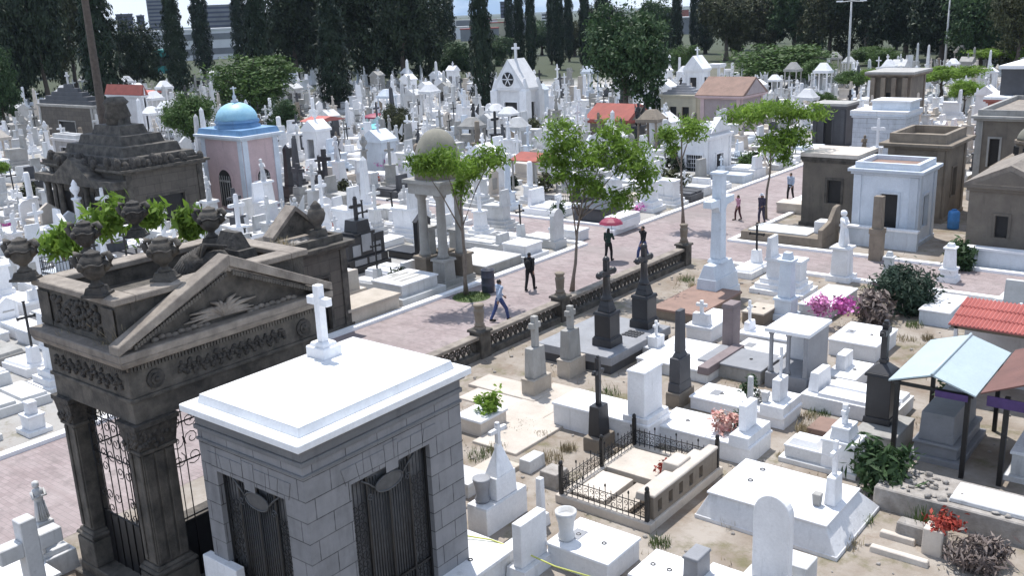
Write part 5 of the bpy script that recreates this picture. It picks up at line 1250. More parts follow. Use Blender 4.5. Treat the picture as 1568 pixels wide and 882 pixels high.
# left of the avenue, farther on
(t, w, d, zt), L, h = B('white house-like mausoleum with a large barred window beside the avenue', (1084, 275, 1038, 1118), 216, 'white', 'flat', 'white', [(.28, .80, .18, .62)], [(.35, .65, .05, .6)], 'whitewash', par=.5, grille='w')
MB().gable(w/2-.35, w/2+.1, -d*.45, d*.45, zt-.3, 1.0, 'x').build('gable', 'white', t)
B('mauve-walled mausoleum with a low pinkish gable roof', (1133, 208, 1072, 1166), 152, 'mauvewall', 'gable_x', 'redstone', [(.55, .8, .02, .55)], (), 'pinkwall', rh=1.6, over=.4)
B('cream mausoleum with a grey hipped roof left of the mauve one', (1066, 196, 1012, 1082), 150, 'creamwall', 'pyramid', 'platgrey', [(.25, .45, .02, .7), (.6, .8, .02, .7)], (), 'creamwall', rh=1.1)
(t, w, d, zt), L, h = B('small white open belfry-like shrine behind the cream mausoleum', (1074, 165, 1048, 1086), 110, 'white', 'gable_y', 'white', [(.3, .7, .45, .85)], [(.3, .7, .45, .85)], 'whitewash', rh=1.6, cross=1.0)
B('tall plain cream tomb tower behind the mauve mausoleum', (1100, 160, 1084, 1108), 104, 'creamwall', 'slab', 'white', (), (), 'white', name='tomb_tower')
B('brown-walled mausoleum with a bright red gable roof in the middle of the field', (960, 228, 904, 992), 190, 'brownwall', 'gable_x', 'redroof', [(.3, .5, .02, .6)], [(.35, .65, .02, .6)], 'redroof', rh=1.3, over=.4, pil=False)
# white gothic mausoleum
L = lot(806, 196, 762, 826); x0, x1, y0, y1 = L; h = up(x1, y0, 140)
t, w, d, zt = building('tall white gothic mausoleum with a steep gable and round window far up the field', L, h, 'white', 'gable_y', 'white', [(.28, .72, .02, .70)], [(.3, .7, .1, .7)], 'whitewash', rh=up((x0+x1)/2, y0, 90)-h-.3, over=.3, cross=1.6)
hx, hy = w/2, d/2
for sx in (-1, 1):
    for sy in (-1, 1): MB().cb(sx*hx, sy*hy, .9, .9, 0, h*1.02).cb(sx*hx, sy*hy, .7, .7, h*1.02, h*1.35, .28).build('pinnacle', 'white', t)
m = MB(); cz = zt-(zt-h)*.62
pts = [(.75*math.cos(k*.524), cz+.75*math.sin(k*.524)) for k in range(12)]; m.prism(pts, 'y', -hy-.42, -hy-.335); m.build('rose_window', 'doordark', t)
m = MB()
for k in range(6): m.tube([(0, -hy-.43, cz), (.7*math.cos(k*1.047), -hy-.43, cz+.7*math.sin(k*1.047))], .06, 4)
m.build('tracery', 'white', t)
for k in range(6): pass
# shade canopies and umbrellas out in the left field
def awning(lb, a, b, w, d, z, mat):
    x, y = at(a, b, z); t = thing('awning', lb, 'awning', (x, y, 0)); MB().prism([(-w/2, z), (w/2, z), (w/2, z+.06), (0, z+.45), (-w/2, z+.06)], 'x', -d/2, d/2).build('roof_sheet', mat, t)
    for p in (-1, 1):
        for q in (-1, 1): MB().cb(p*(d/2-.15), q*(w/2-.15), .1, .1, 0, z).build('post', 'concrete', t)
    take(x-d/2, x+d/2, y-w/2, y+w/2)
awning('small red awning over graves to the left of the leafy street tree', 818, 243, 2.6, 2.2, 2.5, 'redroof'); awning('salmon-red awning in the field right of the pink chapel', 494, 184, 3.6, 2.6, 2.6, 'tilered'); awning('tiny red awning at far left above the ruinous mausoleum', 230, 142, 4.0, 3.0, 2.6, 'tilered')
def parasol(lb, a, b, mat, r=1.2, z=2.2):
    x, y = at(a, b, z); t = thing('parasol', lb, 'umbrella', (x, y, 0)); MB().lathe(0, 0, [(r, z-.35), (r*.8, z-.18), (r*.4, z), (.03, z+.1)], 12).build('canopy', mat, t); MB().tube([(0, 0, 0), (0, 0, z+.15)], .03, 6).build('pole', 'iron', t)
parasol('pink parasol in the far left field above a teal one', 575, 174, 'umbrella', 1.6); parasol('teal parasol in the far left field below a pink one', 578, 190, 'umbrella_teal', 1.6)
x, y = at(590, 268); blob(240, .5, .3, 81, 'flowers', 'petal_magenta', 'bright pink heap of flowers among the white graves left of the domed temple', (x, y, .5), rz=.45)
x, y = at(620, 268); blob(120, .4, .28, 82, 'flowers', 'petal_pink', 'smaller rosy flower heap right of the bright pink one', (x, y, .5), rz=.35)
x, y = at(1459, 350); t = thing('water_drum', 'blue plastic water drum beside the brown gabled mausoleum', 'drum', (x, y, 0)); MB().lathe(0, 0, [(.27, 0), (.30, .06), (.30, .4), (.315, .44), (.30, .48), (.30, .85), (.26, .95), (.13, 1.0)], 14).build('body', 'jug_blue', t); MB().lathe(0, 0, [(.13, 1.002), (.13, 1.05)], 10).build('lid', 'jug_blue', t)

# ------------------------------------------------------------------ people
def person(label, px_, py_, face, tall, top, bottom, hair='hair', stride=.35, hat=None, arm=None, skirt=False, bag=None, umb=None, shoes='cloth_black', lean=0.0, vox=.014):
    x, y = at(px_, py_); s = tall/1.72
    root = thing('person', label, 'person', (x, y, .012), face)
    def V(a, b, c): return Vector((a, b, c))*s                    # local: +Y forward, X to the right
    hipz = .92
    J = {}
    for sd in (-1, 1):
        f = stride*sd; J['hip', sd] = V(.095*sd, 0, hipz); J['kn', sd] = V(.10*sd, f*.55+.05, .50); J['an', sd] = V(.10*sd, f*.95-.02, .09 if sd > 0 else .12); J['to', sd] = V(.115*sd, f*.95+.16, .035)
        J['sh', sd] = V(.185*sd, .02+lean, 1.42); a = -f*.75
        J['el', sd] = V(.235*sd, a*.55-.02+lean, 1.14); J['wr', sd] = V(.23*sd, a*1.0+.08+lean, .92)
    if arm:
        for sd, (e, w_) in arm.items(): J['el', sd] = V(*e); J['wr', sd] = V(*w_)
    def cap(m, a, b, ra, rb, n=10):
        m.tube([a, a.lerp(b, .33), a.lerp(b, .66), b], [ra*s, (ra*.67+rb*.33)*s*1.03, (ra*.33+rb*.67)*s, rb*s], n); m.ell(a, (ra*s,)*3, 8, 6); m.ell(b, (rb*s,)*3, 8, 6)
    def torso(m, g):
        for z, rx, ry in ((.90, .155, .115), (1.00, .145, .105), (1.12, .135, .10), (1.24, .155, .11), (1.36, .165, .11), (1.44, .12, .085)):
            m.ell(V(0, lean*(z-.9)/.5, z), ((rx+g)*s, (ry+g)*s, .11*s), 12, 8)
        for sd in (-1, 1): m.ell(J['sh', sd], ((.07+g)*s,)*3, 8, 6)
    def conv(m, name, mat, v, par):
        me = m.mesh(name); o = bpy.data.objects.new(name, me); COL.objects.link(o); r = o.modifiers.new('r', 'REMESH'); r.mode = 'VOXEL'; r.voxel_size = v; r.use_smooth_shade = True
        sm = o.modifiers.new('s', 'SMOOTH'); sm.factor = .5; sm.iterations = 3
        bpy.context.view_layer.update(); dg = bpy.context.evaluated_depsgraph_get(); me2 = bpy.data.meshes.new_from_object(o.evaluated_get(dg)); me2.name = name
        bpy.data.objects.remove(o); bpy.data.meshes.remove(me); me2.materials.clear(); return link(name, me2, mat, par)
    m = MB(); torso(m, -.012)
    hz = 1.60; hc = V(0, .03+lean, hz)
    cap(m, V(0, .0+lean, 1.42), V(0, .02+lean, 1.53), .055, .05); m.ell(hc, (.072*s, .092*s, .115*s), 12, 10); m.ell(V(0, .07+lean, hz-.06), (.05*s, .05*s, .05*s), 8, 6)
    m.ell(V(0, .125+lean, hz-.02), (.014*s, .022*s, .024*s), 6, 5)
    for sd in (-1, 1): m.ell(V(.075*sd, .02+lean, hz-.01), (.014*s, .024*s, .032*s), 6, 5)
    for sd in (-1, 1):
        cap(m, J['hip', sd], J['kn', sd], .082, .055); cap(m, J['kn', sd], J['an', sd], .055, .036); cap(m, J['an', sd], J['to', sd], .036, .03)
        cap(m, J['sh', sd], J['el', sd], .05, .038); cap(m, J['el', sd], J['wr', sd], .038, .026)
        d = (J['wr', sd]-J['el', sd]).normalized(); side = d.cross(Vector((sd, 0, 0))); side = side.normalized() if side.length > .1 else Vector((0, 1, 0)); nrm_ = d.cross(side)
        c = J['wr', sd]+d*.05*s; m.ell(c, (.03*s, .042*s, .045*s), 8, 6)
        for k, ln in enumerate((.075, .085, .08, .062)):
            p0 = c+side*(.030-.02*k)*s+d*.03*s; p1 = p0+d*ln*.55*s; p2 = p1+(d*.5-nrm_*sd*.45)*ln*.6*s
            m.tube([p0, p1, p2], [.0105*s, .010*s, .008*s], 6)
        p0 = c+side*.035*s; m.tube([p0, p0+(side*.7+d*.6)*.04*s, p0+(side*.5+d)*.065*s], [.012*s, .011*s, .009*s], 6)
    conv(m, 'body', 'skin', .0095, root)
    m = MB()                                     # eyes and mouth on the face
    for sd in (-1, 1): m.ell(V(.03*sd, .112+lean, hz+.012), (.012*s, .008*s, .007*s), 6, 5)
    m.ell(V(0, .122+lean, hz-.062), (.022*s, .006*s, .006*s), 6, 4); m.build('face_features', 'hair', root)
    m = MB(); torso(m, .012)
    for sd in (-1, 1): cap(m, J['sh', sd], J['sh', sd].lerp(J['el', sd], .95), .066, .056); cap(m, J['el', sd], J['el', sd].lerp(J['wr', sd], .75), .052, .044)
    if skirt: m.lathe(0, 0, [(.29*s, .42*s), (.26*s, .6*s), (.19*s, .9*s), (.16*s, 1.05*s)], 14, True, 1, .85)
    conv(m, 'dress' if skirt else 'shirt', top, vox, root)
    if not skirt:
        m = MB(); m.ell(V(0, 0, .93), (.168*s, .13*s, .12*s), 12, 8)
        for sd in (-1, 1): cap(m, J['hip', sd], J['kn', sd], .098, .073); cap(m, J['kn', sd], J['an', sd].lerp(J['kn', sd], .08), .073, .060)
        conv(m, 'trousers', bottom, vox, root)
    for sd in (-1, 1):
        m = MB(); a, b = J['an', sd], J['to', sd]; cap(m, a+Vector((0, -.03*s, -.035*s)), b+Vector((0, .02*s, 0)), .048, .042, 8); m.build('shoe', shoes, root)
    m = MB(); m.ell(hc+V(0, -.018, .032), (.083*s, .095*s, .098*s), 12, 9)
    if hair == 'long': m.ell(hc+V(0, -.06, -.08), (.085*s, .055*s, .16*s), 10, 8)
    m.build('hair', 'hair', root)
    if hat: MB().lathe(hc.x, hc.y-.01*s, [(.17*s, hc.z+.045*s), (.16*s, hc.z+.06*s), (.10*s, hc.z+.065*s), (.092*s, hc.z+.14*s), (.03*s, hc.z+.165*s)], 14).build('hat', hat, root)
    if bag: m = MB(); m.ell(V(0, -.19+lean, 1.22), (.15*s, .09*s, .22*s), 10, 8); m.tube([V(-.1, -.1, 1.40), V(-.11, .12, 1.38), V(-.11, .12, 1.2)], .02*s, 5); bg_ = m.build('bag', bag, None); bg_.location = root.location; bg_.rotation_euler = root.rotation_euler; tag(bg_, 'black backpack worn by the man in dark clothes on the avenue', 'backpack')
    if umb:
        hnd = J['wr', 1]; t = thing('umbrella', 'crimson-pink open umbrella held by a woman in dark green on the avenue', 'umbrella', root.location, face)
        tip = hnd+V(-.08, .02, 1.02); rr = .62
        MB().lathe(tip.x, tip.y, [(rr, tip.z-.30), (rr*.82, tip.z-.17), (rr*.5, tip.z-.05), (rr*.2, tip.z), (.02, tip.z+.02), (.012, tip.z+.10)], 8, False).build('canopy', umb, t)
        MB().tube([hnd+V(0, 0, -.12), tip], .011, 6).build('shaft', 'iron', t)
        m = MB()
        for k in range(8): a = k*.785; m.tube([tip+V(0, 0, -.02), tip+Vector((rr*.5*math.cos(a), rr*.5*math.sin(a), -.075)), tip+Vector((rr*.98*math.cos(a), rr*.98*math.sin(a), -.31))], .007, 4)
        m.build('rib', 'iron', t)
    return root
person('man in a pale blue checked shirt and jeans striding along the brick avenue', 766, 492, R(-20), 1.74, 'shirt_blue', 'jeans', stride=.36)
person('man in dark clothes with a backpack walking up the avenue', 812, 445, R(15), 1.74, 'cloth_black', 'cloth_black', stride=.26, bag='cloth_black')
person('woman in dark green holding a pink umbrella on the brick avenue', 932, 400, R(10), 1.64, 'cloth_green', 'cloth_black', hair='long', stride=.18, arm={1: ((.24, .14, 1.16), (.12, .26, 1.22))}, umb='umbrella')
person('man in a black shirt and blue jeans beyond the second black monument', 985, 400, R(160), 1.76, 'cloth_black', 'jeans', stride=.30)
person('girl in a pink top and dark red shorts near the avenue crossing', 1130, 337, R(150), 1.45, 'cloth_pink', 'cloth_maroon', hair='long', stride=.18)
person('woman in a pale sun hat and dark purple clothes near the avenue crossing', 1166, 342, R(170), 1.68, 'cloth_purple', 'cloth_purple', hair='long', stride=.14, hat='cloth_white', arm={-1: ((-.24, .05, 1.14), (-.20, .22, 1.05))})
person('person in a white-blue shirt and dark shorts far up the avenue', 1210, 306, R(175), 1.70, 'shirt_blue', 'cloth_black', stride=.2)

# ------------------------------------------------------------------ street trees along the avenue
def street_tree(lb, px_, py_, th, blobs, n, size, seed, mat='leaf_bright', r0=.085, tm='palebark'):
    x, y = at(px_, py_); take(x-.4, x+.4, y-.4, y+.4, 0); dep = prj(x, y)[2]-2.2; bl = []; q = random.Random(seed)
    for a, b, rx, ry in blobs:
        X, Y, Z = atd(a, b, dep+q.uniform(-.5, .5)); sc = dep/F; bl.append((X-x, Y-y, Z, rx*sc, rx*sc, ry*sc))
    cr = leaves('crown', bl, n, size, seed, 1.9, .3, .26, 80, .3, .3)
    cx_ = sum(b[0] for b in bl)/len(bl); cy_ = sum(b[1] for b in bl)/len(bl)
    tm_ = trunk_mb(th, r0, r0*.45, seed, 0, 1, (cx_*.35, cy_*.35), .62, .05)
    for k, b in enumerate(bl):
        u = .62+.36*((k*.37) % 1); p = Vector((cx_*.35*u, cy_*.35*u, th*u)); e = Vector(b[:3]); tm_.tube([p, p.lerp(e, .5)+Vector((0, 0, .15)), e], [r0*.42, r0*.3, r0*.12], 6)
    tm_ = tm_.mesh('trunk')
    return tree('street_tree', lb, (x, y, 0), cr, tm_, mat, tm)
street_tree('slim bright green tree in front of the domed temple, standing in a grass circle', 714, 452, 4.7, [(645, 252, 24, 16), (678, 248, 30, 20), (718, 258, 28, 18), (752, 240, 24, 18), (705, 285, 12, 22)], 3600, .125, 91)
street_tree('largest bright green street tree with drooping foliage above the polished black slab', 876, 446, 3.9, [(862, 204, 28, 22), (938, 208, 26, 20), (848, 240, 26, 20), (905, 238, 34, 22), (960, 242, 36, 26), (985, 275, 20, 26), (898, 285, 28, 22), (945, 305, 22, 18), (868, 262, 24, 18)], 7200, .125, 92)
street_tree('thin young tree with two small leaf clumps beside the white house-like mausoleum', 1046, 344, 5.0, [(1020, 208, 15, 15), (1062, 198, 22, 17), (1030, 230, 11, 9)], 1700, .14, 93)
street_tree('spreading bright green street tree by the avenue crossing behind the sun-hatted woman', 1172, 335, 5.0, [(1140, 175, 30, 16), (1190, 168, 34, 15), (1240, 172, 28, 11), (1215, 205, 26, 22), (1188, 222, 26, 18), (1200, 240, 14, 10)], 4600, .15, 94)
x, y = at(722, 455); struct('grass_circle', MB().lathe(0, 0, [(.85, 0), (.85, .014)], 20, False), plain('turf', (.07, .11, .03), .9, .4)).location = (x, y, 0)
for k in range(1): tuft('grass_tuft', 'short green grass around the foot of the slim street tree', x, y, .014, 600, .82, .10, 'grassblade', 95, 'grass', None, .5, .012)['kind'] = 'stuff'

# ------------------------------------------------------------------ weeds and grass in the right-hand plots
GT = [(740, 700), (1062, 440), (1090, 690), (1020, 665), (985, 662), (950, 625), (930, 605), (1205, 700), (1230, 660), (1255, 635), (1300, 620), (1190, 740), (1400, 500), (1420, 520), (870, 690), (800, 655), (760, 690), (845, 705), (1010, 835), (1125, 800), (1290, 830), (1320, 800), (1350, 720), (960, 700), (1050, 430), (930, 620), (1385, 520), (1240, 690), (830, 668), (1235, 640), (1270, 610), (1165, 735), (1150, 760)]
for k, (a, b) in enumerate(GT):
    x, y = at(a, b); gr = k % 3 == 0; q = random.Random(k)
    tuft('grass_tuft', 'greenish weed tuft growing in the dirt between the right-hand graves' if gr else 'dry yellowish grass tuft in the dirt between the right-hand graves', x, y, 0, 130, q.uniform(.2, .5), q.uniform(.12, .30), 'grassblade' if gr else 'straw', 200+k, 'grass tuft', 'green weed tufts' if gr else 'dry grass tufts', .8, .010)
q = random.Random(77)
V = []
for k in range(9000):                      # thin scatter of short dry grass over the dirt
    x, y = q.uniform(-22, -2), q.uniform(16, 41)
    if not free(x, x, y, y): continue
    if math.sin(x*1.3+1.1*math.sin(y*.9))+math.sin(y*1.1+x*.4) < .35: continue
    h_ = q.uniform(.04, .16); a = q.random()*6.28; w_ = .012; dx, dy = q.gauss(0, .05), q.gauss(0, .05)
    V += [(x-w_*math.sin(a), y+w_*math.cos(a), 0), (x+w_*math.sin(a), y-w_*math.cos(a), 0), (x+dx, y+dy, h_), (x+dx-.004, y+dy, h_)]
o = link('dry_grass', quads('dry_grass', np.array(V)), 'straw'); tag(o, 'sparse dry grass scattered over the dirt between the graves', 'grass', None, 'stuff')
V = MB(); q = random.Random(78)
for k in range(700):
    x, y = q.uniform(-22, -2), q.uniform(16, 41)
    if free(x, x, y, y): r_ = q.uniform(.02, .07); V.ell((x, y, r_*.3), (r_, r_*q.uniform(.6, 1.2), r_*.7), 6, 4, .25, q)
o = V.build('pebbles', 'rubble'); tag(o, 'small stones scattered over the dirt between the graves', 'stones', None, 'stuff')

# ------------------------------------------------------------------ the crowded fields of graves
LM = [('the pink chapel', 380, 270), ('the domed temple', 680, 320), ('the stepped stone pyramid', 205, 270), ('the white gothic mausoleum', 790, 145), ('the red-roofed mausoleum', 950, 200),
      ('the mauve mausoleum', 1115, 175), ('the barred-window white mausoleum', 1075, 235), ('the black plaque monument', 565, 370), ('the salmon awning', 494, 184), ('the pink parasol', 575, 174),
      ('the tall lone cypress', 740, 170), ('the big round tree', 960, 180), ('the striped mausoleum', 1340, 215), ('the four-pillared mausoleum', 1365, 150), ('the red mausoleum', 1540, 165),
      ('the hipped slate roof', 112, 150), ('the avenue crossing', 1190, 310), ('the left edge', 10, 300), ('the urn-topped mausoleum', 150, 420), ('the flat-topped green tree', 1185, 100)]
def steps(m, w, d, n, z, hs=.16, inset=.14):
    for k in range(n): m.box(-w/2+inset*k, w/2-inset*k, -d/2+inset*k, d/2-inset*k, z if k else -.05, z+hs); z += hs+(.001)
    return z
def k_slab(q):
    w, d, h = q.uniform(1.9, 2.3), q.uniform(.9, 1.25), q.uniform(.35, .75); P = []
    P.append(('base', MB().box(-w/2, w/2, -d/2, d/2, -.05, h*.8))); P.append(('lid', MB().box(-w/2-.05, w/2+.05, -d/2-.05, d/2+.05, h*.8+.002, h, .02)))
    hh = h+q.uniform(.3, .8); P.append(('headstone', MB().box(w/2-.4, w/2-.12, -.32, .32, h+.002, hh, .03))); P.append(('cross', MB().cross(w/2-.26, 0, hh, q.uniform(.4, .9), .4, .10, 'y')))
    return P
def k_cross(q):
    m = MB(); z = steps(m, 1.5, 1.5, 3, 0, .2, .18); P = [('steps', m)]; h = q.uniform(.6, 1.1); P.append(('die', MB().cb(0, 0, .62, .62, z, z+h, .03).cb(0, 0, .74, .74, z+h, z+h+.1)))
    P.append(('cross', MB().cross(0, 0, z+h+.1, q.uniform(1.0, 1.7), .75, .17, q.choice('xy'), .68, .8))); return P
def k_statue(q):
    m = MB(); z = steps(m, 1.5, 1.5, 2, 0, .25, .16); h = q.uniform(.9, 1.5); P = [('steps', m), ('pedestal', MB().cb(0, 0, .8, .8, z, z+h, .06).cb(0, 0, .92, .92, z+h, z+h+.12, .03))]
    f = figure(q.uniform(1.1, 1.7))
    for i, (a, b, c) in enumerate(f.v): f.v[i] = (a, b, c+z+h+.12)
    if q.random() < .6:
        for s in (-1, 1): f.add([(-.15, s*.08, z+h+.9), (-.25, s*.5, z+h+1.55), (-.22, s*.42, z+h+.6), (-.12, s*.08, z+h+.9), (-.32, s*.5, z+h+1.5), (-.28, s*.4, z+h+.6)], [(0, 1, 2), (3, 5, 4), (0, 3, 4, 1), (1, 4, 5, 2), (2, 5, 3, 0)])
    P.append(('figure', f)); return P
def k_obelisk(q):
    m = MB(); z = steps(m, 1.3, 1.3, 2, 0, .22, .15); h = q.uniform(.6, 1.0); H = q.uniform(1.6, 2.8)
    return [('steps', m), ('die', MB().cb(0, 0, .7, .7, z, z+h, .03).cb(0, 0, .82, .82, z+h, z+h+.09)), ('shaft', MB().cb(0, 0, .46, .46, z+h+.09, z+h+H, .09).cb(0, 0, .28, .28, z+h+H+.001, z+h+H+.22, .13))]
def k_stele(q):
    w, d, h = 2.1, 1.1, q.uniform(.3, .6); P = [('base', MB().box(-w/2, w/2, -d/2, d/2, -.05, h*.8)), ('lid', MB().box(-w/2-.05, w/2-.5, -d/2-.05, d/2+.05, h*.8+.002, h, .02))]
    H = q.uniform(1.3, 2.3); b = .48; x = w/2-.4
    if q.random() < .5: pts = [(-b, h*.8)]+[(b*math.cos(math.pi-k*math.pi/8), H-b+b*math.sin(k*math.pi/8)) for k in range(9)]+[(b, h*.8)]
    else: pts = [(-b, h*.8), (-b, H-.35), (-b*1.15, H-.33), (0, H), (b*1.15, H-.33), (b, H-.35), (b, h*.8)]
    P.append(('stele', MB().prism(pts, 'x', x, x+.26))); P.append(('tablet', MB().box(x-.03, x-.002, -.28, .28, h+.3, H-.6))); return P
def k_urn(q):
    m = MB(); z = steps(m, 1.2, 1.2, 2, 0, .22, .14); h = q.uniform(.9, 1.6)
    return [('steps', m), ('column', MB().cb(0, 0, .6, .6, z, z+.3).lathe(0, 0, [(.24, z+.302), (.2, z+.45), (.18, z+h), (.28, z+h+.08), (.28, z+h+.14)], 10)), ('urn', MB().lathe(0, 0, [(.12, z+h+.142), (.08, z+h+.25), (.24, z+h+.45), (.26, z+h+.6), (.14, z+h+.7), (.16, z+h+.76), (.03, z+h+.95)], 10))]
def k_altar(q):
    m = MB(); z = steps(m, 2.4, 1.7, 3, 0, .2, .16); h = q.uniform(.6, 1.0)
    P = [('steps', m), ('altar', MB().cb(-.1, 0, 1.5, .75, z, z+h).cb(-.1, 0, 1.66, .9, z+h+.001, z+h+.12, .02)), ('backstone', MB().box(.45, .68, -.42, .42, z+h+.122, z+h+q.uniform(.7, 1.3), .04))]
    return P
def k_shrine(q):
    w, d, h = q.uniform(1.5, 2.1), q.uniform(1.4, 2.0), q.uniform(1.9, 2.7); m = MB(); wall_y(m, -w/2, w/2, -d/2, .2, 0, h, [(-w*.25, w*.25, .3, h*.75)]); wall_x(m, -d/2+.2, d/2, w/2, .2, 0, h, [(-d*.2, d*.25, .6, h*.72)] if q.random() < .6 else []); m.box(-w/2, -w/2+.2, -d/2+.2, d/2, 0, h); m.box(-w/2+.2, w/2-.2, d/2-.2, d/2, 0, h)
    r = MB().box(-w/2-.12, w/2+.12, -d/2-.12, d/2+.12, h+.002, h+.16)
    if q.random() < .6: r.gable(-w/2-.1, w/2+.1, -d/2-.1, d/2+.1, h+.162, .6, q.choice('xy'))
    else: r.box(-w/2+.1, w/2-.1, -d/2+.1, d/2-.1, h+.162, h+.45, .25)
    return [('wall', m), ('roof', r), ('inner_altar', MB().cb(0, .2, w*.5, d*.4, 0, h*.4)), ('cross', MB().cross(0, 0, h+.4, .9, .5, .12, 'x'))]
def k_canopy(q):
    w, d, h = 1.7, 1.7, q.uniform(2.0, 3.0); P = [('base', MB().cb(0, 0, w+.2, d+.2, -.05, .3)), ('roof', MB().cb(0, 0, w+.1, d+.1, h, h+.25).cb(0, 0, w-.1, d-.1, h+.252, h+.9, .5))]
    for a in (-1, 1):
        for b in (-1, 1): P.append(('column', MB().lathe(a*(w/2-.12), b*(d/2-.12), [(.12, .302), (.10, .5), (.09, h-.1), (.13, h-.002)], 8)))
    P.append(('sarcophagus', MB().cb(0, 0, 1.0, .6, .302, .9, .04))); return P
def k_low(q):
    w, d = q.uniform(2.0, 2.8), q.uniform(1.5, 2.3); h = q.uniform(.25, .5); P = [('base', MB().box(-w/2, w/2, -d/2, d/2, -.05, h))]
    for k in (-1, 1): P.append(('lid', MB().box(-w/2+.08, w/2-.45, k*d/4-d*.21, k*d/4+d*.21, h+.002, h+.10, .02)))
    P.append(('headstone', MB().box(w/2-.38, w/2-.08, -d*.3, d*.3, h+.002, h+q.uniform(.4, .9), .04))); return P
def k_iron(q):
    h = q.uniform(.3, .7); H = q.uniform(.9, 1.5)
    return [('base', MB().box(-.95, .95, -.5, .5, -.05, .25).box(-.9, .9, -.45, .45, .252, .34, .05)), ('foot', MB().cb(.6, 0, .4, .4, .342, h+.342, .04)), ('iron_cross', MB().cross(.6, 0, h+.342, H, .6, .07, 'y', .66, 1.6))]
def k_rail(q):
    w, d = q.uniform(2.1, 2.6), q.uniform(1.3, 1.9); k = MB(); t_ = .14
    k.box(-w/2, w/2, -d/2, -d/2+t_, -.05, .22); k.box(-w/2, w/2, d/2-t_, d/2, -.05, .22); k.box(-w/2, -w/2+t_, -d/2+t_, d/2-t_, -.05, .22); k.box(w/2-t_, w/2, -d/2+t_, d/2-t_, -.05, .22)
    r = MB(); H = q.uniform(.7, 1.0)
    for z in (.35, H-.1): r.tube([(-w/2+.07, -d/2+.07, z), (w/2-.07, -d/2+.07, z), (w/2-.07, d/2-.07, z), (-w/2+.07, d/2-.07, z), (-w/2+.07, -d/2+.07, z)], .022, 4)
    for s in (-1, 1):
        for i in range(12): x = -w/2+.07+(w-.14)*i/11; r.tube([(x, s*(d/2-.07), .2), (x, s*(d/2-.07), H)], .018, 4)
        for i in range(1, 7): y = -d/2+.07+(d-.14)*i/7; r.tube([(s*(w/2-.07), y, .2), (s*(w/2-.07), y, H)], .018, 4)
    return [('kerb', k), ('railing', r), ('slab', MB().box(-w/2+.3, w/2-.5, -d/2+.3, d/2-.3, -.02, .3, .03)), ('headstone', MB().box(w/2-.45, w/2-.2, -.35, .35, -.02, q.uniform(.9, 1.5), .03))]
def k_broken(q):
    m = MB(); z = steps(m, 1.4, 1.4, 2, 0, .22, .15); h = q.uniform(.5, .9); H = q.uniform(.9, 1.9)
    return [('steps', m), ('die', MB().cb(0, 0, .75, .75, z, z+h, .03).cb(0, 0, .88, .88, z+h, z+h+.1, .02)), ('column', MB().lathe(0, 0, [(.26, z+h+.102), (.22, z+h+.25), (.20, z+h+H), (.14, z+h+H+.08)], 10))]
IRONP = ('railing', 'iron_cross')
KINDS = [('slab_tomb', 'tomb', 'raised tomb with cross', k_slab, 3.2), ('cross_monument', 'monument', 'stepped cross', k_cross, 2.6), ('statue_monument', 'statue', 'pedestal statue', k_statue, 1.7),
         ('obelisk_monument', 'monument', 'stepped obelisk', k_obelisk, .9), ('stele_grave', 'gravestone', 'stele grave', k_stele, 1.8), ('urn_monument', 'monument', 'urn column', k_urn, .7),
         ('altar_tomb', 'tomb', 'altar tomb', k_altar, 1.6), ('shrine', 'shrine', 'walled shrine', k_shrine, .45), ('canopy_tomb', 'tomb', 'columned canopy tomb', k_canopy, .55), ('double_tomb', 'tomb', 'double-lidded tomb', k_low, 2.4),
         ('iron_cross_grave', 'grave', 'iron cross grave', k_iron, 1.0), ('railed_grave', 'grave', 'railed grave', k_rail, .7), ('column_monument', 'monument', 'broken column', k_broken, .8)]
PROTO = {}
for ki, (nm, cat, ds, fn, wt) in enumerate(KINDS):
    for v in range(5):
        P = fn(random.Random(ki*31+v)); allm = MB()
        nf = []
        for pn, mb in P: allm.add(mb.v, mb.f); nf += [1 if pn in IRONP else 0]*len(mb.f)
        xs = [a[0] for a in allm.v]; ys = [a[1] for a in allm.v]
        am = allm.mesh(nm); am.materials.append(None); am.materials.append(MATS['iron']); am.polygons.foreach_set('material_index', nf)
        PROTO[ki, v] = ([(pn, mb.mesh(pn)) for pn, mb in P], am, max(xs)-min(xs), max(ys)-min(ys))
PARTMAT = {}
def put(o, mat):
    if len(o.data.materials) == 0: o.data.materials.append(None)
    o.material_slots[0].link = 'OBJECT'; o.material_slots[0].material = MATS[mat]
TW = {'white': 'white', 'whitewash': 'bright white', 'offwhite': 'greyish white', 'concrete': 'grey concrete', 'darkgrey': 'dark grey', 'black': 'black', 'beige': 'beige', 'brownstone': 'brown stone', 'bluewhite': 'bluish white'}
COUNT = {}; RANK = {}; PLACED = []
def pick(seq, q):
    tot = sum(w for _, w in seq); r = q.random()*tot
    for v, w in seq:
        r -= w
        if r <= 0: return v
    return seq[-1][0]
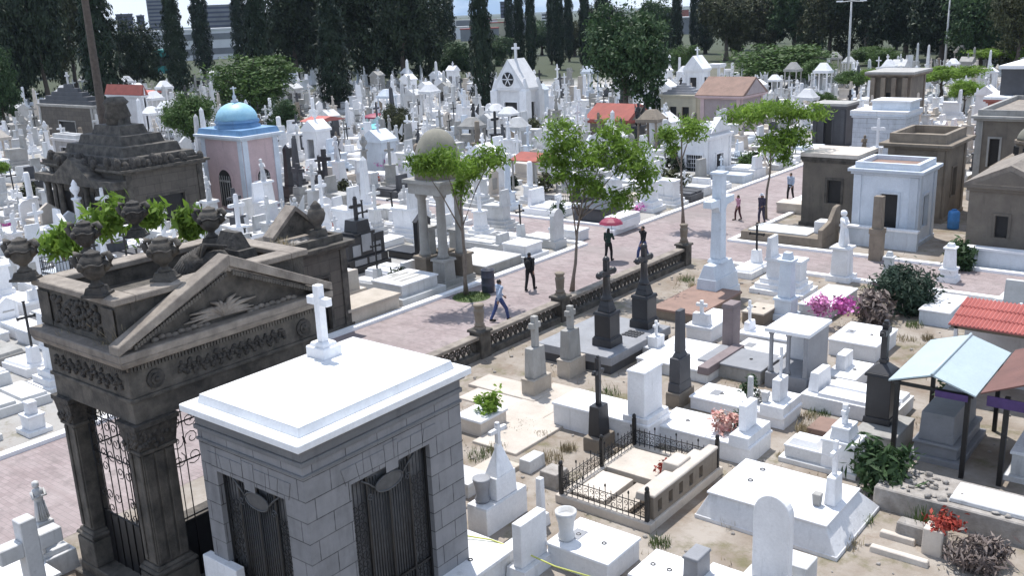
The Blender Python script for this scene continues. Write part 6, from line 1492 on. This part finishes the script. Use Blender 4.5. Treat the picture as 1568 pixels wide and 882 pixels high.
def field(x0, x1, y0, y1, cx, cy, seed, tones, dens=.93, kinds=None):
    q = random.Random(seed); x = x1
    while x > x0:
        y = y0
        while y < y1:
            px_, py_ = x-q.uniform(.1, .4)-cx/2, y+q.uniform(.1, .4)+cy/2; y += cy
            u, v, dpt = prj(px_, py_, .5)
            if not (-60 < u < 1630 and 60 < v < 900) or q.random() > dens: continue
            ok = False
            for attempt in range(4):
                ki = pick([(i, kinds[i] if kinds and i < len(kinds) else k[4]) for i, k in enumerate(KINDS)], q)
                if COUNT.get(ki, 0) >= 288: continue
                vv = q.randrange(5); P, am, w, d = PROTO[ki, vv]; rz = q.choice((0, 0, 0, 1, 2, 2, 3)) if attempt < 2 else q.choice((0, 2)); ww, dd_ = (w, d) if rz % 2 == 0 else (d, w)
                s = q.uniform(.9, 1.12) if attempt < 2 else .86
                if free(px_-ww*s/2, px_+ww*s/2, py_-dd_*s/2, py_+dd_*s/2): ok = True; break
            if not ok: continue
            take(px_-ww*s/2, px_+ww*s/2, py_-dd_*s/2, py_+dd_*s/2, .02)
            COUNT[ki] = COUNT.get(ki, 0)+1
            PLACED.append((ki, vv, px_, py_, rz*math.pi/2+q.gauss(0, .02), s*q.uniform(.95, 1.0), s*q.uniform(.92, 1.25), pick(tones, q), u, v, dpt))
        x -= cx
WH = [('white', 46), ('whitewash', 14), ('offwhite', 34), ('concrete', 14), ('darkgrey', 5), ('black', 2.5), ('bluewhite', 5), ('beige', 5), ('brownstone', 2)]
MX = [('white', 40), ('whitewash', 12), ('offwhite', 28), ('concrete', 16), ('darkgrey', 4), ('brownstone', 6), ('beige', 8), ('black', 2)]
LOWK = [4, .45, .12, .03, .35, .05, 1.4, 0, 0, 4, .5, .5, .05]
field(-40, RX0-.5, 3, 16, 2.5, 2.2, 14, WH, .8, LOWK); field(-34, RX0-.5, 16, 41.2, 2.35, 1.8, 1, WH, .97, LOWK); field(-34, RX0-.5, 46.1, 75, 2.4, 1.9, 2, WH, .96, LOWK)
field(-75, -34, 14, 41.2, 2.5, 1.9, 3, WH, .97, [4.2, 1.8, .6, .2, 1.2, .25, 2.2, .2, .1, 3.4, .9, .6, .2])
field(-82, -34, 46.1, 84, 2.6, 2.2, 4, WH, .96, [3.6, 2.6, 1.2, .4, 1.5, .4, 1.8, .35, .25, 2.6, .9, .6, .3])
field(-52, -32, 84, 120, 3.0, 3.0, 5, WH, .93)
field(RX1+.5, 2, 46.9, 92, 2.8, 2.8, 6, MX, .9)
field(-20, -1, 16, 41.0, 2.3, 2.1, 12, MX, .75, [3, .8, .2, .1, .8, .1, 1, 0, 0, 4])
field(-130, -82, 14, 41.2, 3.3, 3.2, 7, WH, .92, [2, 2.2, 1.8, 1, 1.4, .8, 1.5, .5, .5, 1.2]); field(-130, -82, 46.1, 128, 3.5, 3.5, 8, WH, .92, [1.6, 2.4, 2.1, 1.2, 1.4, .9, 1.4, .6, .5, .9])
field(-82, -50, 84, 150, 3.5, 3.5, 9, WH, .92, [1.6, 2.4, 2.1, 1.2, 1.4, .9, 1.4, .6, .5, .9]); field(RX1+.5, 14, 92, 165, 3.8, 3.8, 10, MX, .86, [1.4, 2.2, 1.6, 1.2, 1.2, .9, 1.2, .9, .5, .8])
field(-50, RX0-.6, 120, 172, 3.8, 3.8, 13, MX, .86, [1.4, 2.2, 1.6, 1.2, 1.2, .9, 1.2, .9, .5, .8]); field(-175, -130, 30, 135, 4.5, 4.5, 11, WH, .9, [1.4, 2.4, 2.1, 1.2, 1.2, .9, 1.2, 1.4, .8, .7])
field(RX0-.6, RX1+.5, 84, 170, 3.0, 2.9, 15, MX, .92, [3, 2.2, 1.2, .5, 1.2, .5, 1.2, .7, .5, 2, .8, .6, .4])
ORD = ['nearest', 'second nearest', 'third nearest', 'fourth nearest', 'fifth nearest', 'sixth nearest', 'seventh nearest', 'eighth nearest']
cl = {}
for i, p in enumerate(PLACED):
    u, v = p[8], p[9]; b = min(LM, key=lambda l: (l[1]-u)**2+((l[2]-v)*1.8)**2); du, dv = u-b[1], v-b[2]
    side = ('right of' if du > 0 else 'left of') if abs(du) > abs(dv)*1.2 else ('in front of' if dv > 0 else 'behind')
    cl.setdefault((p[0], p[7], b[0], side), []).append((du*du+dv*dv*3, i))
LBL = {}; tilt = random.Random(99)
for (ki, tone, b, side), lst in cl.items():
    lst.sort()
    for r_, (dd_, i) in enumerate(lst):
        if len(lst) == 1: LBL[i] = (f'only {TW[tone]} {KINDS[ki][2]} {side} {b}', None)
        elif r_ < 8: LBL[i] = (f'{TW[tone]} {KINDS[ki][2]} {ORD[r_]} {b}, {side} it', None)
        else: LBL[i] = (f'{TW[tone]} {KINDS[ki][2]} far {side} {b}', f'{TW[tone]} {KINDS[ki][0]} rows {side} {b}')
for i, (ki, vv, x, y, rz, s, sz, tone, u, v, dpt) in enumerate(PLACED):
    nm, cat = KINDS[ki][0], KINDS[ki][1]; P, am, w, d = PROTO[ki, vv]; lb, grp = LBL[i]
    grp = grp or f'{nm.replace("_", " ")}s in the fields'
    if dpt > 105:
        o = bpy.data.objects.new(nm, am); COL.objects.link(o); put(o, tone); o.location = (x, y, 0); o.rotation_euler = (tilt.gauss(0, .02), tilt.gauss(0, .02), rz); o.scale = (s, s, sz); tag(o, lb, cat, grp)
    else:
        t = thing(nm, lb, cat, (x, y, 0), rz, grp); t.rotation_euler = (tilt.gauss(0, .016), tilt.gauss(0, .016), rz); t.scale = (s, s, sz)
        for pn, me in P:
            c = bpy.data.objects.new(pn, me); COL.objects.link(c); c.parent = t
            put(c, 'iron' if pn in IRONP else 'concrete' if pn == 'tablet' and tone != 'concrete' else tone)
FL = [leaves('flowers', [(0, 0, .25, .35, .35, .25)], 90, .16, 600+k, 1.2, .3, .45, 8, .1) for k in range(3)]
SH = [leaves('foliage', [(0, 0, .6, .6, .6, .6), (.3, .2, .9, .4, .4, .5)], 420, .20, 610+k, 1.8, .3, .3, 20, .3) for k in range(2)]
SHT = trunk_mb(.7, .05, .02, 5, 4, .3, lz=.2).mesh('stem')
fq = random.Random(31); FC = {'petal_red': 'dark red', 'petal_pink': 'pink', 'petal_white': 'pale peach', 'petal_magenta': 'magenta'}; fc = {}
for i, (ki, vv, x, y, rz, s, sz, tone, u, v, dpt) in enumerate(PLACED):
    if dpt > 110 or not (0 < u < 1568 and v < 880): continue
    r_ = fq.random()
    if r_ < .075:
        mt = fq.choice(list(FC)); me = FL[i % 3]; b = min(LM, key=lambda l: (l[1]-u)**2+((l[2]-v)*1.8)**2)
        o = bpy.data.objects.new('flowers', me); COL.objects.link(o); put(o, mt); o.location = (x-.2, y-.75, .05); tag(o, f'small {FC[mt]} flowers at the foot of a grave near {b[0]}', 'flowers', f'{FC[mt]} grave flowers near {b[0]}')
    elif r_ < .13:
        b = min(LM, key=lambda l: (l[1]-u)**2+((l[2]-v)*1.8)**2); ss = fq.uniform(.6, 1.3)
        t = thing('grave_shrub', f'small green shrub growing between graves near {b[0]}', 'shrub', (x+1.15, y-.9, 0), fq.random()*6, f'grave shrubs near {b[0]}'); t.scale = (ss, ss, ss)
        c = bpy.data.objects.new('foliage', SH[i % 2]); COL.objects.link(c); c.parent = t; put(c, fq.choice(('leaf_green', 'leaf_mid', 'leaf_olive', 'leaf_dark'))); c = bpy.data.objects.new('stem', SHT); COL.objects.link(c); c.parent = t; put(c, 'bark')
print('field graves', len(PLACED), COUNT)

# ------------------------------------------------------------------ cypresses and woods
CYP = [cypress_mesh('crown', 16, 1.25, 9000, 300+k, .25) for k in range(4)]
CT = trunk_mb(9, .22, .08, 3).mesh('trunk')
def cyp(px_, py_, wpx, k, lb, topy=-70):
    x, y = at(px_, py_); sc = 1491/prj(x, y)[2]; r = wpx/sc/2/1.25; h = up(x, y, topy) if topy > -999 else 17
    tree('cypress', lb, (x, y, 0), CYP[k % 4], CT, 'leaf_cypress', 'bark', 'cypresses among the graves', k*1.3, (r*1.15, r*1.15, max(h, 9)/16.4), cname='crown')
q = random.Random(15)
CL = [(168, 192, 50, 'broadest dark cypress, behind the stepped stone pyramid'), (278, 152, 30, 'dark cypress left of the round green bush by the pink chapel'), (316, 118, 24, 'slim dark cypress just behind the light green tree'), (374, 108, 22, 'slim cypress at the back edge of the dark grove'),
      (406, 168, 36, 'tall cypress directly above the pink chapel dome'), (517, 168, 42, 'wide cypress in front of the dark grove above the salmon awning'), (742, 176, 30, 'tall lone cypress left of the white gothic mausoleum'), (797, 112, 15, 'first of the slim cypresses behind the white gothic mausoleum'), (815, 113, 14, 'second slim cypress behind the white gothic mausoleum'),
      (782, 92, 12, 'thin distant cypress just over the gothic gable'), (845, 98, 12, 'thin cypress midway between the gothic gable and the big round tree'), (857, 106, 17, 'darker cypress midway between the gothic gable and the big round tree'), (872, 94, 12, 'thin cypress nearer to the big round tree'), (896, 108, 15, 'slim cypress touching the left side of the big round tree'),
      (922, 90, 20, 'cypress rising behind the left half of the big round tree'), (1036, 90, 15, 'slim cypress on the right of the big round tree'), (1062, 80, 11, 'thinnest cypress behind the white belfry'), (1080, 82, 24, 'cypress behind the cream tomb tower'), (1122, 76, 30, 'wide cypress left of the flat-topped green tree'), (1186, 66, 13, 'slim cypress behind the flat-topped green tree'), (1252, 74, 15, 'cypress just left of the tall white lamp post'), (145, 120, 26, 'cypress behind the hipped slate roof'), (452, 110, 26, 'cypress within the left part of the dark grove'), (690, 92, 16, 'slim cypress near the right end of the dark grove'), (1372, 76, 20, 'dark cypress above the four-pillared mausoleum'), (1405, 70, 26, 'dark cypress left of the second lamp post'), (1478, 100, 30, 'large cypress right of the second lamp post')]
for k, (a, b, wv, lb) in enumerate(CL): cyp(a, b, wv, k, lb, -40-q.uniform(0, 60))
def big(seed, n=5200, size=.33, shell=.5):
    q = random.Random(seed); bl = [(0, 0, 6.2, 3.6, 3.6, 3.2)]
    for k in range(8):
        a = k*.785+q.random(); bl.append((math.cos(a)*q.uniform(1.8, 3.2), math.sin(a)*q.uniform(1.8, 3.2), q.uniform(2.0, 8.2), q.uniform(1.5, 2.5), q.uniform(1.5, 2.5), q.uniform(1.3, 2.2)))
    return leaves('crown', bl, n, size, seed, 1.35, .25, .19, 95, shell)
def flat(seed, n=9500):
    q = random.Random(seed); bl = []
    for k in range(9): a = k*.7; r = q.uniform(.6, 3.6); bl.append((math.cos(a)*r, math.sin(a)*r, q.uniform(4.0, 5.6), q.uniform(1.5, 2.3), q.uniform(1.5, 2.3), q.uniform(.8, 1.3)))
    return leaves('crown', bl, n, .26, seed, 1.5, .4, .22, 80, .4)
BIG = [big(400+k, 15000) for k in range(4)]; FLAT = [flat(420+k) for k in range(2)]; FTR = [trunk_mb(4.2, .26, .10, 440+k, 6, 1.8, lz=.5, lh=.28).mesh('trunk') for k in range(2)]; BT = [trunk_mb(6.5, .38, .14, 430+k, 7, 2.2, lz=.35).mesh('trunk') for k in range(2)]
# (px, py of the foot, half width px, top py, foliage, label)
TL = [(20, 160, 60, -60, 'leaf_dark', 'dark broad tree at the far left edge of the woods'), (75, 158, 52, -60, 'leaf_dark', 'dark broad tree second from the left edge of the woods'), (40, 120, 70, -90, 'leaf_dark', 'very dark tree behind the two leftmost ones'), (118, 140, 45, -40, 'leaf_olive', 'brownish olive tree left of the broad cypress'), (218, 142, 40, 25, 'leaf_dark', 'rounded dark tree right of the broad cypress'), (10, 200, 35, 80, 'leaf_green', 'small green tree low at the left edge'),
      (455, 128, 62, -60, 'leaf_dark', 'leftmost tall tree of the dark grove'), (560, 130, 72, -80, 'leaf_dark', 'largest blackish tree in the middle of the dark grove'), (620, 132, 62, -60, 'leaf_dark', 'tall blackish tree in the right half of the dark grove'), (660, 118, 45, -10, 'leaf_dark', 'rightmost tree of the dark grove'), (500, 112, 70, -90, 'leaf_dark', 'tall dark tree at the back of the grove'), (590, 108, 70, -90, 'leaf_dark', 'second tall dark tree at the back of the grove'),
      (700, 122, 34, 62, 'leaf_green', 'mid-green rounded tree right of the dark grove'), (762, 100, 28, 55, 'leaf_green', 'small mid-green tree between lone cypress and gothic gable'),
      (390, 178, 78, 82, 'leaf_mid', 'light green domed tree behind the pink chapel'), (298, 236, 46, 142, 'leaf_mid', 'dense round green bush-like tree left of the blue dome'), (436, 205, 26, 150, 'leaf_green', 'small olive green tree right of the blue dome'), (608, 226, 24, 162, 'leaf_olive', 'shaggy olive-green small tree right of the parasols'), (486, 222, 24, 186, 'leaf_mid', 'small bright green shrub below the salmon awning'),
      (960, 194, 74, 8, 'leaf_green', 'big round green tree standing alone in the field'), (1046, 112, 26, 68, 'leaf_mid', 'small bright round tree left of the white belfry'),
      (1352, 110, 30, 72, 'leaf_mid', 'light green tree right of the tall lamp post'), (1330, 100, 30, 70, 'leaf_mid', 'light green tree touching the tall lamp post'), (1112, 92, 45, -20, 'leaf_olive', 'brownish tree behind the flat-topped green tree on its left'), (1160, 84, 50, -30, 'leaf_olive', 'brown-olive tree behind the flat-topped green tree'), (1215, 84, 50, -40, 'leaf_green', 'green tree behind the flat-topped green tree on its right'), (1270, 88, 48, -40, 'leaf_olive', 'olive tree behind the tall lamp post'), (1325, 90, 55, -50, 'leaf_dark', 'dark tree left of the four-pillared mausoleum'), (1385, 92, 60, -60, 'leaf_dark', 'blackish tree between the two lamp posts'), (1440, 98, 62, -60, 'leaf_dark', 'blackish tree behind the second lamp post'), (1500, 108, 55, -40, 'leaf_green', 'green tree right of the second lamp post'), (1555, 115, 50, -30, 'leaf_olive', 'olive tree at the top right corner'), (1545, 95, 60, -70, 'leaf_dark', 'dark tree behind the top right corner tree'), (1420, 80, 60, -70, 'leaf_dark', 'dark tree at the back right of the woods'), (1010, 84, 36, -5, 'leaf_green', 'green tree behind the big round tree on its right'), (925, 84, 40, 0, 'leaf_dark', 'dark tree behind the big round tree on its left'), (830, 84, 30, 30, 'leaf_green', 'low green tree beyond the slim cypresses'), (880, 86, 26, 34, 'leaf_olive', 'low olive tree beyond the slim cypresses near the round tree')]
for k, (a, b, wv, tp, mt, lb) in enumerate(TL):
    x, y = at(a, b); sc = 1491/prj(x, y)[2]; r = wv/sc/5.2; h = max(up(x, y, tp), 2.5); take(x-.8, x+.8, y-.8, y+.8)
    tree('broadleaf_tree', lb, (x, y, 0), BIG[k % 4], BT[k % 2], mt, 'bark', None, k*1.7, (r, r, h/9.9))
FT = [(1262, 182, 26, 140, 'leaf_mid', 'small spreading tree closing the far end of the avenue'), (1330, 148, 32, 106, 'leaf_bright', 'bright green tree beside the far end of the avenue'), (1185, 136, 82, 66, 'leaf_mid', 'wide flat-topped green tree at the back right'), (1240, 142, 40, 92, 'leaf_mid', 'lower right part-tree beside the wide flat-topped one'), (1440, 150, 60, 100, 'leaf_bright', 'bright green spreading tree left of the red mausoleum'), (1475, 175, 34, 122, 'leaf_bright', 'small bright green tree in front of the spreading one'), (1540, 112, 60, 72, 'leaf_bright', 'bright green spreading tree above the white two-tier roof'), (1300, 152, 28, 108, 'leaf_mid', 'small flat green tree above the dark slate-grey mausoleum'), (1340, 250, 1, 249, 'leaf_mid', None), (6, 285, 18, 250, 'leaf_bright', 'bright green tree cut by the left edge among white graves')]
for k, (a, b, wv, tp, mt, lb) in enumerate(FT):
    if not lb: continue
    x, y = at(a, b); sc = 1491/prj(x, y)[2]; r = wv/sc/5.0; h = max(up(x, y, tp), 2.0)
    tree('spreading_tree', lb, (x, y, 0), *((BIG[k % 4], BT[k % 2]) if wv > 75 else (FLAT[k % 2], FTR[k % 2])), mt, 'bark', None, k*2.1, (r, r, h/(9.9 if wv > 75 else 6.6)))
# bare tall trunk that rises out of the picture beside the stepped pyramid
x, y = at(176, 322); h = 24; t = thing('tall_tree', 'very tall tree with a bare leaning trunk in front of the stepped stone pyramid', 'tree', (x, y, 0)); tx, ty = at(130, -30, 20)
dx, dy = at(120, 0, 0)[0]*0, 0
top = Vector((x, y, 0)); 
vx = _bis(lambda a: prj(x+a, y, 16)[0], -8, 8, 122)
MB().tube([(0, 0, 0), (vx*.3, .1, 5), (vx*.62, .05, 10), (vx, 0, 16), (vx*1.3, .1, 22)], [.50, .30, .25, .21, .14], 10).build('trunk', 'bark', t)
link('crown', leaves('crown', [(vx*1.3, 0, 23, 2.6, 2.6, 2.2), (vx*1.3-1.5, 1, 21.5, 1.6, 1.6, 1.2)], 2500, .45, 500, 1.8, .3, .22, 40), 'leaf_dark', t)
# the distant woodland that closes the view
wq = random.Random(21); n = 0
for ring, (d0, step, hgt) in enumerate(((182, 7, 6.5), (198, 6.5, 8), (214, 7.5, 12), (245, 9, 17))):
    a = -62
    while a < 8:
        az_ = R(a+90); dd_ = d0+wq.uniform(-10, 10); x, y = math.cos(az_)*dd_, math.sin(az_)*dd_; a += step/d0*57.3
        u = prj(x, y, 0)[0]
        if not (-80 < u < 1640) or not free(x-1, x+1, y-1, y+1): continue
        gap = 185 < u < 375 or 672 < u < 905 or 985 < u < 1040
        s = wq.uniform(.85, 1.2); hz_ = (5.5 if gap else hgt)*wq.uniform(.8, 1.15)/9.9
        o = thing('distant_tree', 'far green tree in the woodland belt beyond the cemetery', 'tree', (x, y, 0), wq.random()*6, 'woodland belt beyond the cemetery'); o.scale = (s, s, hz_)
        mt = wq.choice(('leaf_dark', 'leaf_green', 'leaf_green', 'leaf_olive')); c = bpy.data.objects.new('crown', BIG[n % 4]); COL.objects.link(c); c.parent = o; put_m = MATS[mt]
        if len(c.data.materials) == 0: c.data.materials.append(None)
        c.material_slots[0].link = 'OBJECT'; c.material_slots[0].material = put_m
        c = bpy.data.objects.new('trunk', BT[n % 2]); COL.objects.link(c); c.parent = o; n += 1

# ------------------------------------------------------------------ lamp posts, town and hills beyond
for a, b, tp, lb in ((1297, 134, 2, 'tall pale lamp post left of the four-pillared mausoleum'), (1446, 110, -8, 'tall pale lamp post at the right end of the woods')):
    x, y = at(a, b); h = up(x, y, tp); t = thing('lamp_post', lb, 'lamp post', (x, y, 0)); MB().tube([(0, 0, 0), (0, 0, h*.5), (0, 0, h)], [.22, .17, .12], 8).build('pole', 'offwhite', t)
    m = MB().tube([(-1.6, 0, h), (0, 0, h+.12), (1.6, 0, h)], .07, 6); m.build('crossarm', 'offwhite', t)
    for s in (-1, 1): MB().box(s*1.6-.45, s*1.6+.45, -.18, .18, h+.02, h+.2, .05).build('lamp_head', 'white', t)
def block(lb, a, b, wpx, tp, mat, wm, depth=18, floors=5, name='town_building', cat='building'):
    x, y = at(a, b); dpt = prj(x, y)[2]; w = wpx*dpt/1491; h = up(x, y, tp); ang = math.atan2(y, x)-math.pi/2
    t = thing(name, lb, cat, (x, y, 0), ang); MB().box(-w/2, w/2, 0, depth, -.5, h).build('wall', mat, t); MB().box(-w/2-.3, w/2+.3, -.3, depth+.3, h+.01, h+.6).build('roof', mat, t)
    for k in range(floors):
        z = h*(k+.35)/floors; MB().box(-w/2+w*.06, w/2-w*.06, -.12, -.02, z, z+h/floors*.42).build('window_band', wm, t)
block('long white flat-roofed building seen between the cypresses at upper left', 296, 92, 180, 47, 'citywhite', 'citygrey', 30, 2)
block('teal-walled low building below the long white one at upper left', 246, 112, 40, 80, 'tealwall', 'glassdark', 16, 1)
block('grey office tower at upper left', 247, 72, 26, -12, 'citygrey', 'cityblue', 26, 14, 'tower_block', 'tower'); block('dark blue tower block at upper left', 197, 72, 24, 22, 'cityblue', 'glassdark', 26, 8, 'tower_block', 'tower'); block('slim dark blue tower left of the grey one', 221, 70, 11, 24, 'cityblue', 'glassdark', 20, 8, 'tower_block', 'tower')
block('wide greyish town block behind the slim cypresses at upper left', 345, 70, 90, 8, 'citygrey', 'cityblue', 30, 9, 'tower_block', 'tower')
block('small white tower between the slim cypresses near the top centre', 835, 50, 10, 20, 'citywhite', 'glassdark', 14, 6, 'tower_block', 'tower'); block('dark tower beyond the lone cypress at the top', 772, 46, 9, 3, 'cityblue', 'glassdark', 14, 8, 'tower_block', 'tower')
wq = random.Random(5)
for k in range(34):
    a = wq.choice((wq.uniform(675, 800), wq.uniform(675, 800), wq.uniform(180, 380), wq.uniform(980, 1060))); hy_ = 47-a*.0345; d_ = wq.uniform(420, 900); b = hy_+12*1491/d_
    x, y = at(a, b); w = wq.uniform(8, 18); h = wq.uniform(5, 10); t = thing('town_house', 'small pale town house far beyond the woods', 'house', (x, y, 0), math.atan2(y, x)-math.pi/2, 'town houses beyond the woods')
    mt = wq.choice(('citywhite', 'creamwall', 'citygrey', 'redwall', 'pinkwall')); MB().box(-w/2, w/2, 0, 9, -.3, h).build('wall', mt, t); MB().box(-w/2-.2, w/2+.2, -.2, 9.2, h+.01, h+.5).build('roof', 'offwhite' if k % 3 else 'redroof', t)
plain('hillside', (.055, .075, .05), .95, .35, scale=.004)
V = []; Fc = []; n = 220; rows = 7
for j in range(rows):
    for i in range(n+1):
        a = R(-70+92*i/n+90); u = j/(rows-1); d_ = 6200+2600*u
        prof = 120+70*math.sin(i*.075+1.2)+45*math.sin(i*.19)+22*math.sin(i*.43+2)+10*math.sin(i*.9)
        z = prof*math.sin(u*math.pi*.5)**1.3*(1+.08*math.sin(i*.7+j*2)); V.append((math.cos(a)*d_, math.sin(a)*d_, z-3))
for j in range(rows-1):
    for i in range(n): Fc.append((j*(n+1)+i, j*(n+1)+i+1, (j+1)*(n+1)+i+1, (j+1)*(n+1)+i))
struct('hills', MB().add(V, Fc, True), 'hillside')

# ------------------------------------------------------------------ the air between here and the hills
hz_m = bpy.data.materials.new('haze'); hz_m.use_nodes = True; ht = hz_m.node_tree; ht.nodes.clear()
ho = ht.nodes.new('ShaderNodeOutputMaterial'); hv = ht.nodes.new('ShaderNodeVolumePrincipled'); hv.inputs['Color'].default_value = (.62, .74, .92, 1); hv.inputs['Density'].default_value = .5/7000; hv.inputs['Anisotropy'].default_value = .1
ht.links.new(hv.outputs[0], ho.inputs['Volume']); MATS['haze'] = hz_m
o = MB().box(-9600, 9600, -9600, 9600, -12, 420).build('haze', 'haze'); o['kind'] = 'stuff'

# ------------------------------------------------------------------ camera, sun, sky
cam = bpy.data.cameras.new('camera'); co = bpy.data.objects.new('camera', cam); COL.objects.link(co)
co.matrix_world = Matrix.Translation((0, 0, HC)) @ C2W.to_4x4()
cam.sensor_width = 36; cam.sensor_fit = 'HORIZONTAL'; cam.lens = 36*F/1568; cam.clip_start = .1; cam.clip_end = 30000
scene.camera = co
SUN = Vector((-.30, .22, .93)).normalized()
el = math.asin(SUN.z); az = math.atan2(SUN.x, SUN.y)
ld = bpy.data.lights.new('sun', 'SUN'); ld.energy = 3.8; ld.angle = R(.55); ld.color = (1, .965, .92)
lo = bpy.data.objects.new('sun', ld); COL.objects.link(lo); lo.rotation_euler = SUN.to_track_quat('Z', 'Y').to_euler(); lo.location = (0, 0, 60)
w = bpy.data.worlds.new('World'); scene.world = w; w.use_nodes = True
t = w.node_tree; t.nodes.clear()
out = t.nodes.new('ShaderNodeOutputWorld'); bg = t.nodes.new('ShaderNodeBackground'); bg.inputs[1].default_value = .15
sk = t.nodes.new('ShaderNodeTexSky'); sk.sky_type = 'NISHITA'; sk.sun_disc = False; sk.sun_elevation = el; sk.sun_rotation = az
sk.altitude = 1500; sk.air_density = 1.0; sk.dust_density = .6; sk.ozone_density = 1.5
tc = t.nodes.new('ShaderNodeTexCoord'); mp = t.nodes.new('ShaderNodeMapping'); mp.inputs['Scale'].default_value = (1, 1, 3.2)
t.links.new(tc.outputs['Generated'], mp.inputs[0])
nz = noise(t, mp.outputs[0], 3.1, 8, .6)
sp = t.nodes.new('ShaderNodeSeparateXYZ'); t.links.new(tc.outputs['Generated'], sp.inputs[0])
low = ramp(t, sp.outputs[2], .0, .30, 1, 0)                     # clear blue air low over the hills
skc = mixc(t, low, sk.outputs[0], (1.35, 2.35, 3.7))
cl = ramp(t, nz, .47, .58)
t.links.new(mixc(t, cl, skc, (6.4, 6.8, 7.2)), bg.inputs[0]); t.links.new(bg.outputs[0], out.inputs[0])
scene.view_settings.view_transform = 'Standard'; scene.view_settings.look = 'None'; scene.view_settings.exposure = .58; scene.view_settings.gamma = 1
scene.view_settings.use_curve_mapping = False
scene.render.engine = 'CYCLES'
scene.cycles.max_bounces = 6; scene.cycles.diffuse_bounces = 3; scene.cycles.transparent_max_bounces = 6
